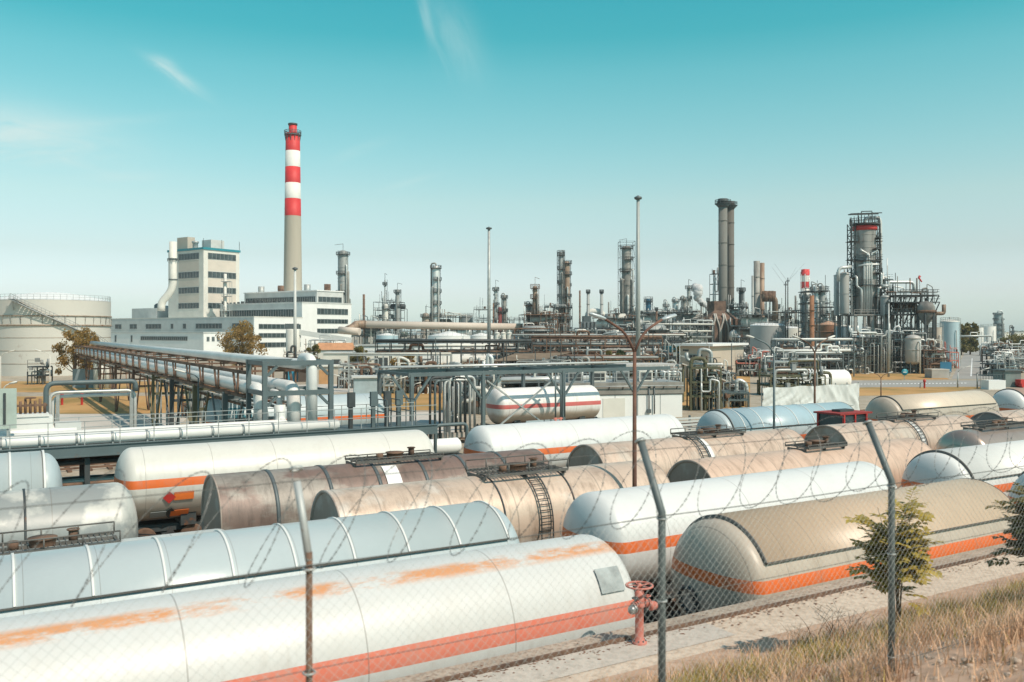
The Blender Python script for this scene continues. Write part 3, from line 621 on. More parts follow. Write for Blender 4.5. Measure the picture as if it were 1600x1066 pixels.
for i in range(nw):
    a = s0f - ht + i * pit
    x0, x1 = max(a, s0f), min(a + ht, s1f)
    if x1 > x0:
        wire((x0, -.036, ZB + .05 + (x0 - a)), (x1, -.036, ZB + .05 + (x1 - a)), .0011)
        wire((x0, -.040, ZB + .05 + ht - (x0 - a)), (x1, -.040, ZB + .05 + ht - (x1 - a)), .0011)
cm.build('wire_mesh', wire_m, fence)
dark_w = M('dark_wire', (0.1, 0.105, 0.1), .6, .3, .2, 2)
for (y, z, r) in ((-.03, ZE - .02, .0045), (.27, ZE + .5, .003), (-.03, ZE - .72, .003), (-.03, ZB + .1, .004)):
    MB().tube([(s0f + (s1f - s0f) * k / 24, y, z - .012 * sin(pi * ((k / 6) % 1))) for k in range(25)], r, 5).build('tension_wire', dark_w, fence)
cw = MB(); pts = []; rr = random.Random(11); n_turn = int((s1f - s0f) / .5); per = 40
for i in range(n_turn * per + 1):
    g = 2 * pi * i / per; s = s0f + (s1f - s0f) * i / (n_turn * per) + .16 * sin(2 * g * .5) ; R_ = .39 + .03 * sin(g * .37 + 1)
    pts.append(Vector((s + .10 * sin(g), .16 + R_ * .8 * cos(g), ZE + .27 + R_ * sin(g))))
cw.tube(pts, .002, 4, cap=False)
for i in range(0, len(pts) - 1):
    p = pts[i]; t = (pts[i + 1] - pts[i]).normalized(); b = t.orthogonal().normalized(); c = t.cross(b)
    for v in (b, c):
        cw.add([p - t * .014 - v * .003, p - t * .013 + v * .009, p + t * .003, p + t * .013 + v * .009, p + t * .014 - v * .003], [(0, 2, 1), (2, 4, 3)])
        cw.add([p - t * .014 + v * .003, p - t * .013 - v * .009, p + t * .003, p + t * .013 - v * .009, p + t * .014 + v * .003], [(0, 1, 2), (2, 3, 4)])
cw.build('razor_wire', M('razor_wire_steel', (.2, .2, .19), .5, .2, .2, 2), fence)

# hydrant monitor with hand wheel
hs = sx(999, 13.65); hy = thing('hydrant', 'faded red fire hydrant with large hand wheel and side outlets on the concrete apron', 'hydrant', R(hs, 13.65, ZA + .035), RZ)
MB().lathe([(.15, 0), (.15, .05), (.11, .06), (.1, .1), (.085, .11), (.085, .72), (.11, .73), (.11, .79), (.1, .8), (.105, .86), (.09, 1.02), (.05, 1.05), (.001, 1.06)], 24).build('barrel', pinkred, hy)
o = MB(); 
for k in range(8): o.cyl((.125 * cos(k * pi / 4), .125 * sin(k * pi / 4), .05), (.125 * cos(k * pi / 4), .125 * sin(k * pi / 4), .085), .014, n=6)
o.lathe([(.16, -.12), (.16, 0)], 20); o.build('flange', steel_d, hy)
o = MB().cyl((0, 0, 1.02), (0, 0, 1.16), .025); o.torus((0, 0, 1.15), .26, .022, 32, 8); o.sphere((0, 0, 1.15), .05)
for k in range(5): o.bar((0, 0, 1.15), (.25 * cos(1.257 * k), .25 * sin(1.257 * k), 1.15), .025, .014)
o.build('hand_wheel', pinkred, hy)
for sg, nm in ((-1, 'outlet'), (1, 'outlet')):
    o = MB(); q = Vector((sg * .92, -.38, 0)).normalized()
    o.tube(bend([Vector((0, 0, .8)), q * .2 + Vector((0, 0, .8)), q * .27 + Vector((0, 0, .73))], .06), .06, 14)
    o.cyl(q * .11 + Vector((0, 0, .8)), q * .15 + Vector((0, 0, .8)), .085, n=16); o.cyl(q * .19 + Vector((0, 0, .8)), q * .22 + Vector((0, 0, .8)), .08, n=16)
    c = o.build(nm, pinkred, hy)
    cap = MB(); p = q * .3 + Vector((0, 0, .74)); cap.sphere(p, .085, 14, 10); cap.cyl(p - q * .09, p - q * .02, .095, n=16); cap.build('outlet_cap', M('outlet_cap_steel', (.3, .3, .29), .4, .6) if sg < 0 else pinkred, c)
    v = MB(); b = q * .17 + Vector((0, 0, .8)); v.cyl(b, b + Vector((0, 0, .14)), .02); v.torus(b + Vector((0, 0, .14)), .06, .012, 14, 6); v.build('valve_wheel', steel_d if sg < 0 else pinkred, c)

# leafy shrubs by the fence
def leafy(name, label, s, d, h, spread, seed, nst, lean=(0, 0), dens=1.0, lmat=None):
    r_ = random.Random(seed); t = thing(name, label, 'shrub', R(s, d, hz(d) - .02), RZ)
    st = MB(); lf = MB()
    def leaflet(p, dr, L, w, up):
        sd_ = dr.cross(up).normalized() * w; n_ = dr.cross(sd_).normalized() * (w * .35) * (1 if r_.random() > .5 else -1)
        a, b, c = p, p + dr * L * .45, p + dr * L
        lf.add([a, b + sd_, c - up * L * .12, b - sd_, b - n_ * .5], [(0, 1, 4), (1, 2, 4), (2, 3, 4), (3, 0, 4)], True)
    def frond(p, dr):
        L = r_.uniform(.16, .34); k = r_.randint(4, 7); up = Vector((r_.uniform(-.3, .3), r_.uniform(-.3, .3), 1)).normalized()
        q = p
        for i in range(k):
            dr2 = (dr - Vector((0, 0, .05 * i))).normalized(); q2 = q + dr2 * L / k; st.tube([q, q2], .003, 3, cap=False)
            sd_ = dr2.cross(up).normalized()
            for sg in (-1, 1): leaflet(q2, (dr2 * .6 + sd_ * sg + Vector((0, 0, r_.uniform(-.3, .15)))).normalized(), r_.uniform(.11, .2), r_.uniform(.04, .062), up)
            q = q2
        leaflet(q, dr2, r_.uniform(.1, .17), .034, up)
    for i in range(nst):
        a = r_.uniform(0, 2 * pi); top = Vector((spread * r_.uniform(.05, .45) * cos(a) + lean[0], spread * r_.uniform(.05, .45) * sin(a) + lean[1], h * r_.uniform(.55, 1.0)))
        p0 = Vector((.03 * cos(a), .03 * sin(a), 0)); mid = top * .5 + Vector((r_.uniform(-.12, .12), r_.uniform(-.12, .12), .1))
        path = bend([p0, mid, top], 1.0, 8); st.tube(path, .016, 6, r2=.004)
        for j in range(int(24 * dens)):
            f = r_.uniform(.3, 1.0); idx = min(int(f * (len(path) - 1)), len(path) - 2); p = path[idx].lerp(path[idx + 1], r_.random())
            b = r_.uniform(0, 2 * pi); dr = Vector((cos(b), sin(b), r_.uniform(-.1, 1.3))).normalized(); q = p + dr * r_.uniform(.05, spread * .5) * (1.1 - .4 * f); st.tube([p, q], .005, 3, r2=.003, cap=False); frond(q, dr)
            if r_.random() < .6: frond(p.lerp(q, .6), Vector((cos(b + 1), sin(b + 1), .4)).normalized())
    st.build('stem', M('twig_bark', (0.14, .09, .05), .9), t); lf.build('foliage', lmat, t)
def leaf_mat(name, c1, c2, c3):
    m = M(name, c1, .55, 0, .1, 6.0, col2=c2); nt = m.node_tree; N = nt.nodes; L = nt.links; b = N['Principled BSDF']
    tr = N.new('ShaderNodeBsdfTranslucent'); tr.inputs[0].default_value = (*c3, 1); mx = N.new('ShaderNodeMixShader'); mx.inputs[0].default_value = .3
    L.new(b.outputs[0], mx.inputs[1]); L.new(tr.outputs[0], mx.inputs[2]); L.new(mx.outputs[0], N['Material Output'].inputs[0]); return m
lm = leaf_mat('ash_leaf', (0.27, 0.22, 0.04), (0.5, 0.38, 0.08), (0.65, .5, .1)); lmd = leaf_mat('dark_leaf', (0.11, 0.105, 0.035), (0.22, 0.17, 0.04), (0.25, .19, .04))
leafy('shrub', 'yellow green leafy sapling behind the third fence post on the bank', sx(1402, 9.8), 9.8, 2.5, .9, 6, 8, lmat=lm, dens=.85)
leafy('shrub', 'dark green leafy sapling cut by the right edge of the photo', sx(1640, 8.4), 8.4, 2.1, .95, 9, 9, (-.4, 0), lmat=lmd)
# bare dry twigs beside the sapling
dt = MB(); rr = random.Random(5); bs = sx(1300, 10.6)
for i in range(26):
    a = rr.uniform(0, 2 * pi); p = Vector((rr.uniform(-.5, .5), rr.uniform(-.3, .3), 0)); q = p + Vector((cos(a) * .5, sin(a) * .4, rr.uniform(.3, .75)))
    dt.tube(bend([p, (p + q) / 2 + Vector((0, 0, .12)), q], .3, 3), .006, 4, r2=.002, cap=False)
    for j in range(3):
        f = p.lerp(q, rr.uniform(.4, 1)); dt.tube([f, f + Vector((rr.uniform(-.25, .25), rr.uniform(-.25, .25), rr.uniform(0, .2)))], .003, 3, cap=False)
tag(dt.build('dry_shrub', M('dry_twig', (.2, .13, .08), .9), None, R(bs, 10.6, hz(10.6)), RZ), 'bare brown dry twiggy bush left of the sapling', 'shrub')

# dry grass on the bank
def grass(name, n, d0, d1, s0, s1, hmin, hmax, mat, seed, clump=.55, w=.006):
    r_ = random.Random(seed); vs = []; fs_ = []
    cl = [(r_.uniform(s0, s1), d0 + (d1 - d0) * r_.random() ** .8, r_.uniform(.05, .35), r_.uniform(.6, 1.15)) for _ in range(n // 70)]
    for i in range(n):
        if r_.random() < clump:
            c = r_.choice(cl); s = c[0] + r_.gauss(0, c[2]); d = c[1] + r_.gauss(0, c[2] * .7); k = c[3]
        else: s = r_.uniform(s0, s1); d = r_.uniform(d0, d1); k = .6
        if d > 12.3: continue
        h_ = r_.uniform(hmin, hmax) * k; a = r_.uniform(0, 2 * pi); ln = r_.uniform(.1, .7) * h_; b = r_.uniform(0, pi)
        p = R(s, d, hz(d) - .03); sd_ = Vector((cos(b), sin(b), 0)) * w * r_.uniform(.6, 1.5); m_ = p + Vector((cos(a) * ln * .35, sin(a) * ln * .35, h_ * .6)); t = p + Vector((cos(a) * ln, sin(a) * ln, h_))
        q = len(vs); vs += [p - sd_, p + sd_, m_ + sd_ * .7, m_ - sd_ * .7, t]; fs_ += [(q, q + 1, q + 2, q + 3), (q + 3, q + 2, q + 4)]
    mb = MB(); mb.v = [tuple(v) for v in vs]; mb.f = fs_; mb.s = [False] * len(fs_); o = mb.build(name, mat); o['kind'] = 'stuff'; return o
gm1 = M('straw_grass', (0.55, 0.31, 0.19), .8, 0, .25, .9, col2=(.74, .5, .32)); gm2 = M('olive_grass', (0.24, 0.2, 0.04), .8, 0, .2, 1.5, col2=(.44, .33, .09))
grass('dry_grass', 21000, 2.6, 9.6, 4, 22, .08, .34, gm1, 1, .8)
grass('dry_grass', 14000, 7.6, 11.2, 6, 26, .15, .42, gm2, 2, .8)
grass('dry_grass', 9000, 8.6, 12.2, 5, 34, .08, .3, gm1, 3, .85)
st = MB(); rr = random.Random(8)
for i in range(2200):
    s, d = rr.uniform(6, 18), rr.uniform(2.6, 9.6); p = R(s, d, hz(d)); r_ = rr.uniform(.012, .05); st.sphere(p, r_, 6, 4, (1, rr.uniform(.6, 1), rr.uniform(.4, .7)))
o = st.build('gravel', M('loose_stone', (.42, .33, .26), .9, 0, .2, 3)); o['kind'] = 'stuff'
rs = MB()
for i in range(900):
    s = rr.uniform(2, 30); d = rr.gauss(13.78, .1 if i % 3 else .3); p = R(s, d, ZA + .045); rs.sphere(p, rr.uniform(.006, .022), 5, 3, (rr.uniform(1, 3), rr.uniform(.7, 1.3), .4))
o = rs.build('debris', M('rust_crumbs', (.2, .09, .05), .9, 0, .3, 3)); o['kind'] = 'stuff'
grass('dry_grass', 5000, 3.0, 11.5, 5, 26, .25, .6, gm1, 14, .95, .004)
grass('dry_grass', 5000, 4.5, 9.5, 6, 26, .1, .3, gm2, 15, .97)
# ---------------------------------------------------------------- generators for the refinery
def rail(mb, pts, h=1.1, r=.03, every=1.6, closed=False, n=4):
    pts = [Vector(p) for p in pts]
    if closed: pts = pts + [pts[0]]
    for a, b in zip(pts, pts[1:]):
        for z in (h, h * .55): mb.bar(a + Vector((0, 0, z)), b + Vector((0, 0, z)), r * 1.6)
        k = max(1, int((b - a).length / every))
        for i in range(k): p = a.lerp(b, i / k); mb.bar(p, p + Vector((0, 0, h)), r * 1.6)
    return mb
def ringpts(c, R_, z, n=14, a0=0, a1=2 * pi): return [(c[0] + R_ * cos(a0 + (a1 - a0) * i / n), c[1] + R_ * sin(a0 + (a1 - a0) * i / n), z) for i in range(n + (0 if abs(a1 - a0 - 2 * pi) < 1e-6 else 1))]
def storage_tank(label, px, yt, Y, wpx, mat, roof='cone', rise=.12, roof_mat=None, group=None, hoops=0, railing=True, rz=0):
    r = SZ(wpx, Y) / 2; H = ZW(yt, Y); t = thing('storage_tank', label, 'storage tank', (XW(px, Y), Y, 0), rz, group); n = 48
    MB().lathe([(r, 0), (r, H)], n).build('shell', mat, t)
    m = MB()
    if roof == 'dome': m.lathe([(r + .05, H - .05), (r + .05, H + .02)] + [(r * cos(pi / 2 * i / 8), H + .02 + r * rise * sin(pi / 2 * i / 8)) for i in range(1, 8)] + [(.001, H + r * rise)], n)
    else: m.lathe([(r + .05, H - .05), (r + .05, H + .02), (r * .15, H + r * rise * .9), (.001, H + r * rise)], n)
    m.build('roof', roof_mat or mat, t)
    if hoops:
        h = MB()
        for k in range(hoops): h.lathe(ring_me(r + .01, H * (k + 1) / (hoops + 1), w=.12, t=.12), n)
        h.build('hoop', mat, t)
    if railing:
        k = MB(); rail(k, ringpts((0, 0), r - .1, H, 28), closed=True, r=.035, every=3); k.cyl((0, 0, H + r * rise * .8), (0, 0, H + r * rise + .7), .25, n=8); k.build('railing', galv, t)
    l = MB(); a = -pi / 2 + .7; c = (r + .12) * cos(a), (r + .12) * sin(a)
    for dx in (-.3, .3): l.bar((c[0] + dx, c[1], 0), (c[0] + dx, c[1], H + 1), .09)
    for i in range(int(H / .6)): l.bar((c[0] - .3, c[1], i * .6), (c[0] + .3, c[1], i * .6), .05)
    l.build('ladder', galv, t)
    pp_ = MB().tube(bend([(r * .2, -r - .3, 0), (r * .2, -r - .3, H * .8), (r * .2, -r + .05, H * .8)], .4), .12, 8); pp_.build('pipe', clad, t)
    return t
def column(label, px, yt, Y, wpx, mat, plats=5, seed=1, pipes=2, cage=False, name='distillation_column', neck=None, side=1, group=None, top='pipe', pmat=None, yb=None):
    """tower with skirt, domed head, ring platforms with railings, ladder and riser pipes; neck = (fraction, radius factor) narrows it above"""
    rd = random.Random(seed); r = SZ(wpx, Y) / 2; H = ZW(yt, Y); z0 = ZW(yb, Y) if yb else 0; t = thing(name, label, 'refinery tower', (XW(px, Y), Y, 0), rd.uniform(-.3, .3), group)
    p = [(r * 1.12, z0), (r, z0 + r * .8)]; nf, nk = neck or (1.1, 1)
    if nf < 1: p += [(r, z0 + (H - z0) * nf), (r * nk, z0 + (H - z0) * nf + r)]
    rt = r * (nk if nf < 1 else 1); p += [(rt, H - rt * .6)] + [(rt * cos(g), H - rt * .6 + rt * .6 * sin(g)) for g in (.4, .8, 1.2)] + [(.001, H)]
    s = MB().lathe(p, 20); s.build('shell', mat, t)
    fl = MB(); z = z0 + r
    while z < H - r: fl.lathe(ring_me((r if z < z0 + (H - z0) * nf else rt) + .01, z, w=.1, t=.1), 20); z += rd.uniform(4, 8)
    fl.build('flange', mat, t)
    pm = pmat or steel_d; th = max(.05, SZ(.42, Y))
    for k in range(plats):
        f = (k + 1) / (plats + .25); z = z0 + (H - z0) * f; rr_ = (r if f < nf else rt); a0 = rd.uniform(0, 2 * pi) if k < plats - 1 else 0; sw = rd.choice([pi * .6, pi * .8, pi, pi * 1.3, 2 * pi]) if k < plats - 1 else 2 * pi
        if rd.random() < .7 and sw < 6: a0 = (-pi * .5 if side > 0 else pi * .5) - .3
        w = max(.9, SZ(rd.uniform(1.0, 2.2), Y)); m = MB(); m.lathe([(rr_ - .05, z), (rr_ + w, z), (rr_ + w, z + .18), (rr_ - .05, z + .18), (rr_ - .05, z)], 16, a0=a0, a1=a0 + sw, smooth=False)
        q = ringpts((0, 0), rr_ + w - .05, z + .18, 14, a0, a0 + sw); rail(m, q, 1.2, th * .6, 2.2, closed=sw > 6)
        for i in range(0, len(q), 3):
            v = Vector(q[i]); m.bar(v - Vector((0, 0, .1)), Vector((v.x * rr_ / (rr_ + w), v.y * rr_ / (rr_ + w), z - w)), th)
        m.build('platform', pm, t)
    a = side * .5 - (0 if side > 0 else pi) + rd.uniform(-.4, .2); l = MB(); c = Vector(((r + .35) * cos(a), (r + .35) * sin(a), 0)); tn = Vector((-sin(a), cos(a), 0)) * .35
    for sg in (-1, 1): l.bar(c + tn * sg + Vector((0, 0, z0)), c + tn * sg + Vector((0, 0, H)), th)
    for i in range(int((H - z0) / .9)): l.bar(c - tn + Vector((0, 0, z0 + i * .9)), c + tn + Vector((0, 0, z0 + i * .9)), th * .6)
    l.build('ladder', pm, t)
    for k in range(pipes + 2):
        a = (-pi / 2) + rd.uniform(-1.3, 1.3) if k else (pi if side > 0 else 0) - .25; rp = rd.uniform(.16, .3) * r if k else .2 * r; rp = max(rp, SZ(.8, Y)); c = Vector((cos(a), sin(a), 0)); zt = H + rp * 3 if (k == 0 and top == 'pipe') else z0 + (H - z0) * rd.uniform(.4, .9)
        o_ = c * (r + rp * 1.6); e = [o_ + Vector((0, 0, z0)), o_ + Vector((0, 0, zt))] + ([Vector((0, 0, zt)), Vector((0, 0, H - .2))] if (k == 0 and top == 'pipe') else [c * r * .9 + Vector((0, 0, zt))])
        MB().tube(bend(e, rp * 3, 4), rp, 10).build('pipe', rd.choice([clad_g, clad, clad_d]), t)
    m = MB()
    for k in range(int((H - z0) / 2.2)):
        z = rd.uniform(z0 + r, H - r); a = -pi / 2 + rd.uniform(-1.5, 1.5); q = Vector((cos(a), sin(a), 0)); s_ = max(.25, SZ(.7, Y)) * rd.uniform(.6, 1.3); c = q * (r + s_ * .4) + Vector((0, 0, z))
        if rd.random() < .5: m.cyl(q * r * .9 + Vector((0, 0, z)), q * (r + s_ * 1.6) + Vector((0, 0, z)), s_ * .45, n=8)
        else: m.box(c.x - s_ * .6, c.x + s_ * .6, c.y - s_ * .6, c.y + s_ * .6, z - s_ * .7, z + s_)
    m.build('nozzle', rd.choice([mat, steel_d, clad_g]), t)
    if cage:
        m = MB(); w = r * 1.55; zz = [z0 + (H - z0) * i / 9 for i in range(10)]; hgt = H + r * .8
        for x in (-w, w):
            for y in (-w, w): m.bar((x, y, z0), (x, y, hgt), th * 1.6)
        for i, z in enumerate(zz + [hgt]):
            for q in ((-w, -w, w, -w), (w, -w, w, w), (w, w, -w, w), (-w, w, -w, -w)): m.bar((q[0], q[1], z), (q[2], q[3], z), th)
            if i < 9:
                m.bar((-w, -w, z), (w if i % 2 else -w, -w if i % 2 else w, zz[i + 1]), th * .8); m.bar((w, -w, z), (w, w, zz[i + 1]), th * .8)
        m.build('frame', pm, t)
    if top == 'davit':
        m = MB(); m.bar((0, 0, H), (0, 0, H + 3), th * 1.3); m.bar((0, 0, H + 3), (r * 1.6 * side, 0, H + 2.4), th * 1.3); m.build('davit', pm, t)
    return t
def stack(label, px, yt, Y, wpx, mat, wtop=None, collar=True, name='exhaust_stack', group=None, n=20, z0=0, hoops=3, cs=1.5):
    r = SZ(wpx, Y) / 2; r2 = SZ(wtop or wpx, Y) / 2; H = ZW(yt, Y); t = thing(name, label, 'chimney', (XW(px, Y), Y, 0), 0, group)
    MB().lathe([(r, z0), (r2, H), (r2 * .86, H), (r2 * .86, H - r2 * 2)], n).build('shell', mat, t)
    c = MB()
    for k in range(hoops):
        f = (k + 1) / (hoops + 1); c.lathe(ring_me(r + (r2 - r) * f, z0 + (H - z0) * f, w=.12, t=.12), n)
    if hoops: c.build('hoop', mat, t)
    if collar:
        c = MB(); z = H - r2 * 1.2; c.lathe([(r2, z), (r2 * cs, z), (r2 * cs, z + .2), (r2, z + .2)], n, smooth=False); rail(c, ringpts((0, 0), r2 * cs * .97, z + .2, 12), 1.3, .09, 2, True); c.lathe([(r2, z - r2 * .8), (r2 * cs * .95, z - .02), (r2, z - .02)], n) if cs > 1.6 else None; c.lathe([(r2 + .01, H - .5), (r2 * 1.15, H - (2.2 if cs > 1.6 else .4)), (r2 * 1.15, H), (r2 * .9, H)], n); c.build('collar', steel_d, t)
    return t
def vessel(label, px, y0, y1, Y, wpx, mat, name='pressure_vessel', group=None, legs=True, pipes=1, seed=1):
    r = SZ(wpx, Y) / 2; zt, zb = ZW(y0, Y), ZW(y1, Y); hd = r * .5; t = thing(name, label, 'vessel', (XW(px, Y), Y, 0), 0, group); rd = random.Random(seed)
    MB().lathe([(.001, zb)] + [(r * sin(g), zb + hd - hd * cos(g)) for g in (.4, .8, 1.2)] + [(r, zb + hd), (r, zt - hd)] + [(r * cos(g), zt - hd + hd * sin(g)) for g in (.4, .8, 1.2)] + [(.001, zt)], 28).build('shell', mat, t)
    if zb > .4:
        m = MB()
        for k in range(4): g = pi / 4 + k * pi / 2; m.bar((r * .85 * cos(g), r * .85 * sin(g), 0), (r * .85 * cos(g), r * .85 * sin(g), zb + hd), max(.15, r * .12))
        m.build('leg', steel, t)
    m = MB().lathe(ring_me(r + .01, (zt + zb) / 2, w=.08, t=.08), 28); m.lathe(ring_me(r + .01, zt - hd, w=.08, t=.1), 28); m.cyl((0, 0, zt - .1), (0, 0, zt + .6), r * .15, n=10); m.build('flange', mat, t)
    for k in range(pipes):
        a = -pi / 2 + rd.uniform(-1, 1); c = Vector((cos(a), sin(a), 0)); zz = zb + (zt - zb) * rd.uniform(.5, .85); MB().tube(bend([c * r * .9 + Vector((0, 0, zz)), c * (r + .6) + Vector((0, 0, zz)), c * (r + .6)], .4), max(.1, r * .1), 8).build('pipe', clad, t)
    return t
def drum(label, px, yc, Y, lpx, hpx, mat, rz=RZ, group=None, ps=2):
    r = SZ(hpx, Y) / 2; Lh = SZ(lpx, Y) / 2; z = ZW(yc, Y); t = thing('horizontal_vessel', label, 'vessel', (XW(px, Y), Y, 0), rz, group)
    p = [(max(r * sin(pi / 2 * i / 6), .001), -Lh + r * .6 * (1 - cos(pi / 2 * i / 6))) for i in range(7)]
    MB().lathe(p + [(a, -x) for a, x in reversed(p)], 28, (0, 0, z), 'x').build('shell', mat, t)
    for x in (-Lh * .6, Lh * .6): MB().box(x - .25, x + .25, -r * .8, r * .8, 0, z - r * .55).build('saddle', conc, t)
    m = MB()
    for x in (-Lh * .3, Lh * .35): m.cyl((x, 0, z + r - .05), (x, 0, z + r + .5), .18, n=10)
    m.build('nozzle', galv, t); return t
def unit(label, px, yt, Y, wpx, dep, seed, fmat=None, levels=3, pipes=8, drums=2, name='process_unit', cat='process unit', pm=None, tight=1.0, rz=None, group=None, risers=0, drum_mats=None, mast=0):
    """open steel structure with grated floors, railings, pipe runs and drums"""
    rd = random.Random(seed); w = SZ(wpx, Y); H = ZW(yt, Y); fm = fmat or steel; th = max(.16, SZ(.55, Y)); t = thing(name, label, cat, (XW(px, Y), Y, 0), RZ * .0 + (rd.uniform(-.25, .25) if rz is None else rz), group)
    nx = max(2, int(w / max(4, SZ(11, Y))) + 1); xs = [-w / 2 + w * i / (nx - 1) for i in range(nx)]; ys = [0, dep]; zs = [H * (i + 1) / levels for i in range(levels)]
    m = MB()
    for x in xs:
        for y in ys:
            hh = H * rd.choice([1, 1, .75, 1.0]); m.bar((x, y, 0), (x, y, hh), th)
    for z in zs:
        for y in ys: m.bar((-w / 2, y, z), (w / 2, y, z), th)
        for x in xs: m.bar((x, 0, z), (x, dep, z), th)
    for i in range(nx - 1):
        if rd.random() < .6:
            z = rd.choice([0] + zs[:-1]); m.bar((xs[i], 0, z), (xs[i + 1], 0, z + H / levels), th * .6); m.bar((xs[i + 1], 0, z), (xs[i], 0, z + H / levels), th * .6)
    m.build('frame', fm, t)
    for z in zs:
        x0, x1 = (-w / 2, w / 2) if rd.random() < .6 else sorted((rd.choice(xs), rd.choice(xs)))
        if x1 - x0 < .5: x0, x1 = -w / 2, w / 2
        f = MB().box(x0, x1, 0, dep, z + th / 2, z + th / 2 + .08); rail(f, [(x0, 0, z + th / 2), (x1, 0, z + th / 2)], 1.15, max(.03, SZ(.22, Y)), 2.2); f.build('floor', fm, t)
    pmats = pm or [clad, clad_g, clad, galv, clad_w, rusty]
    pipes = int(pipes * 1.5)
    for k in range(pipes):
        r = max(SZ(rd.uniform(.3, .55), Y), rd.choice([.06, .1, .14, .22])); lv = rd.choice([.3] + zs) + rd.uniform(.4, 1.2); y = rd.uniform(-.6, dep); x0, x1 = sorted((rd.uniform(-w * .6, w * .5), rd.uniform(-w * .5, w * .6)))
        if x1 - x0 < w * .2: x1 = x0 + w * .25
        q = [Vector((x0, y, rd.choice([0, 0, lv + H * .2]))), Vector((x0, y, lv)), Vector((x1, y, lv)), Vector((x1, y, rd.choice([0, 0, max(0, lv - H * .3), min(H * 1.08, lv + H * .35)])))]
        if rd.random() < .35: q.append(q[-1] + Vector((rd.uniform(-.2, .2) * w, 0, 0)))
        if rd.random() < .3: q = q[:2] + [Vector(((x0 + x1) / 2, y, lv)), Vector(((x0 + x1) / 2, y, lv + rd.uniform(.8, 2))), Vector((x1, y, lv + 1.2)), Vector((x1, y, 0))]
        MB().tube(bend(q, r * 2.5, 3), r, 8).build('pipe', rd.choice(pmats), t)
    for k in range(risers):
        r = max(SZ(.38, Y), .06); x = -w / 2 + w * (k + rd.uniform(.1, .9)) / risers; y = rd.uniform(-.6, .6); MB().tube(bend([(x, y, 0), (x, y, H * rd.uniform(.6, 1.0)), (x, dep * .5, H * rd.uniform(.6, .9))], r * 3, 3), r, 8).build('pipe', rd.choice([clad, clad_w, clad_g]), t)
    for k in range(drums):
        r = rd.uniform(.09, .16) * min(w, H * 1.3); r = min(r, dep * .45); x = rd.uniform(-w * .35, w * .35); z = rd.choice([0] + zs[:-1]); mt = rd.choice(drum_mats or [clad_g, clad, clad_d, offw]); y = dep * .5
        if rd.random() < .5:
            hh = H / levels * rd.uniform(.7, 1.2); MB().lathe([(.001, z + .3), (r * .8, z + .4), (r, z + .3 + r * .4), (r, z + hh), (r * .8, z + hh + r * .4), (.001, z + hh + r * .55)], 18, (x, y, 0)).build('drum', mt, t)
        else:
            Lh = min(w * .25, r * 3); p = [(.001, -Lh - r * .5), (r * .7, -Lh - r * .35), (r, -Lh), (r, Lh), (r * .7, Lh + r * .35), (.001, Lh + r * .5)]
            MB().lathe(p, 18, (x, y, z + r + .5), 'x').build('drum', mt, t)
    m = MB()
    for k in range(int(8 + w * .8)):
        x = rd.uniform(-w / 2, w / 2); y = rd.uniform(-.5, dep); z = rd.choice([0] + zs) + rd.uniform(.2, 1.2); s_ = rd.uniform(.12, .32) * max(1, Y / 220)
        if rd.random() < .5: m.box(x - s_, x + s_, y - s_, y + s_, z - s_, z + s_ * rd.uniform(1, 2.5))
        else: m.cyl((x, y, z - s_ * 2), (x, y, z + s_ * 2), s_ * .8, n=8)
    m.build('valve_gear', rd.choice([steel_d, galv, rusty, grey_m]), t)
    m = MB()
    for k in range(int(5 + w * .4)):
        x = rd.uniform(-w / 2, w / 2); y = rd.uniform(-.6, dep * .6); m.bar((x, y, 0), (x, y, H * rd.uniform(.5, 1.12)), max(.07, SZ(.3, Y)))
    m.build('conduit', rd.choice([galv, steel_d, steel]), t)
    if mast:
        m = MB()
        for k in range(mast): x = rd.uniform(-w / 2, w / 2); m.bar((x, dep / 2, H), (x, dep / 2, H + rd.uniform(2, 6)), th * .7)
        m.build('mast', fm, t)
    return t
def rack(label, P0, P1, wd, zs, npp, sp, fmat, seed=1, pr=(.12, .3), pmats=None, brace=True, name='pipe_rack', ext=0, th=None):
    P0, P1 = Vector((P0[0], P0[1], 0)), Vector((P1[0], P1[1], 0)); dv = P1 - P0; Ln = dv.length; rz = atan2(dv.y, dv.x); rd = random.Random(seed); t = thing(name, label, 'pipe rack', P0, rz)
    Y = (P0.y + P1.y) / 2; th = th or max(.2, SZ(.6, Y)); k = max(1, round(Ln / sp)); zt = max(zs); m = MB()
    for i in range(k + 1):
        x = Ln * i / k; p = MB()
        for y in (-wd / 2, wd / 2): p.bar((x, y, 0), (x, y, zt), th)
        for z in zs: p.bar((x, -wd / 2, z), (x, wd / 2, z), th)
        if brace and i % 2 == 0: p.bar((x, -wd / 2, 0), (x, wd / 2, min(zs)), th * .6)
        p.build('bent', fmat, t)
    for z in zs:
        for y in (-wd / 2, wd / 2): m.bar((0, y, z - .003), (Ln, y, z - .003), th * .8, th * .9)
    m.build('beam', fmat, t)
    for z in zs:
        y = -wd / 2 + .3
        for j in range(npp):
            r = max(rd.uniform(*pr), SZ(.4, Y)); y += r + .05
            if y > wd / 2: break
            q = [Vector((-ext, y, z + th / 2 + r)), Vector((Ln + ext, y, z + th / 2 + r))]
            if rd.random() < .3: f = rd.uniform(.2, .8) * Ln; q = [q[0], Vector((f, y, q[0].z)), Vector((f, y, q[0].z + 1.2)), Vector((f + 2.5, y, q[0].z + 1.2)), Vector((f + 2.5, y, q[0].z)), q[1]]
            MB().tube(bend(q, r * 2, 3), r, 8).build('pipe', rd.choice(pmats or [clad, clad_g, galv, clad_w, rusty]), t); y += r + .12
    return t
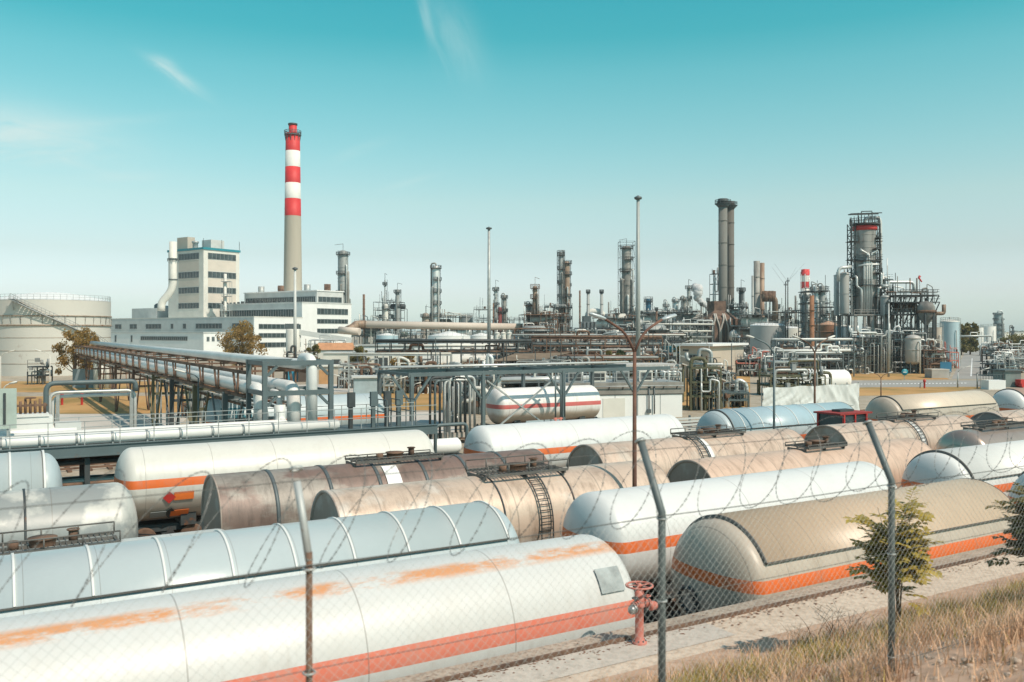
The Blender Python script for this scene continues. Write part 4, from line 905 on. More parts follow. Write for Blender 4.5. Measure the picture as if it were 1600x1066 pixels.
def pole_lamp(label, px, yt, Y, base=0.0, arms=((-1, 1.5),), mat=None, r=.06, rz=0, name='street_lamp', head=None, rise=.7, hl=.55):
    H = ZW(yt, Y) - rise; t = thing(name, label, 'lamp post', (XW(px, Y), Y, base), rz); mt = mat or galv; H -= base
    MB().cyl((0, 0, 0), (0, 0, H), r * 1.25, r * .8, 10).build('pole', mt, t)
    for sg, L_ in arms:
        MB().tube(bend([(0, 0, H - .02), (sg * L_ * .25, 0, H + rise * .6), (sg * L_ * .8, 0, H + rise)], .9, 6), r * .62, 8).build('arm', mt, t)
        h = MB(); x = sg * L_ * .78; h.lathe([(.02, 0), (.07, .05), (.11, .25), (.1, hl - .08), (.02, hl)], 12, axis='x')
        a = radians(14) * sg; vs = []
        for (p, q, s_) in h.v: p *= sg; s_ *= .62; q *= 1.25; vs.append((x + p * cos(a) - s_ * sin(a), q, H + rise - .0 + p * sin(a) + s_ * cos(a)))
        h.v = vs; h.build('lamp_head', head or offw, t)
    return t
def mast(label, px, yt, Y, wpx, mat=None):
    H = ZW(yt, Y); r = SZ(wpx, Y) / 2; t = thing('floodlight_mast', label, 'light mast', (XW(px, Y), Y, 0)); MB().cyl((0, 0, 0), (0, 0, H), r * 1.15, r * .7, 16).build('pole', mat or grey_l, t)
    c = MB().lathe([(r * .7, H - .5), (r * 1.6, H - .35), (r * 1.75, H - .05), (r * .5, H + .2), (.001, H + .3)], 16)
    c.build('head_frame', steel, t); return t
def building(label, corner_px, Y, La, Lb, H, mat, ang=55, name='building', cat='building', z0=0): return thing(name, label, cat, (XW(corner_px, Y), Y, 0), radians(ang))
def tA(px, cpx, Y, ang=55):
    x = (px - 800) / F; X = XW(cpx, Y); a = radians(ang); return (x * Y - X) / (cos(a) - x * sin(a))
def tB(px, cpx, Y, ang=55):
    x = (px - 800) / F; X = XW(cpx, Y); a = radians(ang); return (x * Y - X) / (-sin(a) - x * cos(a))
def window(t, face, u0, u1, z0, z1, off=.02, n=None, mat=None, fm=None):
    """a glazed band on the right (A) or left (B) face of a building thing"""
    m = MB(); fr = MB(); n = n or max(1, int((u1 - u0) / 1.8))
    def bx(mb, a, b, c, d, o0, o1): mb.box(a, b, -o1, -o0, c, d) if face == 'A' else mb.box(-o1, -o0, a, b, c, d)
    bx(m, u0, u1, z0, z1, -.05, off); w = m.build('window', mat or glass, t)
    for i in range(n + 1): u = u0 + (u1 - u0) * i / n; bx(fr, u - .06, u + .06, z0, z1, off, off + .06)
    for z in (z0, z1): bx(fr, u0 - .06, u1 + .06, z - .07, z + .07, off, off + .08)
    fr.build('window_frame', fm or grey_m, w); return w
def crown_mesh(rd, R_, H, n, leaf, clumps, flat=1.0):
    mb = MB(); cs = []
    for i in range(clumps):
        a = rd.uniform(0, 2 * pi); u = rd.random() ** .5; z = rd.uniform(.12, 1); k = sqrt(max(0, 1 - (z * 1.5 - .72) ** 2)) ; cs.append((Vector((R_ * u * k * cos(a), R_ * u * k * sin(a) * flat, H * z)), R_ * rd.uniform(.16, .36)))
    for i in range(n):
        c, r = rd.choice(cs); p = c + Vector((rd.gauss(0, 1), rd.gauss(0, 1), rd.gauss(0, .8))).normalized() * r * rd.random() ** .4
        u = Vector((rd.gauss(0, 1), rd.gauss(0, 1), rd.gauss(0, .6))).normalized(); v = u.orthogonal().normalized(); s = leaf * rd.uniform(.5, 1.3); w = u.cross(v)
        mb.add([p - v * s, p + w * s * .55, p + v * s, p - w * s * .55], [(0, 1, 2, 3)])
    return mb, cs
def tree(label, px, yt, Y, wpx, seed, lmat, name='tree', crown0=.25, leaf=.22, n=3500, clumps=34, group=None, base=0):
    rd = random.Random(seed); H = ZW(yt, Y) - base; R_ = SZ(wpx, Y) / 2; t = thing(name, label, 'tree' if name != 'bush' else 'bush', (XW(px, Y), Y, base), 0, group)
    mb, cs = crown_mesh(rd, R_, H * (1 - crown0), n, leaf, clumps); mb.build('crown', lmat, t, (0, 0, H * crown0))
    tr = MB(); tr.tube([(0, 0, 0), (rd.uniform(-.1, .1), 0, H * .3), (rd.uniform(-.3, .3), rd.uniform(-.2, .2), H * .75)], H * .025 + .05, 8, r2=H * .008)
    for c, r in cs[::3]: tr.tube([(0, 0, H * rd.uniform(.2, .45)), (c.x * .5, c.y * .5, H * crown0 + c.z * .6), (c.x, c.y, H * crown0 + c.z)], H * .009 + .02, 5, r2=.02)
    tr.build('trunk', M('bark', (.12, .08, .055), .9, 0, .3, 2), t); return t
# ---------------------------------------------------------------- power plant on the left
A_ = 55
bh = building('tall boiler house with beige panels, white corners and a blue roof edge', 318, 352, 0, 0, 0, white)
La, Lb, H = tA(374, 318, 352), tB(263, 318, 352), 42.2
MB().box(0, La, 0, Lb, 0, H).build('wall', offw, bh)
MB().box(-.35, La + .35, -.35, Lb + .35, H, H + .9).build('roof_edge', teal, bh)
for f, u0, u1 in (('A', tA(325, 318, 352), tA(368.5, 318, 352)), ('B', tB(311, 318, 352), tB(279, 318, 352))):
    for z0, z1 in ((21, 24.6), (27.5, 30.9), (33.8, 38.2)):
        m = MB(); m.box(u0, u1, -.012, .1, z0, z1) if f == 'A' else m.box(-.012, .1, u0, u1, z0, z1); m.build('panel', M('warm_panel', (.6, .535, .46), .8, 0, .06, .2), bh)
    for z0, z1 in ((18.6, 20.8), (24.8, 27.2), (31, 33.5), (38.5, 41)): window(bh, f, u0, u1, z0, z1)
MB().box(La * .25, La * .62, Lb * .05, Lb * .3, H + 1.1, H + 4.4).build('roof_house', grey_l, bh)
MB().box(La * .1, La * .3, Lb * .55, Lb * .85, H + 1.1, H + 6).build('roof_house', beige, bh)
MB().lathe([(1.1, H + 1.1), (1.1, H + 3), (1.4, H + 3.2), (1.4, H + 3.9), (.001, H + 4.2)], 16, (La * .12, Lb * .35, 0)).build('roof_vent', galv, bh)
m = MB()
for x, y in ((0, 0), (La, 0), (La, Lb * .5), (La * .5, 0)): m.bar((x, y, H + 1), (x, y, H + 4.5), .14)
m.build('antenna', steel, bh)
fd = thing('flue_duct', 'fat pale flue duct curving up the left side of the boiler house', 'duct', (0, 0, 0))
Yf = 348; q = [W(252, 486, Yf), W(252, 473, Yf), W(270.5, 452, Yf), W(270.5, 378, Yf)]
MB().tube(bend(q, 4.5, 5), SZ(11.5, Yf) / 2, 20).build('duct', offw, fd); m = MB()
for y in (405, 437): m.lathe(ring_me(SZ(11.5, Yf) / 2, ZW(y, Yf), w=.2, t=.25), 20, (q[3].x, q[3].y, 0))
rail(m, ringpts((q[3].x, q[3].y), SZ(17, Yf) / 2, ZW(409, Yf), 10), 1.2, .08, 2, True); m.build('bracket', steel, fd)
unit('small scaffolded stack with ladders against the right face of the boiler house', 352.5, 440, 346, 13, 3.2, 5, galv, 5, 2, 0, name='scaffold_stack', cat='chimney', tight=1)
stack('slim pale stack standing in the scaffold beside the boiler house', 352, 428, 347.5, 4.5, offw, None, False)
hall = building('long white turbine hall with dark window bands and white end wall', 472, 330, 0, 0, 0, white); La, Lb = tA(549, 472, 330), tB(245, 472, 330)
MB().box(0, La, 0, Lb, 0, 20).build('wall', white, hall); MB().box(-.15, La + .15, -.15, Lb + .15, 20, 20.4).build('roof', grey_l, hall)
m = MB().box(-.02, .05, tB(472, 472, 330) + 4, Lb - 1, 17.9, 19.9); m.build('fascia', grey_l, hall)
window(hall, 'B', tB(463, 472, 330), tB(250, 472, 330), 14.4, 17.7, n=60)
for z0, z1 in ((15.8, 18.1), (12.3, 14.0), (8.5, 10.3)): window(hall, 'A', tA(495.5, 472, 330), tA(543.5, 472, 330), z0, z1)
m = MB(); rd = random.Random(4)
for k in range(26): y = Lb * .12 + Lb * .7 * k / 26; s = rd.uniform(.5, 1.3); m.box(1, 1 + s, y, y + s, 20.4, 20.4 + s)
m.build('roof_vent', steel_d, hall)
ph = building('grey rooftop hall with window strip and four short vent stacks', 495, 345, 0, 0, 0, grey_l, name='building'); La, Lb = tA(536.5, 495, 345), tB(382, 495, 345)
MB().box(0, La, 0, Lb, 20.45, 25.2).build('wall', grey_l, ph); MB().box(-.3, La + .3, -.3, Lb + .3, 25.2, 25.6).build('roof', white, ph)
window(ph, 'B', .8, Lb - 1, 20.8, 23.1, n=40); window(ph, 'A', .8, La - 1, 20.9, 23.0)
for px in (406, 437, 479, 504):
    y = tB(px, 495, 345) + 4 if px < 495 else 1.5; MB().lathe([(1.3, 25.6), (1.3, 28.2), (1.05, 28.2), (1.05, 26)], 16, (4 if px < 495 else 7, y, 0)).build('vent_stack', galv if px in (406, 479) else rusty, ph)
an = building('grey and white annex with small dark windows below the turbine hall', 397, 305, 0, 0, 0, white); La, Lb = tA(473, 397, 305), tB(166, 397, 305)
MB().box(0, La, 0, Lb, 0, 14.2).build('wall', white, an); MB().box(-.1, La, -.1, Lb, 14.2, 14.5).build('roof', offw, an); MB().box(-.025, .05, .6, Lb, 9.2, 14.15).build('fascia', grey_l, an)
for a, b in ((375, 363), (347, 306), (291, 286), (271, 267), (252, 228), (214, 203), (190, 180)): window(an, 'B', tB(a, 397, 305), tB(b, 397, 305), 10.3, 12.1, .035)
for z0, z1 in ((10.1, 11.8), (7, 8.6), (3.6, 5.3)): window(an, 'A', 2, La - 1, z0, z1)
lo = building('low white workshop in front of the annex with one window strip', 318, 285, 0, 0, 0, white); La, Lb = tA(352, 318, 285), tB(166, 318, 285)
MB().box(0, La, 0, Lb, 0, 8.7).build('wall', white, lo); MB().box(-.2, La, -.2, Lb, 8.7, 9.0).build('roof', grey_l, lo)
window(lo, 'B', tB(293, 318, 285), tB(220, 318, 285), 6.2, 7.5, n=24)
for a, b in ((323, 327), (331, 335), (339, 343)): window(lo, 'A', tA(a, 318, 285), tA(b, 318, 285), 6, 7.4, n=2)
for a in (207, 182): window(lo, 'B', tB(a, 318, 285), tB(a - 2.5, 318, 285), 5.5, 7.8, n=1)
ru = MB(); Yr = 345
wg = building('low grey wing with rounded roof unit left of the turbine hall', 245, 372, 0, 0, 0, grey_l); MB().box(0, 12, 0, tB(206, 245, 372), 0, 19.2).build('wall', grey_l, wg); MB().lathe([(2, 19.2), (2, 20.5), (1.2, 21.2), (.001, 21.4)], 14, (3, 3, 0)).build('roof_unit', steel, wg)
# red and white chimney
Yc = 372; ch = thing('chimney', 'tall concrete chimney with red and white bands behind the turbine hall', 'chimney', (XW(457.5, Yc), Yc, 0))
def rc(y): return SZ(21.6 + (28.5 - 21.6) * (y - 207) / (455 - 207), Yc) / 2
cconc = M('chimney_concrete', (.42, .38, .31), .9, 0, .1, .12, streak=.9)
MB().lathe([(rc(519) * 1.02, 0), (rc(338), ZW(338, Yc))], 40).build('shaft', cconc, ch)
redp = M('chimney_red', (.58, .03, .03), .6, 0, .1, .2); whp = M('chimney_white', (.7, .69, .65), .7, 0, .08, .2, rust=.03)
for y0, y1, mt in ((338, 311, redp), (311, 286.5, whp), (286.5, 261.5, redp), (261.5, 236.5, whp), (236.5, 209, redp)):
    MB().lathe([(rc(y0) * 1.005, ZW(y0, Yc)), (rc(y1) * 1.005, ZW(y1, Yc)), (rc(y1) * .7, ZW(y1, Yc))], 40).build('painted_band', mt, ch)
MB().lathe([(SZ(12.5, Yc) / 2, ZW(209, Yc)), (SZ(12.5, Yc) / 2, ZW(194, Yc)), (SZ(10, Yc) / 2, ZW(194, Yc)), (SZ(10, Yc) / 2, ZW(204, Yc))], 28).build('liner', redp, ch)
MB().lathe(ring_me(SZ(12.5, Yc) / 2, ZW(194.6, Yc), w=.35, t=.25), 28).build('liner_rim', steel_d, ch)
m = MB(); z = ZW(212, Yc); m.lathe([(rc(212), z), (SZ(26, Yc) / 2, z), (SZ(26, Yc) / 2, z + .35), (rc(212), z + .35)], 24, smooth=False); rail(m, ringpts((0, 0), SZ(25.5, Yc) / 2, z + .35, 18), 1.6, .1, 2, True)
for k in range(12): g = k * pi / 6; m.bar((SZ(25, Yc) / 2 * cos(g), SZ(25, Yc) / 2 * sin(g), z), (rc(215) * cos(g), rc(215) * sin(g), z - 2.5), .2)
m.build('gallery', steel, ch)
# ---------------------------------------------------------------- big storage tank with stairs on the left
Yt = 190; r = SZ(170, Yt) / 2; Ht = ZW(471, Yt)
tsh = M('big_tank_shell', (.56, .54, .49), .6, 0, .05, .12, rust=.03, streak=.6)
bt = thing('storage_tank', 'huge pale cylindrical storage tank with outside stairs at the left edge', 'storage tank', (XW(80, Yt), Yt, 0))
MB().lathe([(r, 0), (r, Ht)], 96).build('shell', tsh, bt); MB().lathe([(r + .05, Ht), (r * .9, Ht + .35), (r * .6, Ht + 1.25), (r * .25, Ht + 1.85), (.001, Ht + 2.0)], 96).build('roof', white, bt)
hp = MB()
for f, w, t_ in ((.79, .11, .2), (.665, .16, .22), (.33, .05, .04), (.16, .05, .04), (.5, .05, .04)): hp.lathe(ring_me(r, Ht * f, w=w, t=t_), 96)
hp.build('wind_girder', M('rust_stained_paint', (.33, .26, .2), .7, 0, .25, .4, rust=.4), bt)
gs = MB()
for f in (.73, .79):
    for k in range(36): g = 2 * pi * k / 36; gs.bar((r * cos(g), r * sin(g), Ht * .665), ((r + .2) * cos(g), (r + .2) * sin(g), Ht * .79), .09)
gs.build('stiffener', tsh, bt)
k = MB(); rail(k, ringpts((0, 0), r - .1, Ht, 60), closed=True, r=.03, every=2); k.build('railing', galv, bt)
st = MB(); ns = 44; a0, a1 = radians(-97), radians(50)
def sp_(f, o): a = a0 + (a1 - a0) * f; return Vector(((r + o) * cos(a), (r + o) * sin(a), Ht * (1 - f * 1.02) + .1))
for i in range(ns):
    f = i / ns; p0, p1 = sp_(f, .1), sp_(f, 1.1); u = sp_(f + 1 / ns, .1) - p0; u.z = 0; st.add([p0, p1, p1 + u, p0 + u], [(0, 1, 2, 3)]); st.bar(p1, p1 + Vector((0, 0, 1.1)), .05)
for o in (.1, 1.1): st.tube([sp_(i / ns, o) - Vector((0, 0, .1)) for i in range(ns + 1)], .12, 4)
for z in (.6, 1.1): st.tube([sp_(i / ns, 1.1) + Vector((0, 0, z)) for i in range(ns + 1)], .04, 4)
for f0, w in ((0, .05), (.42, .04)):
    for i in range(8): p = sp_(f0 + w * i / 8, .1); q = sp_(f0 + w * i / 8, 1.5); st.bar(p - Vector((0, 0, .05)), Vector((q.x, q.y, p.z - .05)), .45, .08)
    p = sp_(f0 + w / 2, 1.5); rail(st, [(sp_(f0, 1.5).x, sp_(f0, 1.5).y, p.z), (sp_(f0 + w, 1.5).x, sp_(f0 + w, 1.5).y, p.z)], 1.1, .03)
    st.bar((sp_(f0, .1).x, sp_(f0, .1).y, p.z - 1.8), (p.x, p.y, p.z), .12)
st.build('stairs', grey_m, bt)
# ---------------------------------------------------------------- pipe bridge running away to the left
rs0, rs1 = 12.4, 16.1; rk = thing('pipe_bridge', 'rusty pipe bridge with big insulated pipes running back from the grey portal frames', 'pipe bridge', R(14.2, 46), RZ + pi / 2)
# local x = away from the camera (n), local y = -u
Lr = 118; wy = 1.75
m = MB()
for y in (-wy, wy):
    for z in (6.72, 5.35): m.bar((4, y, z), (Lr, y, z), .1, .14 if z < 6 else .2)
    for i in range(24): x = 6 + i * 4.7 + rd.uniform(-.6, .6); m.bar((x, y, 5.35), (x, y, 6.72), .1); m.bar((x + .3, y, 5.35), (x + 1.0, y, 6.72), .06); m.bar((x + .6, y, 5.35), (x + 1.3, y, 6.72), .06)
for i in range(16): x = 6 + i * 7.2; m.bar((x, -wy, 6.7), (x, wy, 6.7), .12); m.bar((x, -wy, 5.33), (x, wy, 5.33), .14)
m.build('truss', rusty, rk)
for i, x in enumerate((9, 18, 27, 36, 48, 62, 78, 96, 114)):
    p = MB(); mt = steel_b if i == 0 else (olive if i in (1, 3) else (steel_d if i == 2 else rusty))
    for y in (-wy, wy): p.bar((x, y, 0), (x, y, 5.35), .3 if i < 3 else .22); p.bar((x + .4, y * .95, .1), (x + 4, y * .95, 5.0), .12); p.bar((x - .4, y * .95, .1), (x - 4, y * .95, 5.0), .12)
    for z in (3.6, 5.0): p.bar((x, -wy, z), (x, wy, z), .2)
    p.build('bent', mt, rk)
for y, r_, z in ((1.35, .36, 5.85), (-.15, .38, 5.95), (.4, .16, 5.65), (-1.2, .12, 5.62)):
    if r_ > .3: q = [(Lr, y, z), (1.2 if y < .5 else 2.4, y, z), (1.2 if y < .5 else 2.4, y, 3.6)]
    else: q = [(Lr, y, z), (2.0, y, z), (2.0, y, 3.8)]
    MB().tube(bend(q, .75, 6), r_, 16).build('pipe', clad_w, rk)
MB().tube(bend([(Lr, -.9, 7.2), (2.0, -.9, 7.2), (2.0, -.9, 7.55), (.4, -.9, 7.55), (.4, -.9, 3.85)], .6, 6), .3, 16).build('pipe', clad_w, rk)
for y in (-1.4, -.7, .1, .8, 1.4): MB().tube([(4, y, 4.75), (Lr, y, 4.75)], .09, 8).build('pipe', rd.choice([galv, rusty, clad_g]), rk)
m = MB()
for i in range(10):
    a = Vector((30 + i * .9, rd.uniform(-1.6, 1.6), 0)); m.bar(a, a + Vector((0, 0, 4.8)), .12)
m.build('riser', clad_g, rk)
unit('tangle of rusty valves and vertical pipes under the pipe bridge', 300, 612, 92, 34, 3, 31, rusty, 2, 9, 1, risers=6, pm=[clad_g, rusty, galv])
# grey portal frames where the bridge lands on the platform
pf = thing('portal_frame', 'grey blue steel portal frame carrying the end of the pipe bridge', 'steel frame', R(12.5, 46.2), RZ)
m = MB()
for x in (0, 3.6):
    p = MB()
    for y in (0, 3.3): p.bar((x, y, 0), (x, y, 7.35), .24)
    p.build('post', steel_b, pf)
for y in (0, 3.3):
    for z in (5.75, 7.35): m.bar((-.14, y, z), (3.74, y, z), .2, .26)
for x in (0, 3.6):
    for z in (5.75, 7.35): m.bar((x, 0, z), (x, 3.3, z), .18, .24)
for x, sg in ((.15, 1), (3.45, -1)):
    for z in (5.6, 7.2): m.bar((x, 0, z - .5), (x + sg * .5, 0, z), .14)
m.build('beam', steel_b, pf)
for a, b in (((2.9, .3, 3.9), (2.7, .3, 5.6)), ((3.2, 1.5, 3.9), (2.8, 1.5, 5.6))): MB().bar(a, b, .16).build('strut', steel_d, pf)
# loading platform
ZD = 3.78; lp = thing('loading_platform', 'long grey steel loading platform with handrail and white pipes beside the tracks', 'platform', R(0, 44), RZ); X0, X1 = -8.0, sx(683, 44)
MB().box(X0, X1, 0, 3.2, ZD - .1, ZD).build('deck', steel, lp)
m = MB(); m.box(X0, X1, -.06, .06, ZD - .38, ZD + .06); m.box(X0, X1, -.14, .14, ZD - .42, ZD - .37); m.box(X0, X1, -.12, .12, ZD + .06, ZD + .1); m.box(X0, X1, 3.1, 3.25, ZD - .4, ZD - .1); m.build('edge_beam', steel_b, lp)
for i in range(11):
    x = X0 + .6 + (X1 - X0 - 1.2) * i / 10; p = MB()
    for y in (.3, 2.9): p.bar((x, y, 0), (x, y, ZD - .38), .22)
    p.bar((x, .3, 1.9), (x, 2.9, 1.9), .14); p.bar((x, .3, 3.0), (x, 2.9, 3.0), .14); p.build('post', steel_d, lp)
m = MB(); rail(m, [(X0, .1, ZD + .06), (X1, .1, ZD + .06)], 1.1, .022, 1.45); rail(m, [(X0, 3.1, ZD), (X1, 3.1, ZD)], 1.1, .022, 1.45); m.build('railing', galv, lp)
for y, z, r_ in ((.75, ZD + .3, .26), (1.65, ZD + .34, .3)): MB().tube(bend([(X0, y, z), (13.4 if y > 1 else 12.2, y, z), (13.4 if y > 1 else 12.2, y + .9, z), (13.4 if y > 1 else 12.2, y + .9, z + 1)] if y > 1 else [(X0, y, z), (16, y, z)], .5), r_, 14).build('pipe', clad_w, lp)
m = MB()
for i in range(14): x = X0 + 1 + i * 1.5; m.box(x - .04, x + .04, .45, 2.0, ZD, ZD + .12); m.lathe(ring_me(.26, x, w=.05, t=.025), 14, (0, .75, ZD + .3), 'x')
m.build('pipe_clamp', galv, lp)
for k in range(6): MB().tube([(X0, .5 + k * .42, 2.05 + .95 * (k % 2)), (X1 - 2, .5 + k * .42, 2.05 + .95 * (k % 2))], .09 + .03 * (k % 3), 8).build('under_pipe', [rusty, steel_d, galv][k % 3], lp)
for i, x in enumerate((16.9, 18.2, 19.0, 19.7)):
    p = MB().box(x - .1, x + .1, 1.2, 1.4, ZD, ZD + 1.9); p.box(x - .2, x + .2, 1.1, 1.3, ZD + 1.15, ZD + 1.95); p.build('control_box', steel_b if i % 2 else steel_d, lp)
for x in (18.6, 19.4, 20.3): p = MB(); rail(p, [(x, .3, ZD), (x, 2.9, ZD)], 1.5, .03, 1.3); p.build('gate_rail', steel_b, lp)
hoop = MB().tube(bend([R(21.6, 44.5, 0), R(21.6, 44.5, 3.75), R(23.6, 44.5, 3.75), R(23.6, 44.5, 0)], .3), .1, 10); tag(hoop.build('pipe_hoop', steel_b), 'grey pipe hoop barrier at the end of the loading platform', 'barrier')
# things at the left end of the platform
wv_ = thing('pipe_manifold', 'white boxy insulated valve manifold on the platform at the left edge', 'manifold', R(sx(36, 46.5), 46.6, ZD), RZ)
m = MB().box(-1.5, 1.2, -.5, .5, .6, 1.3); m.build('body', clad_w, wv_); MB().box(-1.0, 1.05, -.55, .55, 1.3, 1.42).build('cover', clad_w, wv_); MB().tube([(-2.5, -.2, .42), (2.2, -.2, .42)], .42, 16).build('pipe', clad_w, wv_); MB().box(1.3, 2.4, -.5, .5, 0, .95).build('box', grey_l, wv_)
m = MB()
for k in range(7): x = -.3 + k * .2; m.cyl((x, 0, 1.42), (x, 0, 1.9 + .1 * (k % 3)), .06, n=8)
m.bar((-.5, 0, 1.8), (1.0, 0, 1.8), .1); m.torus((.3, 0, 2.15), .22, .03, 16, 6); m.bar((.3, 0, 1.4), (.3, 0, 2.15), .08); m.build('valve', rusty, wv_)
hb = thing('sign_board', 'pale green rounded board on a post beside the white manifold', 'board', R(sx(12, 45.2), 45.2, ZD), RZ); MB().box(-.35, .35, -.04, .04, .9, 2.7).build('panel', M('pale_green_paint', (.4, .47, .42), .6), hb); MB().bar((0, .06, 0), (0, .06, 1.2), .08).build('post', galv, hb); MB().bar((-.12, -.05, 1.1), (-.12, -.05, 2.5), .1).build('handle', steel_d, hb)
# pipe portal loop on the left
pl = thing('pipe_portal', 'bare pipe portal with parallel grey pipes dropping to the platform', 'pipework', R(sx(72, 56), 56), RZ); Wp = sx(212, 56) - sx(72, 56)
for k, (z, r_) in enumerate(((6.1, .14), (5.55, .1), (5.3, .1))): MB().tube(bend([(.2 * k, .3 * k, 0), (.2 * k, .3 * k, z), (Wp, .3 * k, z), (Wp, .3 * k, z - (5 if k == 1 else .6))], .5, 6), r_, 12).build('pipe', [steel_b, clad, clad_w][k], pl)
m = MB()
for x in (.6, Wp - .2): m.bar((x, .3, 0), (x, .3, 5.4), .18)
m.build('post', galv, pl)
fp = thing('pipe_run', 'thick white pipe crossing low at the left edge', 'pipe', R(0, 60), RZ); q = [(sx(-60, 60), 0, 3.6), (sx(70, 60), 0, 3.6), (sx(70, 60), 0, 0)]
MB().tube(bend(q, .5), .32, 14).build('pipe', clad_w, fp); MB().tube([(sx(-60, 60), -.5, 2.9), (sx(70, 60), -.5, 2.9), (sx(70, 60), -.5, 0)], .08, 8).build('red_pipe', red, fp); m = MB()
for x in (sx(-40, 60), sx(30, 60)): m.bar((x, 0, 0), (x, 0, 3.3), .2)
m.build('support', steel, fp)
unit('small dark pump frame with pale top box below the big storage tank', 55, 574, 150, 24, 3, 12, steel_d, 2, 4, 1, pm=[steel_d, galv])
dr = thing('drum_filter', 'row of upright white pipes and grey cabinet under the pipe bridge', 'pipework', W(150, 600, 140).xy.to_3d(), 0)
for k in range(4): MB().tube([(k * .9, 0, 0), (k * .9, 0, 6)], .38, 12).build('pipe', clad_w if k < 3 else conc, dr)
MB().box(-4.5, -.8, 1.5, 3, 0, 3).build('cabinet', M('cabinet_grey_blue', (.22, .27, .29), .6), dr)
for px in (97, 128): tag(MB().lathe([(.14, 0), (.14, 1.1), (.2, 1.15), (.2, 1.35), (.1, 1.5), (.001, 1.55)], 12).build('hydrant', red, None, G(px, 633)), 'small red hydrant on the dry lawn ' + ('beside the grey cabinet' if px == 97 else 'below the upright white pipes'), 'hydrant')
# ---------------------------------------------------------------- refinery columns and stacks along the skyline
column('pale grey column with dark platforms rising behind the white turbine hall', 536, 391, 420, 16, clad_g, 5, 2, 2, side=-1, top='davit')
stack('slender brown stack between the turbine hall and the dark column cluster', 568.5, 460, 380, 4.2, rusty, 3.6, False)
column('slim spired column topped by a thin mast in the dark cluster', 601.5, 437, 430, 4.5, clad_g, 3, 4, 1, neck=(.62, .45), top='davit')
column('capped column with broad crown platform at the right of the dark cluster', 621, 452, 425, 9, clad_g, 4, 5, 1, neck=(.7, .7), top='davit')
column('stubby white vessel column in front of the dark cluster', 603, 475, 415, 7, offw, 2, 6, 1)
unit('dark open column cluster with many floors left of the skyline', 604, 472, 432, 42, 10, 13, steel_d, 6, 10, 5, drum_mats=[steel, clad_g, steel_d], pm=[steel, galv], mast=4, name='process_structure')
column('slim pale column with one dark riser pipe and side balconies', 681, 415, 400, 12, clad, 7, 7, 2, side=1, name='distillation_column')
column('short rusty streaked column beside the slim pale column', 665, 489, 395, 11, M('streaked_rust_cladding', (.4, .33, .27), .6, .2, .25, .4, rust=.3, streak=.8), 2, 8, 1, top='davit')
storage_tank('plain grey steel tank on the skyline behind the long duct', 728, 493, 420, 22, grey_m, 'flat', .02)
unit('open tank frame with railings beside the plain grey skyline tank', 752, 484, 410, 24, 8, 14, steel_d, 4, 6, 1, mast=3, name='process_structure')
column('slender tower with wide crown platform right of the tall thin mast', 774.5, 448, 400, 6, galv, 4, 9, 1, top='davit', neck=(.8, .8))
column('stumpy dark red column among the small skyline towers', 781, 480, 395, 6, M('dark_red_paint', (.2, .04, .035), .6, 0, .2, .3), 2, 10, 1)
column('slim sooty column at the right of the dark red stump', 788, 461, 398, 5.5, clad_d, 4, 11, 1)
stack('thin dark red pole stack right beside the tall thin mast', 771, 474, 300, 2.2, rusty, None, False)
column('rusty crowded column with many balconies behind the end of the long duct', 836, 447, 300, 9, clad_b, 7, 12, 3, neck=(.75, .8), top='davit', pmat=rusty)
column('short sooty column hugging the rusty crowded column', 827, 474, 302, 8, clad_d, 5, 13, 2, pmat=rusty)
unit('rusty pipe and platform jumble at the foot of the rusty crowded column', 845, 492, 296, 52, 8, 15, rusty, 4, 16, 5, pm=[clad, rusty, clad_d, clad_w], mast=3)
column('tall brown column with external grey pipes and an open head frame', 885, 408, 380, 11, clad_b, 8, 14, 2, side=1, top='none')
column('pale riser column with ladder cage joined to the tall brown column', 876.5, 394, 378, 6, clad_g, 7, 15, 3, side=-1, cage=True)
unit('steel head frame and walkways around the foot of the tall brown column', 872, 480, 372, 44, 8, 16, steel, 4, 12, 3, mast=4)
stack('thin rusty pole stack right of the tall brown column', 906, 454, 350, 3, rusty, 2.6, False)
stack('grey capped furnace stack, the left one of a matching pair', 919, 456, 360, 6.4, clad_g, 4.4, hoops=4)
stack('grey capped furnace stack, the right one of a matching pair', 940, 456, 360, 6.4, clad_g, 4.4, hoops=4)
stack('short dark stack with conical hopper near the capped pair', 951, 472, 365, 3, clad_d, 2.4, False)
fb = thing('furnace', 'grey furnace box with dark V braces under the capped stacks', 'furnace', (XW(930, 362), 362, 0)); w_ = SZ(46, 362)
MB().box(-w_ / 2, w_ / 2, -4, 6, 0, ZW(503, 362)).build('body', M('furnace_grey', (.2, .23, .24), .6, .2, .2, .2), fb); m = MB()
for k in range(8): x = -w_ / 2 + w_ * k / 8; m.bar((x, -4.1, 0), (x + w_ / 16, -4.1, ZW(504, 362)), .3); m.bar((x + w_ / 8, -4.1, 0), (x + w_ / 16, -4.1, ZW(504, 362)), .3)
m.build('brace', steel_d, fb); MB().tube(bend([(-3, 0, ZW(503, 362)), (-3, 0, ZW(487, 362)), (3, 0, ZW(487, 362)), (3, 0, ZW(503, 362))], 2), 1.3, 12).build('duct', offw, fb); MB().prism([(-w_ / 2 + 1, -3), (-2, -3), (-2, 5), (-w_ / 2 + 1, 5)], ZW(503, 362), ZW(494, 362)).build('plenum', steel, fb)
column('tall sooty scaffolded column with crown platforms left of the pale mast', 979, 384, 380, 15, clad_d, 9, 17, 4, cage=True, side=-1, top='davit')
column('slim white pipe column hugging the sooty scaffolded column', 989.5, 480, 378, 4, offw, 2, 18, 0)
column('blue column with open cage right of the pale mast', 1013, 467, 420, 7, blue, 4, 19, 1, cage=True, top='none')
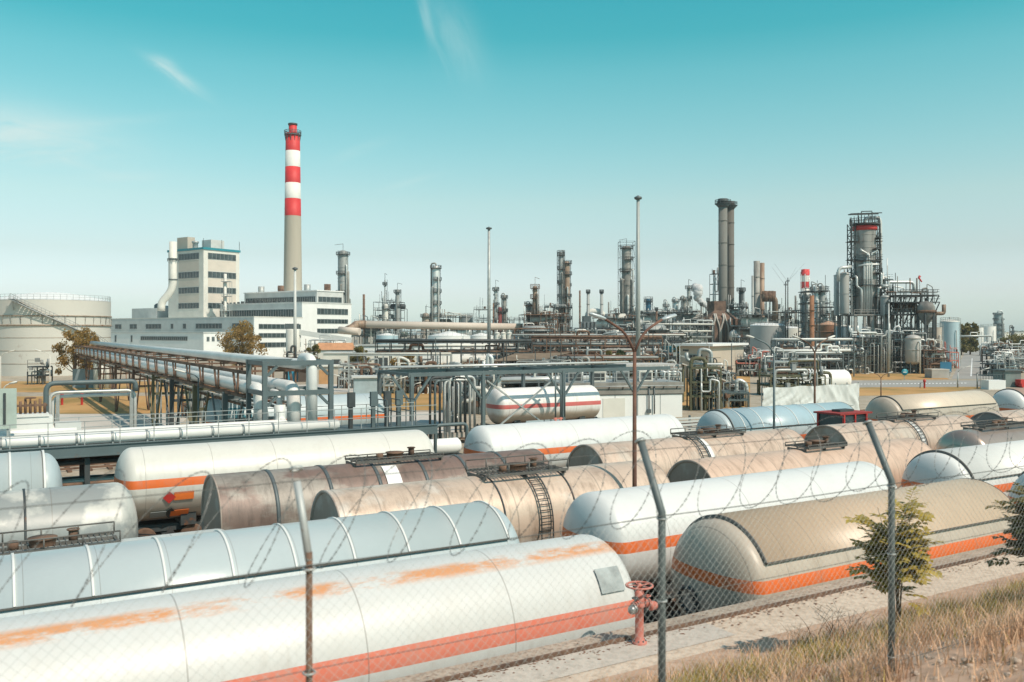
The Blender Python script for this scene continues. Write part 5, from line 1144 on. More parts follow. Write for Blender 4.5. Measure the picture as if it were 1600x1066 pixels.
column('white thin column far off beside the blue column', 1041, 471, 450, 4.5, clad, 2, 20, 0)
column('pale short column far off with side platforms', 1056, 467, 440, 7, clad, 4, 21, 1)
column('dark short column with balconies left of the steam plume', 1069, 465, 400, 6.5, clad_d, 5, 22, 1)
column('slim grey column with crown platform left of the steam plume', 1076, 447, 402, 6.5, clad_g, 6, 23, 1, neck=(.5, .75), top='davit')
unit('skyline jumble of frames between the pale mast and the steam plume', 1040, 490, 410, 100, 10, 24, steel_d, 3, 14, 5, mast=6, name='process_structure')
unit('low skyline frames between the tall mast and the rusty column', 800, 500, 405, 40, 8, 44, steel, 3, 8, 3, mast=3, name='process_structure')
unit('pale frames and pipes under the capped furnace stacks', 960, 497, 340, 70, 8, 45, steel, 3, 14, 4, mast=3)
# twin stack heater
stk = M('stack_concrete_grey', (.165, .165, .15), .8, 0, .14, .2, streak=.9); stk2 = M('stack_brown_grey', (.125, .115, .1), .8, 0, .2, .2, rust=.12, streak=.9)
for px, yt, y, w, side in ((1129.5, 311, 330, 13.6, 'nearer'), (1141, 315, 334, 12, 'farther')):
    stack('tall grey twin stack above the brown heater, the %s one with %s collar' % (('taller left', 'bigger') if side == 'nearer' else ('shorter right', 'smaller')), px, yt, y, w, stk if side == 'nearer' else stk2, None, True, hoops=4, group=None, cs=1.85, z0=ZW(483, y))
Yh = 322; ht_ = thing('heater', 'brown brick heater with pale arched pipes below the twin stacks', 'heater', (XW(1131, Yh), Yh, 0), radians(12)); wh = SZ(50, Yh); zr = ZW(499, Yh)
MB().box(-wh / 2, wh / 2, 0, 12, 0, zr).build('body', brick, ht_); m = MB()
m.add([(-wh / 2, 0, zr), (wh / 2, 0, zr), (wh / 2, 12, zr), (-wh / 2, 12, zr), (-wh * .2, 3, ZW(485, Yh)), (wh * .2, 3, ZW(485, Yh)), (wh * .2, 9, ZW(485, Yh)), (-wh * .2, 9, ZW(485, Yh))], [(0, 1, 5, 4), (1, 2, 6, 5), (2, 3, 7, 6), (3, 0, 4, 7), (4, 5, 6, 7)]); m.build('hood', brick, ht_)
MB().box(-wh * .2, wh * .2, 3, 9, ZW(485, Yh), ZW(470, Yh)).build('stack_base', brick, ht_)
for cx in (-wh * .27, wh * .02):
    for dx in (-1.1, 1.1): MB().tube(bend([(cx + dx * 1.3, -.35, 0), (cx + dx * 1.3, -.35, zr - 3), (cx + dx * .3, -.35, zr + .2), (cx + dx * .3, .8, zr + 2)], 1, 3), .3, 8).build('pipe', conc_l, ht_)
for k in range(7): m = MB().box(-wh / 2 + k * wh / 6 - .2, -wh / 2 + k * wh / 6 + .2, -.25, .0, 0, zr); m.build('buttress', steel_d, ht_)
unit('dense dark pipework on the right flank of the twin stack heater', 1152, 480, 326, 34, 8, 25, steel_d, 5, 16, 3, risers=4)
unit('dark ladder tower on the left flank of the twin stacks', 1119, 428, 334, 9, 4, 26, steel_d, 8, 4, 2, tight=1, name='process_structure', mast=2)
column('short dark column right of the twin stacks', 1158, 449, 350, 7, steel_d, 4, 27, 1, top='davit')
stack('fat brown grey stack with flat top, the tallest left of the radio masts', 1182.5, 408, 320, 9.5, clad_d, None, False, hoops=5)
stack('fat sooty stack with rusty foot just behind the flat topped one', 1190.5, 411, 325, 8, clad_b, None, False, hoops=5)
stack('thin grey stack on the left of the flat topped pair', 1176, 431, 318, 3.6, clad_g, None, False)
rdct = thing('flue_duct', 'rusty brown three chamber duct bending down beside the flat topped stacks', 'duct', (0, 0, 0)); q = [W(1191, 463, 318), W(1208, 465, 318), W(1211, 470, 318), W(1211, 500, 318)]
for a in (1196, 1202, 1207): c = W(a, 463, 318); MB().lathe([(.001, c.z - 2), (1.2, c.z - 2), (1.2, c.z + 1.8), (.001, c.z + 2)], 16, (c.x, c.y, 0)).build('chamber', rusty, rdct)
MB().tube(bend(q, 2), 1.05, 14).build('duct', clad_b, rdct); m = MB()
for a in (1197, 1203, 1211): m.bar(W(a, 468, 318), (XW(a, 318), 318, 0), .35)
m.build('support', steel_d, rdct)
unit('grey frames with white pipes below the rusty three chamber duct', 1190, 492, 312, 72, 9, 27, steel, 3, 18, 5, mast=4)
for k, (px, yt, lab) in enumerate(((1227.5, 440, 'thin radio mast with splayed antenna rods, left of the pair'), (1231, 434, 'thin radio mast with splayed antenna rods, right of the pair'))):
    t = thing('radio_mast', lab, 'mast', (XW(px, 260), 260, 0)); H = ZW(yt, 260); MB().cyl((0, 0, 0), (0, 0, H), .22, .14, 8).build('pole', steel_d, t); m = MB(); m.torus((0, 0, H - 1), .5, .12, 10, 5)
    for a in (-.45, .35 + k * .2): m.cyl((0, 0, H - 1.2), (a * 9, 0, H + 4.2), .035, .02, 5)
    m.build('antenna', steel, t)
t = stack('distant three flue stack with red and white bands', 1258, 435, 520, 13.5, whp, None, False, n=24, hoops=0); r_ = SZ(13.5, 520) / 2
for y0, y1 in ((453, 441), (432, 421)): pass
for y0, y1, mt in ((451, 440.5, redp), (440.5, 431, whp), (431, 421, redp)):
    if y1 < 435 : 
        m = MB()
        for a in (0, 2.1, 4.2): m.lathe([(r_ * .5, ZW(max(y0, 435), 520) - 1 if y0 > 431 else ZW(431, 520)), (r_ * .5, ZW(y1 if mt is redp else 431, 520)), (r_ * .4, ZW(y1 if mt is redp else 431, 520)), (.01, ZW(y1 if mt is redp else 431, 520) - 1)], 16, (r_ * .5 * cos(a), r_ * .5 * sin(a), 0))
        m.lathe([(r_ * 1.01, ZW(y0, 520)), (r_ * 1.01, ZW(y1 + 4, 520)), (.01, ZW(y1 + 4, 520))], 24) if mt is redp else m.lathe([(r_ * 1.004, ZW(y0, 520)), (r_ * 1.004, ZW(y1, 520))], 24)
        m.build('painted_band', mt, t)
    else: MB().lathe([(r_ * 1.012, ZW(y0, 520)), (r_ * 1.012, ZW(y1, 520))], 24).build('painted_band', mt, t)
# steam plume
sm = MB(); rd = random.Random(6)
for i in range(60):
    f = i / 59; c = W(1106 - 22 * f + 4 * sin(f * 9) + rd.uniform(-3, 3) * f, 488 - 40 * f, 430 + rd.uniform(-1.5, 1.5)); sm.sphere(c, SZ(2.0 + 5.5 * f ** .8, 430) * rd.uniform(.5, 1.0), 12, 8)
for k, v in enumerate(sm.v): sm.v[k] = (v[0] + rd.uniform(-.3, .3), v[1], v[2] + rd.uniform(-.3, .3))
mv = M('steam', (.95, .95, .95), 1, 0, .02, .3); nt = mv.node_tree; tr = nt.nodes.new('ShaderNodeBsdfTransparent'); tl_ = nt.nodes.new('ShaderNodeBsdfTranslucent'); tl_.inputs[0].default_value = (.95, .95, .95, 1); a_ = nt.nodes.new('ShaderNodeMixShader'); a_.inputs[0].default_value = .65; b_ = nt.nodes.new('ShaderNodeMixShader'); b_.inputs[0].default_value = .88; nt.links.new(nt.nodes['Principled BSDF'].outputs[0], a_.inputs[1]); nt.links.new(tl_.outputs[0], a_.inputs[2]); nt.links.new(tr.outputs[0], b_.inputs[1]); nt.links.new(a_.outputs[0], b_.inputs[2]); nt.links.new(b_.outputs[0], nt.nodes['Material Output'].inputs[0])
o = sm.build('steam', mv); o['kind'] = 'stuff'
# ---------------------------------------------------------------- the big column and its neighbours on the right
Ym = 215; mc = thing('distillation_column', 'huge silver column with red top ring, dark crown platform and fat side pipe', 'refinery tower', (XW(1351, Ym), Ym, 0)); R0 = SZ(33, Ym) / 2
def z_(y): return ZW(y, Ym)
msh = M('main_column_cladding', (.3, .29, .27), .5, .2, .5, .35, rust=.4, streak=.85, rcol=(.13, .07, .045))
MB().lathe([(R0 * 1.12, z_(492)), (R0 * 1.12, z_(432)), (R0, z_(425)), (R0, z_(362)), (R0 * .95, z_(353)), (.001, z_(349))], 40).build('shell', msh, mc)
m = MB()
for y in (487, 475, 462, 450, 438): m.lathe(ring_me(R0 * 1.12, z_(y), w=.06, t=.05), 40)
for y in (418, 408, 398, 388, 378, 368): m.lathe(ring_me(R0, z_(y), w=.06, t=.05), 40)
m.build('flange', msh, mc)
MB().lathe([(R0 * 1.0, z_(361)), (R0 * 1.13, z_(359.5)), (R0 * 1.13, z_(354.5)), (R0 * .9, z_(353))], 40).build('top_ring', red, mc)
m = MB(); z = z_(352); w = R0 * 1.35
m.lathe([(.01, z), (w, z), (w, z + .3), (.01, z + .3)], 28, smooth=False); rail(m, ringpts((0, 0), w - .05, z + .3, 20), 1.2, .06, 1.4, True)
for k in range(16): g = k * pi / 8; m.bar((w * .95 * cos(g), w * .95 * sin(g), z), (w * .95 * cos(g), w * .95 * sin(g), z + 2.0), .12)
m.build('platform', steel_d, mc); m = MB()
for x in (-1.2, 1.4):
    for y in (-1, 1): m.bar((x, y, z), (x, y, z_(332)), .2)
m.bar((-3.6, -1, z_(335)), (3.8, -1, z_(333.5)), .22); m.bar((-3.6, 1, z_(335)), (3.8, 1, z_(333.5)), .22); m.bar((-1.2, -1, z_(331.5)), (1.4, -1, z_(331)), .2); m.bar((-3.6, -1, z_(335)), (-3.6, 1, z_(335)), .2); m.build('hoist_frame', steel_d, mc)
pr_ = SZ(5.2, Ym) / 2; xr = XW(1374.5, Ym) - XW(1351, Ym)
MB().tube(bend([(0, 0, z_(352)), (0, 0, z_(341)), (xr, -.4, z_(339)), (xr, -.4, z_(492))], 1.6, 6), pr_, 16).build('pipe', clad, mc)
for px, y0, y1, r_ in ((1343, 412, 489, .3), (1346.5, 408, 489, .22), (1349.5, 400, 489, .22), (1353, 412, 489, .3), (1339.5, 450, 489, .22)):
    x = XW(px, Ym) - XW(1351, Ym); yy = -sqrt(max((R0 * 1.12) ** 2 - x * x, .1)) - .35; MB().tube(bend([(x, yy, z_(y1)), (x, yy, z_(y0)), (x * .6, -R0 * .9, z_(y0 - 3))], .5), r_, 10).build('pipe', clad if r_ > .25 else clad_w, mc)
for sg in (-1, 1): MB().tube(bend([(sg * .5, -R0 - .3, z_(402)), (sg * .5, -R0 - .3, z_(398)), (sg * 1.9, -R0 - .25, z_(393)), (sg * 1.9, -R0 + .2, z_(391))], .4), .22, 10).build('pipe', clad, mc)
MB().tube(bend([(-2.6, -R0 - .1, z_(417)), (-1, -R0 - .6, z_(415)), (1.8, -R0 - .6, z_(415)), (2.5, -R0 + .5, z_(414))], .3), .26, 10).build('pipe', clad, mc)
MB().tube(bend([(3.0, -R0 * .5, z_(428)), (2.9, -R0 - .3, z_(428)), (2.9, -R0 - .3, z_(450)), (2.1, -R0 - .5, z_(452)), (1.9, -R0 - .5, z_(489))], .6), .28, 10).build('pipe', clad, mc)
MB().tube(bend([(-3.0, -R0 * .5, z_(432)), (-3.0, -R0 - .2, z_(434)), (-3.0, -R0 - .2, z_(449)), (-2.0, -R0 - .5, z_(452)), (-1.9, -R0 - .5, z_(489))], .6), .28, 10).build('pipe', clad, mc)
for sg, x0, x1 in ((-1, 1327.5, 1333), (1, 1367, 1371.5)):
    m = MB(); a, b = XW(x0, Ym) - XW(1351, Ym), XW(x1, Ym) - XW(1351, Ym); n = 15; zz = [z_(492) + (z_(350) - z_(492)) * i / n for i in range(n + 1)]
    for x in (a, b):
        for y in (-1.4, 1.4): m.bar((x, y, z_(492)), (x, y, zz[-1]), .2)
    for i in range(n):
        for y in (-1.4, 1.4): m.bar((a, y, zz[i]), (b, y, zz[i]), .14); m.bar((a if i % 2 else b, y, zz[i]), (b if i % 2 else a, y, zz[i + 1]), .12)
        m.bar((a, -1.4, zz[i]), (a, 1.4, zz[i]), .14)
        if i % 3 == 0: x2 = 0; m.bar((b if sg < 0 else a, -1.4, zz[i]), (sg * R0 * .9, -1, zz[i]), .16); m.box(min(a, b) - .5, max(a, b) + .5, -1.9, 1.4, zz[i], zz[i] + .12); rail(m, [(min(a, b) - .5, -1.9, zz[i] + .1), (max(a, b) + .5, -1.9, zz[i] + .1)], 1.1, .05, 1)
    m.build('ladder_tower', steel_d, mc)
for y_, a_, b_ in ((374, -.9, 1.2), (391, -1.2, .6), (409, -2.6, .4), (428, -1.3, 1.3), (447, -2.8, .2), (466, -1.2, 1.2)):
    rr_ = R0 * (1 if y_ < 425 else 1.12); m = MB(); m.lathe([(rr_ - .05, z_(y_)), (rr_ + 1.2, z_(y_)), (rr_ + 1.2, z_(y_) + .15), (rr_ - .05, z_(y_) + .15)], 18, a0=a_, a1=b_, smooth=False); rail(m, ringpts((0, 0), rr_ + 1.15, z_(y_) + .15, 10, a_, b_), 1.1, .05, 1.2)
    m.build('platform', steel_d, mc)
tb = MB(); x0, x1 = XW(1322, Ym) - XW(1351, Ym), XW(1385, Ym) - XW(1351, Ym); tb.box(x0, x1, -5, 6, z_(493.5), z_(492)); rail(tb, [(x0, -5, z_(492)), (x1, -5, z_(492))], 1.1, .06, 1.6)
tb.build('table', conc, mc); m = MB()
for x in (x0 + .5, x0 * .4, 0, x1 * .6, x1 - .5):
    for y in (-4.5, 5.5): m.bar((x, y, 0), (x, y, z_(493.5)), .6)
m.build('table_leg', conc, mc)
vessel('plain grey upright vessel left of the huge silver column', 1319.5, 425, 493, 214, 14.5, M('plain_grey_vessel', (.38, .38, .36), .7, .0, .08, .3), seed=2)
vessel('paler thinner vessel left of the plain grey upright vessel', 1307, 429, 494, 219, 8, grey_l, seed=3)
pp = thing('pipe_run', 'pale pipe looping from the vessel tops to the huge silver column', 'pipe', (0, 0, 0)); MB().tube(bend([W(1310, 440, 212), W(1310, 419, 212), W(1330, 417, 212)], 1), .4, 12).build('pipe', clad, pp)
vessel('grey squat vessel at the right foot of the huge silver column', 1383, 461, 496, 210, 15, clad_g, seed=4)
pp = thing('pipe_run', 'pale pipe bridge arching right of the huge silver column', 'pipe', (0, 0, 0)); MB().tube(bend([W(1378, 447, 211), W(1388, 447, 211), W(1388, 441, 211), W(1428, 441, 211), W(1428, 456, 211)], 1), .38, 12).build('pipe', clad, pp)
unit('small valve tower right of the fat side pipe of the huge column', 1389, 437, 212, 13, 4, 33, steel, 7, 6, 2, risers=2, name='process_structure', mast=2)
# reactor deck cluster
rx = unit('dark reactor deck with railings and crowded pipes right of the huge column', 1430, 462, 207, 66, 10, 34, steel_d, 4, 26, 6, risers=6, drum_mats=[clad_d, clad_b, clad_g, brick], pm=[clad_g, clad, clad_d, rusty], mast=5, name='process_structure')
m = MB(); 
for y, a0, a1 in ((462, 1405, 1466), (473, 1395, 1467), (492, 1392, 1452)):
    x0, x1 = XW(a0, 205) - XW(1430, 207), XW(a1, 205) - XW(1430, 207); z = ZW(y, 205); m.box(x0, x1, -2.5, 8, z, z + .2); rail(m, [(x0, -2.5, z + .2), (x1, -2.5, z + .2)], 1.2, .07, 1.2)
    for k in range(8): x = x0 + (x1 - x0) * k / 7; m.bar((x, -2.3, z), (x, -.5, z - 2), .18)
m.build('deck', steel_d, rx)
t = thing('reactor', 'round sooty reactor hanging under the dark reactor deck', 'vessel', (XW(1447, 203), 203, 0)); rr_ = SZ(26, 203) / 2
MB().lathe([(.4, ZW(508, 203)), (rr_ * .5, ZW(503, 203)), (rr_, ZW(494, 203)), (rr_, ZW(480, 203)), (rr_ * .7, ZW(473, 203)), (.01, ZW(470, 203))], 28).build('shell', clad_d, t); m = MB()
for k in range(6): g = k * pi / 3; m.bar((rr_ * cos(g), rr_ * sin(g), 0), (rr_ * cos(g), rr_ * sin(g), ZW(488, 203)), .4)
m.build('leg', steel_d, t); MB().lathe(ring_me(rr_, ZW(487, 203), w=.3, t=.3), 28).build('band', rusty, t); MB().tube(bend([(rr_, 0, ZW(490, 203)), (rr_ + 2.2, 0, ZW(490, 203)), (rr_ + 2.2, 0, ZW(476, 203))], .6), .45, 10).build('pipe', clad_b, t)
t = thing('windsock', 'red windsock on a short pole above the reactor deck', 'windsock', W(1437, 462, 206)); m = MB().cyl((0, 0, 0), (0, 0, 4.6), .06, n=8); m.build('pole', steel_d, t); MB().tube([(0, 0, 4.5), (-.35, -.3, 4.15), (-.7, -.5, 4.7)][:2] + [(.35, -.3, 3.2)], .3, 10, r2=.16, cap=False).build('sock', red, t)
# tank row in the middle right
storage_tank('matte grey wide tank in front of the flat topped stacks', 1199, 509, 255, 53, M('matte_grey_tank', (.4, .41, .4), .6, .1, .07, .15), 'dome', .16, white)
storage_tank('low pale tank just behind the matte grey wide tank', 1232, 513, 270, 40, offw, 'dome', .14, white)
storage_tank('rust brown riveted tank right of the scaffolded flare pipe', 1294, 508, 235, 40, browntank, 'cone', .3, M('brown_roof', (.5, .3, .2), .7, 0, .1, .3), hoops=5)
storage_tank('pale blue tank touching the rust brown riveted tank', 1322, 510, 228, 33, lblue, 'cone', .14, offw)
storage_tank('cream squat tank behind the pipes below the huge column', 1370, 506, 240, 42, clad_g, 'dome', .2, white, hoops=3)
storage_tank('light grey tank with pale dome behind the silver capsule vessel', 1412, 517, 235, 40, grey_l, 'dome', .2, offw)
storage_tank('sandy grey tank at the left of the pale blue end tank', 1461, 512, 225, 20, beige, 'cone', .1)
storage_tank('big pale blue tank at the right end of the tank row', 1484, 503, 232, 28, lblue, 'dome', .25, offw)
vessel('silver capsule vessel standing before the reactor deck', 1426.5, 523, 570, 190, 23.5, M('capsule_silver', (.42, .4, .37), .55, .1, .12, .4, rust=.03), seed=5)
vessel('white capsule drum below the pale blue tank', 1354, 510, 562, 205, 13, clad_g, seed=6)
# scaffolded rusty flare pipe
unit('dark scaffold around the rusty flare pipe', 1270, 474, 212, 22, 5, 35, steel_d, 7, 4, 0, risers=3, name='process_structure', mast=2)
t = stack('rusty thick flare pipe with a tilted open head, wrapped in scaffold', 1268.5, 462, 209, 8, M('flare_rust', (.27, .13, .07), .8, .1, .4, .5, rust=.4), 7, False, hoops=4)
unit('crowded vessel tops and pipes left of the plain grey vessel', 1278, 455, 245, 36, 9, 36, steel, 6, 18, 6, drum_mats=[clad, clad_g], mast=4, name='process_structure')
column('silver twin headed column, the left of two behind the flare pipe', 1275, 447, 243, 8, clad, 3, 30, 1); column('silver twin headed column, the right of two behind the flare pipe', 1284.5, 446, 243, 9, clad_g, 3, 31, 1)
column('green grey column capped with valves in front of the banded far stack', 1258, 460, 300, 10, steel, 4, 32, 2)
unit('tangle of frames left of the plain grey upright vessel', 1300, 480, 235, 30, 6, 37, steel_d, 4, 12, 3)
# far right
column('blue grey tower far off on the right horizon', 1559, 489, 900, 10, M('far_blue_grey', (.14, .19, .2), .6, .1, .3, .1), 5, 33, 2, side=-1); column('smaller twin of the far tower on its right', 1564, 498, 905, 6, M('far_blue_grey', (.14, .19, .2)), 4, 34, 1)
column('tiny pointed tower near the right end of the horizon', 1582, 511, 900, 5, steel_d, 3, 35, 0, neck=(.5, .3))
storage_tank('bright white tank right of the green trees, the larger one', 1544, 510, 480, 22, white, 'flat', .03, grey_l); storage_tank('smaller white tank between the green trees and the larger one', 1529, 512, 470, 14, white, 'flat', .03, grey_l)
for px, y, Y, lab in ((1590, 518.2, 1200, 'long low white shed on the right horizon'),):
    t = building(lab, px, Y, 0, 0, 0, white, 20); MB().box(-30, 80, 0, 30, 0, 8.5).build('wall', offw, t); MB().box(-31, 81, -1, 31, 8.5, 9.2).build('roof', grey_l, t)
# ---------------------------------------------------------------- middle ground: ducts, racks, tanks, sheds
ld = thing('flue_duct', 'very long fat beige duct crossing the middle of the plant on trestles', 'duct', (0, 0, 0)); Yd = 290
du = M('beige_duct', (.56, .48, .41), .7, 0, .1, .08, rust=.1, rcol=(.4, .24, .16), streak=.5)
MB().tube([W(566, 507, Yd - 8), W(828, 511.5, Yd + 12)], SZ(11.5, Yd) / 2, 20).build('duct', du, ld); MB().tube(bend([W(572, 507, Yd - 8), W(556, 507, Yd - 8), W(553, 511, Yd - 10), W(540, 517, Yd - 12)], 1.5), SZ(12, Yd) / 2, 20).build('bend', clad_b, ld)
MB().tube([W(530, 516, Yd - 12), W(562, 518.5, Yd - 14)], SZ(11, Yd) / 2, 16).build('lower_duct', du, ld); m = MB()
for k in range(12): p = W(570 + 24 * k, 513, Yd - 6 + 1.6 * k); m.bar((p.x, p.y, 0), (p.x, p.y, p.z - .2), .4); m.bar((p.x - 1.6, p.y, p.z - .2), (p.x + 1.6, p.y, p.z - .2), .3)
m.build('trestle', steel_d, ld); MB().lathe([(SZ(12.6, Yd) / 2, -.4), (SZ(12.6, Yd) / 2, .4)], 20, axis='x').build('joint', steel, ld, W(612, 508, Yd - 4))
storage_tank('white cone roofed tank, the broadest behind the brown pipe rack', 702, 525, 262, 66, white, 'cone', .22); storage_tank('white cone roofed tank partly behind the tall thin mast', 752, 525, 268, 38, white, 'cone', .26)
storage_tank('small pale tank with shallow cone roof left of the white tanks', 605, 524, 262, 34, lblue, 'cone', .2, white)
for k, px in enumerate((777, 786.5, 796)): vessel('little cream upright tank in a row of three, the %s' % ('left end', 'middle one', 'right end')[k], px, 519, 541, 240, 8.5, offw, seed=k)
dm = drum('pale long horizontal vessel under the brown pipe rack', 752, 562, 190, 66, 13, offw, rz=.1)
rack('long dark brown pipe rack crossing the middle below the white tanks', (XW(588, 174), 174), (XW(830, 176), 176), 4, [4.9, 6.9], 7, 2.9, steel_d, 1, pmats=[rusty, steel_d, clad_d, rusty])
rack('brown pipe rack continuing right toward the pale mast', (XW(828, 180), 180), (XW(1030, 184), 184), 4.5, [4.4, 6.2, 7.6], 6, 3.2, rusty, 2, pmats=[rusty, clad_d, clad_g, rusty])
rack('thin pale pipe on slender posts left of the steel gantry', (XW(545, 132), 132), (XW(705, 134), 134), .8, [5.5], 1, 6, galv, 3, (.13, .14), [offw], brace=False, th=.22)
rack('pale pipe rack at the foot of the rusty columns', (XW(800, 235), 235), (XW(1068, 240), 240), 5, [6.2, 8.0], 6, 4, steel_d, 4, pmats=[clad_g, steel_d, offw, clad_g, rusty])
rack('white pipe rack leading to the brown heater', (XW(1005, 290), 290), (XW(1108, 300), 300), 5, [7, 9, 11.3], 5, 6, steel_d, 5, pmats=[offw, clad_g, clad_g])
rack('low pipe rack in front of the pale sheds', (XW(560, 225), 225), (XW(800, 232), 232), 5, [3.4, 5.2], 6, 7, steel, 6, pmats=[offw, clad_g, rusty, clad])
rack('white elevated pipes before the rust brown tank', (XW(1209, 172), 172), (XW(1330, 178), 178), 1.6, [5.0, 7.3], 2, 9, steel, 7, (.18, .26), [clad_w, offw], brace=False)
rack('short white pipe rack beside the rusty flare pipe', (XW(1240, 165), 165), (XW(1312, 168), 168), 2, [3.6, 4.8], 3, 5, steel, 8, (.14, .2), [clad_w, clad])
rack('low pale pipe track behind the grey switch building', (XW(840, 128), 128), (XW(1060, 134), 134), 4, [1.6, 3.0], 6, 3.5, steel_d, 9, pmats=[clad_g, conc, steel_d, rusty], brace=False)
rack('rusty mid pipe track in front of the dark bushes', (XW(870, 148), 148), (XW(1024, 151), 151), 4, [2.4, 4.4], 6, 3, rusty, 10, pmats=[rusty, steel_d, clad_g, conc, rusty])
rack('low yard pipes between the pale sheds and the gantry', (XW(770, 112), 112), (XW(950, 118), 118), 4, [1.2, 2.6], 6, 5, steel, 11, pmats=[offw, clad, rusty, conc], brace=False)
rack('pipe rack of many levels at the foot of the tank row', (XW(1238, 203), 203), (XW(1465, 214), 214), 3, [2.5, 4.6], 5, 6, steel, 12, pmats=[clad, clad_g, clad_w, galv, rusty])
rack('grey pipe rack in front of the matte grey wide tank', (XW(1165, 182), 182), (XW(1235, 186), 186), 2.5, [1.2, 2.4], 4, 5, steel, 13, pmats=[clad, clad_g, galv])
unit('silver bends and valves at the near end of the roadside racks', 1576, 573, 186, 30, 6, 41, steel_d, 2, 14, 2, pm=[clad, clad_g, galv])
rack('pipe bridge over the refinery road far back', (XW(1494, 300), 300), (XW(1546, 300), 300), 3, [7.4], 3, 14, steel, 17, pmats=[offw, clad])
unit('pale pink pipe stands left of the refinery road', 1491, 551, 215, 14, 10, 42, pinkred, 2, 10, 1, pm=[pinkred, offw, galv])
unit('brown pump house frame below the sandy grey tank', 1462, 548, 188, 34, 6, 43, rusty, 3, 16, 3, pm=[rusty, clad, clad_g, offw])
unit('dense dark pipework below the reactor deck', 1412, 522, 196, 64, 8, 51, steel_d, 5, 24, 5, risers=5, pm=[clad, clad_g, steel_d, clad_w])
unit('bank of upright white pipes below the huge column', 1370, 528, 192, 62, 7, 52, steel_d, 4, 16, 4, risers=14, pm=[clad, clad_w, clad_g])
unit('dark pump deck below the pale blue tank', 1325, 548, 188, 56, 7, 53, steel_d, 4, 16, 4, risers=4, pm=[clad, clad_w, rusty, clad_g])
unit('rusty pipe clutter under the scaffolded flare pipe', 1258, 550, 186, 70, 8, 54, steel_d, 4, 20, 4, pm=[clad_w, clad, rusty])
unit('pink and grey pipe stands before the matte grey wide tank', 1178, 563, 178, 50, 6, 55, steel, 2, 18, 2, risers=9, pm=[clad, offw, pinkred, clad_g])
unit('grey stair platform beside the olive valve rig', 1227, 566, 150, 40, 4, 56, galv, 2, 5, 1, pm=[clad, galv])
unit('middle jumble of pale pipes between the two brown racks', 920, 530, 215, 180, 10, 57, steel_d, 3, 26, 6, pm=[offw, clad, clad_g, rusty, clad_w], mast=4)
unit('low jumble of rusty pipes under the brown rack toward the mast', 960, 556, 168, 150, 6, 58, rusty, 2, 24, 3, pm=[offw, rusty, clad_g, conc])
unit('thin frames and pipes behind the small pale tank', 575, 505, 285, 44, 8, 59, steel_b, 3, 12, 3, pm=[steel_b, offw, clad_g], mast=2)
unit('pale pipes under the long beige duct', 650, 522, 300, 130, 8, 60, steel, 3, 18, 4, pm=[offw, clad, clad_g])
unit('frames between the heater and the pale mast', 1085, 508, 310, 60, 8, 61, steel_d, 3, 16, 3, pm=[offw, clad, clad_g, clad_w])
unit('low valve field left of the gantry behind the platform', 620, 590, 128, 40, 4, 62, galv, 2, 8, 1, pm=[galv, offw])
# sheds and small buildings
def shed(label, px, Y, w, dep, h, wall, roof, ang=0, over=.3, doors=(), z0=0):
    t = building(label, px, Y, 0, 0, 0, wall, ang); MB().box(0, w, 0, dep, z0, h).build('wall', wall, t); MB().box(-over, w + over, -over, dep + over, h, h + .25).build('roof', roof, t)
    for (u0, u1, a, b, mt, nm) in doors:
        if nm == 'window': window(t, 'A', u0, u1, a, b)
        else: MB().box(u0, u1, -.05, .02, a, b).build(nm, mt, t)
    return t
cb = building('beige control building with flat white roof and one strip window', 1110, 168, 0, 0, 0, beige); la, lb = tA(1162, 1110, 168), tB(1062, 1110, 168); hB = ZW(541, 168)
MB().box(0, la, 0, lb, 0, hB).build('wall', beige, cb); MB().box(-.8, la + .8, -.8, lb + .8, hB, hB + .45).build('roof', white, cb); window(cb, 'B', lb * .25, lb * .78, hB - 2.9, hB - 1.7, n=5)
for u in (.2, .7): MB().box(-.04, .02, lb * u, lb * u + 1.2, hB - 1.0, hB - .7).build('vent', steel_d, cb)
tbld = building('small building with teal roof edge left of the beige control building', 1062, 182, 0, 0, 0, beige); lb = tB(1036, 1062, 182); hB = ZW(544, 182); MB().box(0, 6, 0, lb, 0, hB).build('wall', beige, tbld); MB().box(-.3, 6.3, -.3, lb + .3, hB - 1, hB + .3).build('roof', teal, tbld); MB().box(-.05, .02, lb * .35, lb * .75, .0, 2.8).build('door', lblue, tbld)
sw = building('grey and white switch building with rooftop coolers behind the white wagon', 1066, 93, 0, 0, 0, white, 12); wS = 13.5
MB().box(-wS, 0, 0, 6, 0, 2.5).build('wall', white, sw); MB().box(-wS - .1, .1, -.12, 6.1, 2.5, 3.7).build('fascia', M('stained_fascia', (.26, .245, .22), .85, 0, .25, .6, streak=.6), sw); MB().box(-wS + .2, -.2, .3, 5.8, 3.7, 3.76).build('roof', grey_m, sw)
for u0, u1 in ((-wS + 1, -wS + 3.2), (-8.8, -6.4)): MB().box(u0, u1, -.05, .03, 0, 2.1).build('door', offw, sw)
m = MB(); m.cyl((-3.8, -.2, .7), (-3.8, -.2, 3.4), .07); m.cyl((-3.2, -.2, .4), (-3.2, -.2, 3.4), .07); m.box(-4.0, -3.6, -.3, -.05, .5, .9); m.build('downpipe', steel, sw)
for k in range(4): MB().box(-wS + 1.2 + k * 2.6, -wS + 2.7 + k * 2.6, .8, 2.0, 3.78, 4.9).build('cooler', offw if k % 2 else grey_m, sw)
m = MB(); rail(m, [(-wS, .1, 3.72), (0, .1, 3.72)], 1.0, .03, 1.5); m.build('railing', galv, sw)
MB().box(-wS, 0, -.06, -.001, 2.42, 2.5).build('drip_edge', steel_d, sw)
for k in range(9): MB().bar((-wS + .8 + k * 1.5, -.35, 3.3), (-wS + .8 + k * 1.5, -.1, 3.0), .09).build('bracket', steel_d, sw)
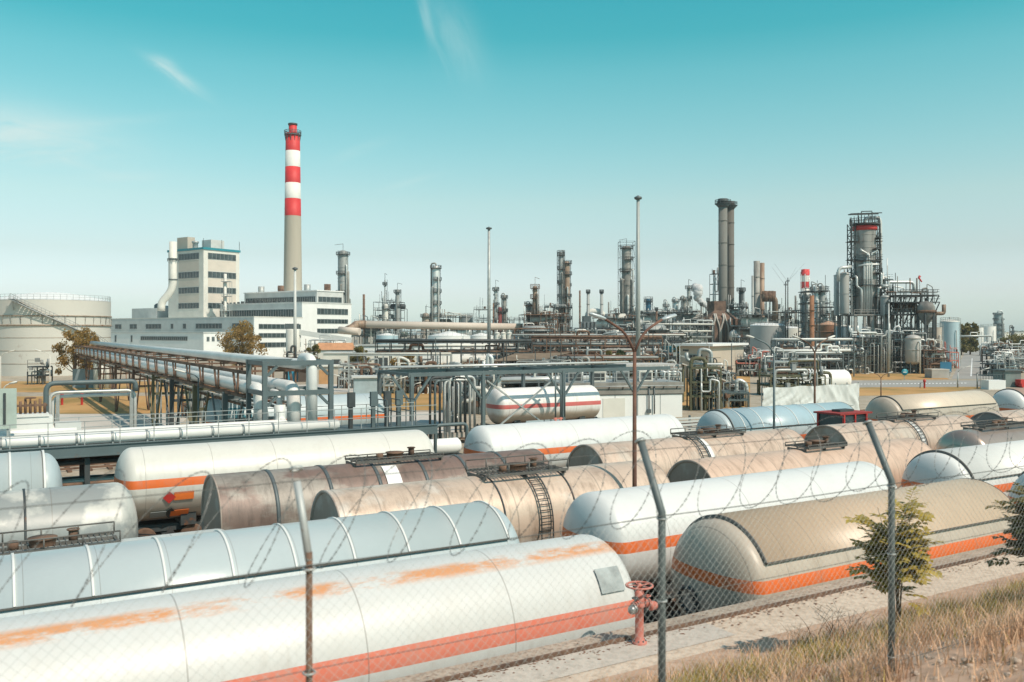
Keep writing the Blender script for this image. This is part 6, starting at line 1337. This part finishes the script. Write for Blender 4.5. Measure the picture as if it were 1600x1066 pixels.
MB().tube([(-wS, -.35, 3.35), (0, -.35, 3.35)], .06, 8).build('conduit', galv, sw)
for k in range(5): MB().box(-wS + 1.0 + k * 2.5, -wS + 1.06 + k * 2.5, -.02, .02, 0, 2.4).build('joint', grey_m, sw)
for k in range(4): MB().box(-wS + 1.35 + k * 2.6, -wS + 2.55 + k * 2.6, .77, .8, 3.95, 4.75).build('cooler_grille', steel_d, sw)
for k in range(6): MB().cyl((-wS + 1.3 + k * 2.1, 3.2, 3.76), (-wS + 1.3 + k * 2.1, 3.2, 4.5 + .3 * (k % 3)), .14, n=10).build('vent_pipe', galv, sw)
cn = thing('canopy', 'flat pale canopy on slim white posts above the switch building', 'canopy', (XW(1012, 104), 104, 0), RZ * .4); zC = ZW(573, 104)
MB().box(-3.0, 4.2, 0, 6, zC, zC + .25).build('roof', M('pale_canopy', (.5, .48, .45), .7), cn); 
for x in (-2.8, .3, 4): MB().bar((x, .3, 0), (x, .3, zC), .14).build('post', offw, cn); MB().bar((x, 5.6, 0), (x, 5.6, zC), .14).build('post', offw, cn)
for k, px in enumerate((1036, 1044.5, 1053)): vessel('silver upright drum under the flat canopy, %s of three' % ('left', 'middle', 'right')[k], px, 579, 591, 101, 7.5, clad, seed=k)
rf = thing('shed_roof', 'rusty open shed roof sheet on posts below the brown rack', 'shed', (XW(768, 146), 146, 0), 0); x1 = XW(893, 158) - XW(768, 146); zA, zB = ZW(565, 146), ZW(552, 160)
MB().add([(0, 0, zA), (x1 * .62, 0, zA + .3), (x1, 12, zB + .2), (x1 * .28, 12, zB)], [(0, 1, 2, 3)]).add([(0, 0, zA - .12), (x1 * .62, 0, zA + .18), (x1, 12, zB + .08), (x1 * .28, 12, zB - .12)], [(3, 2, 1, 0)]).build('roof', M('rust_roof', (.2, .14, .09), .8, 0, .3, .4), rf)
for x, y in ((.4, .2), (x1 * .6, .2), (x1 * .95, 11.5), (x1 * .32, 11.5)): MB().bar((x, y, 0), (x, y, zA - .2), .2).build('post', rusty, rf)
shed('long low cream shed with dark doors behind the platform', 505, 205, 22, 8, 4.0, offw, grey_l, 4, doors=((2, 4, 0, 2.6, steel_d, 'door'), (6, 9, 1.2, 2.8, None, 'window'), (12, 15, 0, 3, steel_d, 'door'), (17, 18.5, 0, 2.8, brick, 'door')))
shed('beige hut with orange brown double door beside the portal frame', 494, 152, 5.2, 4, 3.0, beige, offw, 6, doors=((.5, 2.4, 0, 2.4, M('door_orange_brown', (.5, .27, .12), .7), 'door'),))
shed('dark brown hut with round vents near the beige hut', 466, 158, 4.4, 3, 3.0, M('dark_brown_hut', (.1, .075, .06), .8), steel_d, 3)
shed('bright blue toilet cabin left of the dark brown hut', 450, 160, 1.5, 1.5, 2.4, M('bright_blue_cabin', (.04, .28, .42), .6), white, 3)
shed('black fuel container between the cream shed and the racks', 587, 158, 11, 3, 2.6, M('black_container', (.03, .03, .03), .7), steel_d, 3)
shed('corrugated pale blue container behind the platform', 553, 118, 3.4, 2.5, 2.8, M('pale_blue_container', (.35, .43, .46), .6), grey_l, 12)
shed('pale concrete wall box at the junction of the refinery road', 1456, 171, 3.4, 3, 1.5, conc, conc_l, 0, .05)
shed('grey green shed beside the yard gate at the right edge', 1571, 143, 2.8, 3, 2.6, M('grey_green_shed', (.18, .22, .21), .7), steel, 8)
shed('white low cabin behind the olive valve rig', 1140, 190, 8, 5, 3.2, white, grey_l, 10)
shed('row of white bunkers behind the brown tree', 500, 250, 34, 8, 5, white, offw, -4, doors=((3, 9, 2, 3.6, None, 'window'), (12, 20, 2, 3.6, None, 'window')))
sh = building('orange tiled hut with dark arched porch among the bushes', 495, 226, 0, 0, 0, offw, 5); MB().box(0, 9, 0, 5, 0, 4.4).build('wall', offw, sh); MB().add([(-.4, -.4, 4.4), (9.4, -.4, 4.4), (9.4, 5.4, 4.4), (-.4, 5.4, 4.4), (0, 2.5, 6.2), (9, 2.5, 6.2)], [(0, 1, 5, 4), (2, 3, 4, 5), (1, 2, 5), (3, 0, 4), (3, 2, 1, 0)]).build('roof', M('orange_tiles', (.5, .25, .13), .8), sh)
MB().box(3.4, 8.6, -2, 0, 0, 4).build('porch', black, sh)
si = thing('silo', 'pale concrete silo with a conveyor in front of the turbine hall', 'silo', (XW(458, 245), 245, 0)); r_ = SZ(22, 245) / 2; MB().lathe([(r_, 0), (r_, ZW(516, 245)), (r_ * .9, ZW(514.5, 245)), (.01, ZW(514, 245))], 28).build('shell', offw, si); MB().box(-2, 1.5, -1, 1, ZW(514, 245), ZW(506, 245)).build('top_house', steel, si); MB().bar((r_ * .6, 0, ZW(519, 245)), (16, 2, ZW(532, 245)), 1.6, 1.4).build('conveyor', grey_l, si)
unit('pale frames right of the concrete silo', 515, 538, 235, 80, 6, 63, galv, 2, 12, 2, pm=[offw, clad, galv])
# loading gantry
gy = thing('loading_gantry', 'grey steel loading gantry with cross braces straddling the white and pink wagon', 'gantry', R(sx(755, 61), 61), RZ); xs_ = [-6.2, 0, sx(880, 61) - sx(755, 61), 2 * (sx(880, 61) - sx(755, 61))]; zg = 5.75
for x in xs_:
    for y in (0, 6.4): MB().bar((x, y, 0), (x, y, zg), .27).build('post', steel_b if y == 0 else steel, gy)
m = MB()
for y in (0, 6.4): m.bar((xs_[0] - .3, y, zg + .003), (xs_[-1] + 4, y, zg + .003), .2, .3)
for x in xs_: m.bar((x, 0, zg), (x, 6.4, zg), .18, .24); m.bar((x + .2, 0, zg - 2), (x + 1.6, 0, zg - .1), .16); m.bar((x - .2, 0, zg - 2), (x - 1.6, 0, zg - .1), .16)
m.build('beam', steel_b, gy)
for i in (1,): MB().bar((xs_[i] + .3, -.05, zg - .6), (xs_[i + 1] - .8, -.05, .6), .12).build('brace', galv, gy); MB().bar((xs_[i] + .3, .1, .6), (xs_[i + 1] - .8, .1, zg - .6), .12).build('brace', galv, gy)
for k in range(2): MB().tube([(xs_[0], 6.0 + .45 * k, zg + .35), (xs_[-1] + 4, 6.0 + .45 * k, zg + .35)], .1, 8).build('pipe', [clad, clad_g][k], gy)
unit('valve skid with tall looping dark pipes left of the gantry wagon', 706, 588, 84, 26, 3, 71, steel, 2, 6, 1, pm=[steel_d, steel_b, galv], risers=6)
lpz = thing('loop_pipe', 'bundle of dark and white loop pipes at the left end of the gantry', 'pipework', R(sx(672, 66), 66), RZ)
for k in range(5): x = k * .45; MB().tube(bend([(x, 0, 0), (x, 0, 5.2 - .25 * (k % 2)), (x + 2.4, 0, 5.2 - .25 * (k % 2)), (x + 2.4, 0, .5)], .5), .11, 8).build('pipe', [steel_d, steel_b, steel_d, clad, clad][k], lpz)
MB().box(-.3, 5, .4, .6, 0, .5).build('base', conc, lpz)
unit('yard of grey valves and white risers behind the gantry wagon', 740, 592, 96, 56, 6, 72, steel, 2, 18, 2, pm=[clad, offw, galv, steel_d], risers=8)
pnl = thing('wind_screen', 'low grey corrugated screen panels in front of the gantry wagon', 'screen', R(sx(822, 59.5), 59.5), RZ)
for k in range(2): MB().box(k * 1.75, k * 1.75 + 1.65, -.04, .04, .3, 1.9).build('panel', M('pale_blue_container', (.35, .43, .46)), pnl)
m = MB(); m.box(-.05, 3.5, -.08, .08, .2, .3); m.build('rail', steel_d, pnl)
vt = thing('valve_stand', 'pale red valve stand with two hand wheels beside the gantry', 'valve stand', R(sx(868, 59), 59), RZ); m = MB()
for x in (0, .5): m.cyl((x, 0, 0), (x, 0, 2.1), .09, n=10); m.torus((x, -.1, 1.6), .22, .04, 14, 6, Matrix.Rotation(pi / 2, 3, 'X')); m.torus((x, -.1, .8), .22, .04, 14, 6, Matrix.Rotation(pi / 2, 3, 'X'))
m.bar((-.2, 0, 2.0), (.7, 0, 2.0), .1); m.build('valve', pinkred, vt); m = MB()
for x in (0, .5, .9): m.cyl((x, 0, 2.1), (x, 0, 5.6), .07, n=8)
m.build('pipe', steel_b, vt)
tt = thing('tank_trailer', 'small white wheeled tank with pipe gear left of the bright white wagon', 'tank trailer', R(sx(690, 50), 50), RZ); p = [(.001, -1.35), (.35, -1.25), (.5, -1.1), (.5, 1.1), (.35, 1.25), (.001, 1.35)]
MB().lathe(p, 24, (0, 0, 1.75), 'x').build('tank', white, tt); MB().box(-1.3, 1.3, -.45, .45, .95, 1.25).build('chassis', steel_d, tt)
for x in (.3, .9): MB().lathe([(.08, -.1), (.38, -.1), (.42, -.05), (.42, .05), (.38, .1), (.08, .1)], 18, axis='x').build('wheel', black, tt, (x, -.5, .42), pi / 2)
MB().box(-2.1, -1.4, -.4, .4, 1.5, 2.1).build('cabinet', grey_l, tt); m = MB(); m.bar((-1.5, 0, .1), (-1.5, 0, 1.2), .1); m.bar((-1.2, -.35, 0), (-1.2, -.35, .9), .1); m.build('leg', steel, tt)
for px in (668, 675): 
    t = thing('gas_bottle', 'red upright cylinder ' + ('in the shelter hood' if px == 668 else 'standing clear beside the shelter hood'), 'cylinder', R(sx(px, 47.5), 47.5)); MB().lathe([(.2, 0), (.2, 1.3), (.12, 1.5), (.06, 1.55), (.06, 1.7), (.001, 1.7)], 14).build('body', red, t); MB().box(-.07, .07, -.07, .07, 1.7, 1.8).build('valve', galv, t)
tag(MB().lathe([(.75, -.6), (.75, .6)], 12, (0, 0, .75), 'x', 0, pi).add([(.6, .7, 0), (.6, -.7, 0), (.6, -.7, .8), (.6, .7, .8)], [(0, 1, 2, 3)]).build('shelter_hood', steel_d, None, R(sx(667, 48.3), 48.3), RZ), 'small dark shelter hood over the red cylinder', 'shelter')
# green loading arm frame, olive rig, tarpaulin fence, white bullet
unit('olive green loading frame with stairs right of the switch building', 1103, 576, 100, 46, 5, 73, olive, 3, 12, 1, pm=[clad, olive, galv, steel_d], risers=4, name='filling_station')
sc_ = thing('stair_ramp', 'sloping pale pipe stair running down into the olive green frame', 'stairs', (XW(1064, 112), 112, 0), .2); MB().bar((0, 0, 5.0), (6.4, 0, 2.6), .8, .16).build('ramp', conc_l, sc_); m = MB(); m.bar((0, -.4, 6), (6.4, -.4, 3.6), .08); m.bar((0, .4, 6), (6.4, .4, 3.6), .08); m.build('railing', galv, sc_); m = MB()
for x, z in ((.3, 4.9), (6.2, 2.6)): m.bar((x, 0, 0), (x, 0, z), .2)
m.build('post', olive, sc_)
unit('olive valve rig with mossy pipes before the white bullet tank', 1247, 588, 124, 92, 4, 74, olive, 2, 18, 0, pm=[olive, rusty, galv, olive], name='valve_rig')
drum('long white bullet tank behind the olive valve rig', 1268, 594, 138, 126, 32, white, rz=.12)
unit('silver pumps and motors left of the tarpaulin fence', 1150, 614, 104, 40, 4, 75, steel_b, 2, 10, 4, drum_mats=[clad, galv, blue], pm=[galv, steel_d, clad])
tp = thing('tarpaulin_fence', 'creased white tarpaulin sheeting on a scaffold frame behind the pale blue wagon', 'screen', R(sx(1196, 52), 52, 1.15), RZ); Lt = sx(1347, 52) - sx(1196, 52); mb = MB(); nxx, nz = 90, 14; rd = random.Random(9)
for i in range(nxx + 1):
    for j in range(nz + 1):
        x = Lt * i / nxx; z = .6 + 2.55 * j / nz + .05 * sin(x * 1.7) * (j / nz) ** 3; q_ = x + .9 * sin(j * .31 + x * .35); fold = .22 * abs(sin(q_ * 1.1)) ** .6 + .16 * abs(sin(q_ * 2.7 - j * .45)) ** .5 + .08 * abs(sin(x * 5.3 + j * .8)) ** .6; mb.v.append((x, fold * (1.1 - .5 * j / nz) + .02, z))
for i in range(nxx):
    for j in range(nz): a = i * (nz + 1) + j; mb.f.append((a, a + nz + 1, a + nz + 2, a + 1)); mb.s.append(True)
mb.build('sheet', M('tarpaulin', (.66, .68, .66), .5, 0, .05, .8), tp); m = MB()
for k in range(9): m.bar((Lt * k / 8, .4, -1.15), (Lt * k / 8, .4, 3.3), .07)
for z in (1.2, 2.2, 3.1): m.bar((0, .4, z), (Lt, .4, z), .06)
m.build('scaffold', galv, tp)
wf = thing('mesh_fence', 'grey wire fence with slim posts left of the tarpaulin', 'fence', R(sx(1120, 54), 54), RZ); Lw = 9.0; m = MB()
for k in range(6): m.bar((Lw * k / 5, 0, 0), (Lw * k / 5, 0, 2.6), .08)
m.build('post', steel, wf); m = MB()
for z in [.2 + .2 * k for k in range(12)]: m.bar((0, 0, z), (Lw, 0, z), .02)
for k in range(60): m.bar((Lw * k / 60, .01, .2), (Lw * k / 60, .01, 2.5), .015)
m.build('wire_mesh', galv, wf)
lf = thing('louvre_fence', 'low fence of grey horizontal slats between the white and pale blue wagons', 'fence', R(sx(1040, 46), 46), RZ); m = MB(); Ll = 18
for z in [.5 + .22 * k for k in range(12)]: m.box(0, Ll, -.02, .02, z, z + .14)
m.build('slat_panel', grey_l, lf); m = MB()
for k in range(9): m.bar((Ll * k / 8, .08, 0), (Ll * k / 8, .08, 3.2), .12)
m.build('post', steel, lf)
# signs and small things on the right
t = thing('sign', 'round blue sign on a low post on the dry lawn', 'sign', G(1413, 594)); MB().bar((0, 0, 0), (0, 0, 1.2), .09).build('post', galv, t); o = MB().lathe([(.001, 0), (.62, 0), (.62, .06), (.001, .06)], 28); o.v = [(x, z - .2, y + 1.5) for x, y, z in o.v]; o.build('plate', teal, t); m = MB().box(-.3, .3, -.25, -.21, 1.42, 1.56); m.build('symbol', white, t)
t = thing('sign', 'tall dark blue notice board by the refinery road', 'sign', G(1478, 588)); MB().box(-1.15, 1.15, 0, .12, .8, 2.9).build('plate', blue, t); m = MB(); m.bar((-.9, .15, 0), (-.9, .15, 2.5), .12); m.bar((.9, .15, 0), (.9, .15, 2.5), .12); m.build('post', galv, t); MB().box(-1.0, 1.0, -.03, 0, .95, 1.05).build('lettering_strip', grey_l, t)
t = thing('hydrant', 'red hydrant with white collar on the verge by the cross road', 'hydrant', G(1444.5, 607)); MB().lathe([(.14, 0), (.14, 1.0), (.22, 1.05), (.22, 1.3), (.1, 1.45), (.001, 1.5)], 12).build('barrel', red, t); MB().box(-.75, -.65, -.05, .05, 0, .9).build('post', steel, t); m = MB().cyl((-.7, 0, .85), (0, 0, .85), .05); m.build('arm', steel, t)
t = thing('gate', 'grey bar gate with rails by the right edge', 'gate', G(1527, 607), .15); m = MB(); rail(m, [(0, 0, 0), (4.6, 0, 0)], 2.2, .035, .5); m.build('bars', steel, t); m = MB(); m.bar((0, 0, 0), (0, 0, 2.5), .16); m.bar((4.6, 0, 0), (4.6, 0, 2.5), .16); m.build('post', steel_d, t)
shed('white skip shaped trailer beside the bar gate', 1545, 137, 2.8, 2, 1.2, white, white, 5, .0)
tag(MB().box(0, 3.2, 0, 1.2, .6, 1.3).cyl((.5, -.1, .4), (.5, 1.3, .4), .4).cyl((2.7, -.1, .4), (2.7, 1.3, .4), .4).build('cart', red, None, G(1595, 606), .2), 'red flat cart cut by the right edge', 'cart')
# masts and lamps
mast('tall pale floodlight mast right of the sooty scaffolded column', 997, 308, 150, 7.2, M('mast_grey', (.33, .36, .35), .5, .1, .1, .3)); mast('thin dark floodlight mast in the centre of the photo', 764, 356, 235, 5.5, galv); mast('short floodlight mast in front of the turbine hall', 461, 419, 218, 5.2)
mast('slim grey pole in front of the huge silver column', 1388.5, 470, 176, 3, galv)
pole_lamp('rusty double armed street lamp between the white and bronze wagons', 991.5, 499, 29.6, 0, ((-1, 1.55), (1, 1.5)), M('lamp_rust', (.14, .07, .05), .8, .1, .35, 2, rust=.3), .075, RZ, head=M('lamp_head_grey', (.5, .55, .56), .4, .2), rise=1.1, hl=.7)
pole_lamp('slim grey lamp with one arm to the left, before the pale blue wagon', 1209.5, 528, 50.5, 0, ((-1, 1.5),), steel_b, .07, RZ * .2, rise=.9)
pole_lamp('rusty double armed lamp behind the pale blue wagon', 1273, 529, 64, 0, ((-1, 2.0), (1, 1.8)), rusty, .08, RZ, rise=1.0, hl=.8)
pole_lamp('thin lamp with double arm beside the cross road', 1376.5, 583, 118, 0, ((-1, 1.2), (1, 1.2)), rusty, .07, 0, rise=.7, hl=.7)
pole_lamp('thin lamp with one arm at the refinery road corner', 1496.5, 574, 142, 0, ((1, 1.6),), galv, .09, 0, rise=.8, hl=.9)
pole_lamp('low lamp with raised head by the bar gate', 1527, 577, 140, 0, ((1, 1.4),), galv, .06, 0, rise=.7, hl=.9)
pole_lamp('thin white lamp at the left edge before the big storage tank', 1, 550, 110, 0, ((1, 1.2),), offw, .05, 0, rise=.5, hl=.9); pole_lamp('thin white lamp in front of the big storage tank, right of its stairs', 78, 549, 112, 0, ((-1, 1.4),), offw, .05, 0, rise=.5, hl=.9)
pole_lamp('short lamp with flat head beside the pipe bridge', 310, 582, 60, 0, ((-1, 1.1),), steel_b, .06, 0, rise=.4, hl=.8); pole_lamp('small lamp on the platform by the white manifold', 5, 600, 49, 0, ((1, .4),), offw, .05, 0, rise=.3, hl=.5)
pole_lamp('lamp with white head behind the beige control building', 1062, 533, 160, 0, ((1, 2.0),), galv, .08, 0, rise=.8, hl=.9); pole_lamp('lamp with curved arm right of the beige control building', 1108, 533, 162, 0, ((-1, 2.0),), galv, .08, 0, rise=.8, hl=.9)
pole_lamp('grey lamp leaning over the corrugated container', 545, 588, 118, 0, ((-1, 1.5),), galv, .07, 0, rise=1.2, hl=1.0); pole_lamp('grey lamp in front of the dry lawn left of the gantry', 608, 592, 100, 0, ((1, 1.5),), galv, .06, .3, rise=.9, hl=1.0)
pole_lamp('lamp over the pale sheds below the brown rack', 640, 600, 104, 0, ((1, .9),), galv, .05, .0, rise=.5, hl=.7)
# trees and bushes
tl = leaf_mat('autumn_leaf', (.2, .12, .035), (.36, .23, .07), (.4, .26, .07)); tl2 = leaf_mat('olive_leaf', (.1, .095, .025), (.2, .155, .04), (.22, .18, .04)); tl3 = leaf_mat('deep_green_leaf', (.03, .05, .02), (.07, .08, .03), (.08, .1, .03))
tree('sparse yellow brown tree beside the big storage tank', 116, 517, 150, 58, 1, tl, leaf=.2, n=4200, crown0=.12, clumps=40); tree('second sparse yellow brown tree touching the pipe bridge', 142, 520, 158, 30, 2, tl, leaf=.2, n=2200, crown0=.12)
tree('dense brown green tree before the white annex', 378, 507, 200, 66, 3, tl, leaf=.26, n=5200, crown0=.08, clumps=44)
for k, (px, yt, Y, w, lab, mt) in enumerate(((490, 541, 215, 26, 'round olive bush beside the orange tiled hut', tl2), (563, 546, 205, 34, 'wide olive bush left of the brown rack', tl2), (632, 556, 168, 40, 'brown green bush under the brown rack', tl), (950, 551, 158, 40, 'olive bush behind the rusty lamp, the left one', tl2), (978, 549, 160, 34, 'dark olive bush behind the rusty lamp, the middle one', tl3), (1022, 552, 162, 44, 'yellow brown bush right of the pale mast', tl), (1058, 541, 178, 18, 'small olive bush before the teal edged building', tl2), (912, 526, 240, 30, 'small dark bush among the pale pipe racks', tl3), (1072, 512, 280, 16, 'upright dark conifer left of the brown heater', tl3), (405, 590, 118, 20, 'little bush at the foot of the portal frame', tl2))):
    tree(lab, px, yt, Y, w, 20 + k, mt, 'bush' if k != 8 else 'tree', .03, leaf=.16 + Y * .0006, n=1800, clumps=20)
tree('rounded green tree at the end of the refinery road, the left one', 1502, 508, 340, 24, 40, tl2, leaf=.5, n=5500, crown0=.03, clumps=70); tree('rounded green tree at the end of the refinery road, the right one', 1516, 507, 350, 22, 41, tl2, leaf=.5, n=5500, crown0=.03, clumps=70)
tree('dark green hedge like tree right of the roadside racks', 1592, 530, 380, 60, 42, tl2, leaf=.5, n=7000, crown0=.02, clumps=80)
# far off woods on the horizon
fw = MB(); rd = random.Random(12)
for k in range(420):
    x = -2600 + 5600 * rd.random(); Yy = rd.uniform(1500, 1900); fw.sphere((x, Yy, rd.uniform(3, 6)), rd.uniform(5, 9), 7, 5, (1.8, 1, .75))
for k, v in enumerate(fw.v): fw.v[k] = (v[0] + rd.uniform(-2, 2), v[1], v[2] + rd.uniform(-1.5, 1.5))
o = fw.build('forest', M('far_woods', (.05, .065, .03), .9, 0, .3, .02)); o['kind'] = 'stuff'
for k, (lab, px, yt, Y, w, dp, fm, lv, npi, nd, rs) in enumerate((
 ('dark crowded pipe structure behind the brown rack, below the rusty crowded column', 838, 518, 250, 60, 8, steel_d, 4, 16, 3, 8), ('dark crowded pipe structure behind the brown rack, below the furnace', 930, 519, 252, 80, 8, steel_d, 4, 20, 4, 10),
 ('dark crowded pipe structure just left of the pale mast', 975, 512, 262, 44, 8, steel_d, 5, 14, 3, 8), ('dark crowded pipe structure just right of the pale mast', 1030, 516, 258, 60, 8, steel_d, 4, 16, 3, 8),
 ('grey valve frames below the little cream upright tanks', 800, 548, 185, 50, 6, steel_d, 3, 12, 1, 8), ('brown valve frames above the rusty open shed roof', 868, 541, 192, 70, 6, rusty, 3, 18, 2, 10),
 ('dark frames of thin risers behind the olive bushes', 1000, 546, 176, 60, 6, steel_d, 3, 14, 2, 12), ('low dark manifold left of the switch building roof', 905, 585, 122, 70, 5, steel_d, 2, 16, 2, 10),
 ('pale manifold with thin risers between the shed roof and the gantry', 850, 575, 130, 80, 5, steel, 2, 16, 1, 12), ('dark frames under the pale twin white pipes left of the flare pipe', 1236, 541, 190, 26, 5, steel_d, 4, 8, 2, 5),
 ('dark pipe frames between the heater and the matte grey wide tank', 1160, 528, 268, 26, 6, steel_d, 4, 10, 2, 5), ('grey pipe frames in front of the low pale tank', 1245, 535, 225, 34, 6, steel, 3, 12, 2, 6))):
    unit(lab, px, yt, Y, w, dp, 90 + k, fm, lv, npi, nd, risers=rs, pm=[clad_g, steel_d, offw, rusty, clad_d], mast=2)
for k, (px, yt, Y, w, lab) in enumerate(((1566, 570, 178, 34, 'silver bend pipes nearest the road corner'), (1590, 561, 192, 40, 'pipe trestle with thin white risers by the right edge'), (1563, 557, 215, 30, 'low valve rows beside the second third of the road'), (1592, 550, 236, 44, 'brown footed pipe trestle by the right edge'),
   (1556, 547, 262, 30, 'dark pipe frames midway along the road'), (1582, 542, 290, 46, 'low pipe trestle behind the brown footed one'), (1549, 541, 330, 26, 'small frames near the far end of the road'), (1574, 537, 380, 50, 'hazy low frames far beyond the pipe trestles'))):
    unit(lab, px + 9, yt, Y, w, 6, 130 + k, [steel, galv, steel_d, rusty][k % 4], 2, 12, 1, pm=[clad, clad_g, galv, clad_w, rusty], risers=4, name='pipe_trestle', rz=.05)
for k, (lab, px, yt, Y, w, h_, fm) in enumerate((('thin dark frames low between the gantry and the brown rack', 830, 600, 116, 90, 4, steel_d), ('pale pipes and frames low behind the tank wagon lettering', 560, 578, 140, 60, 4, galv), ('grey frames low behind the loop pipes', 660, 574, 128, 60, 4, steel),
   ('rusty frames behind the short floodlight mast', 470, 560, 165, 50, 4, rusty), ('dark frames between the beige control building and the mast', 1030, 558, 150, 50, 4, steel_d), ('grey frames between the control building and the white bunkers of pipes', 1130, 584, 136, 40, 4, steel), ('low frames under the pale long horizontal vessel', 760, 572, 165, 60, 4, rusty))):
    unit(lab, px, yt, Y, w, h_, 150 + k, fm, 2, 12, 1, pm=[clad_g, offw, rusty, steel_d], risers=8, mast=2)
# ---------------------------------------------------------------- air
hzm = bpy.data.materials.new('haze'); hzm.use_nodes = True; nt = hzm.node_tree; nt.nodes.clear(); ou = nt.nodes.new('ShaderNodeOutputMaterial'); pv = nt.nodes.new('ShaderNodeVolumePrincipled'); pv.inputs['Density'].default_value = HAZE; pv.inputs['Color'].default_value = (.78, .9, .93, 1); pv.inputs['Anisotropy'].default_value = 0.0; nt.links.new(pv.outputs[0], ou.inputs[1])
if HAZE: o = MB().box(-3100, 3100, -700, 3100, -1, 112).build('haze', hzm); o['kind'] = 'stuff'
for k, (lab, px, yt, Y, w, mt) in enumerate((('thin grey stack behind the steam plume', 1096, 476, 420, 3.4, clad_g), ('thin dark stack just left of the flat topped stacks', 1166, 472, 360, 3.2, clad_d), ('thin pale vent stack left of the radio masts', 1217, 480, 330, 3, clad_g),
    ('thin dark vent stack between the radio masts and the banded far stack', 1243, 462, 340, 3, clad_d), ('thin brown vent stack right of the blue column', 1026, 484, 400, 3, rusty), ('thin grey vent stack left of the sooty scaffolded column', 962, 482, 380, 3, clad_g), ('thin pole stack left of the twin stacks', 1106, 470, 345, 3, clad_d))):
    stack(lab, px, yt, Y, w, mt, None, k % 2 == 0, hoops=3)
for k, (lab, px, yt, Y, w, dp, lv, fm) in enumerate((('crowded dark skyline frames between the heater and the radio masts', 1205, 494, 335, 70, 8, 4, steel_d), ('crowded dark skyline frames left of the flare pipe', 1243, 488, 300, 34, 7, 4, steel_d), ('mid grey skyline frames behind the rust brown tank', 1300, 490, 262, 40, 7, 4, steel),
  ('dark skyline frames with drums left of the steam plume', 1062, 488, 372, 56, 8, 4, steel_d), ('dark skyline frames at the foot of the sooty scaffolded column', 978, 490, 368, 50, 8, 4, steel_d), ('brown skyline frames between the two rusty columns', 862, 494, 330, 44, 8, 4, rusty), ('low dark skyline frames over the long beige duct', 700, 496, 400, 70, 8, 3, steel_d), ('dark tangle on the left flank of the brown heater', 1100, 500, 318, 34, 7, 4, steel_d))):
    unit(lab, px, yt, Y, w, dp, 210 + k, fm, lv, 14, 4, risers=6, mast=6, pm=[clad_g, steel_d, clad_d, rusty, offw], name='process_structure')
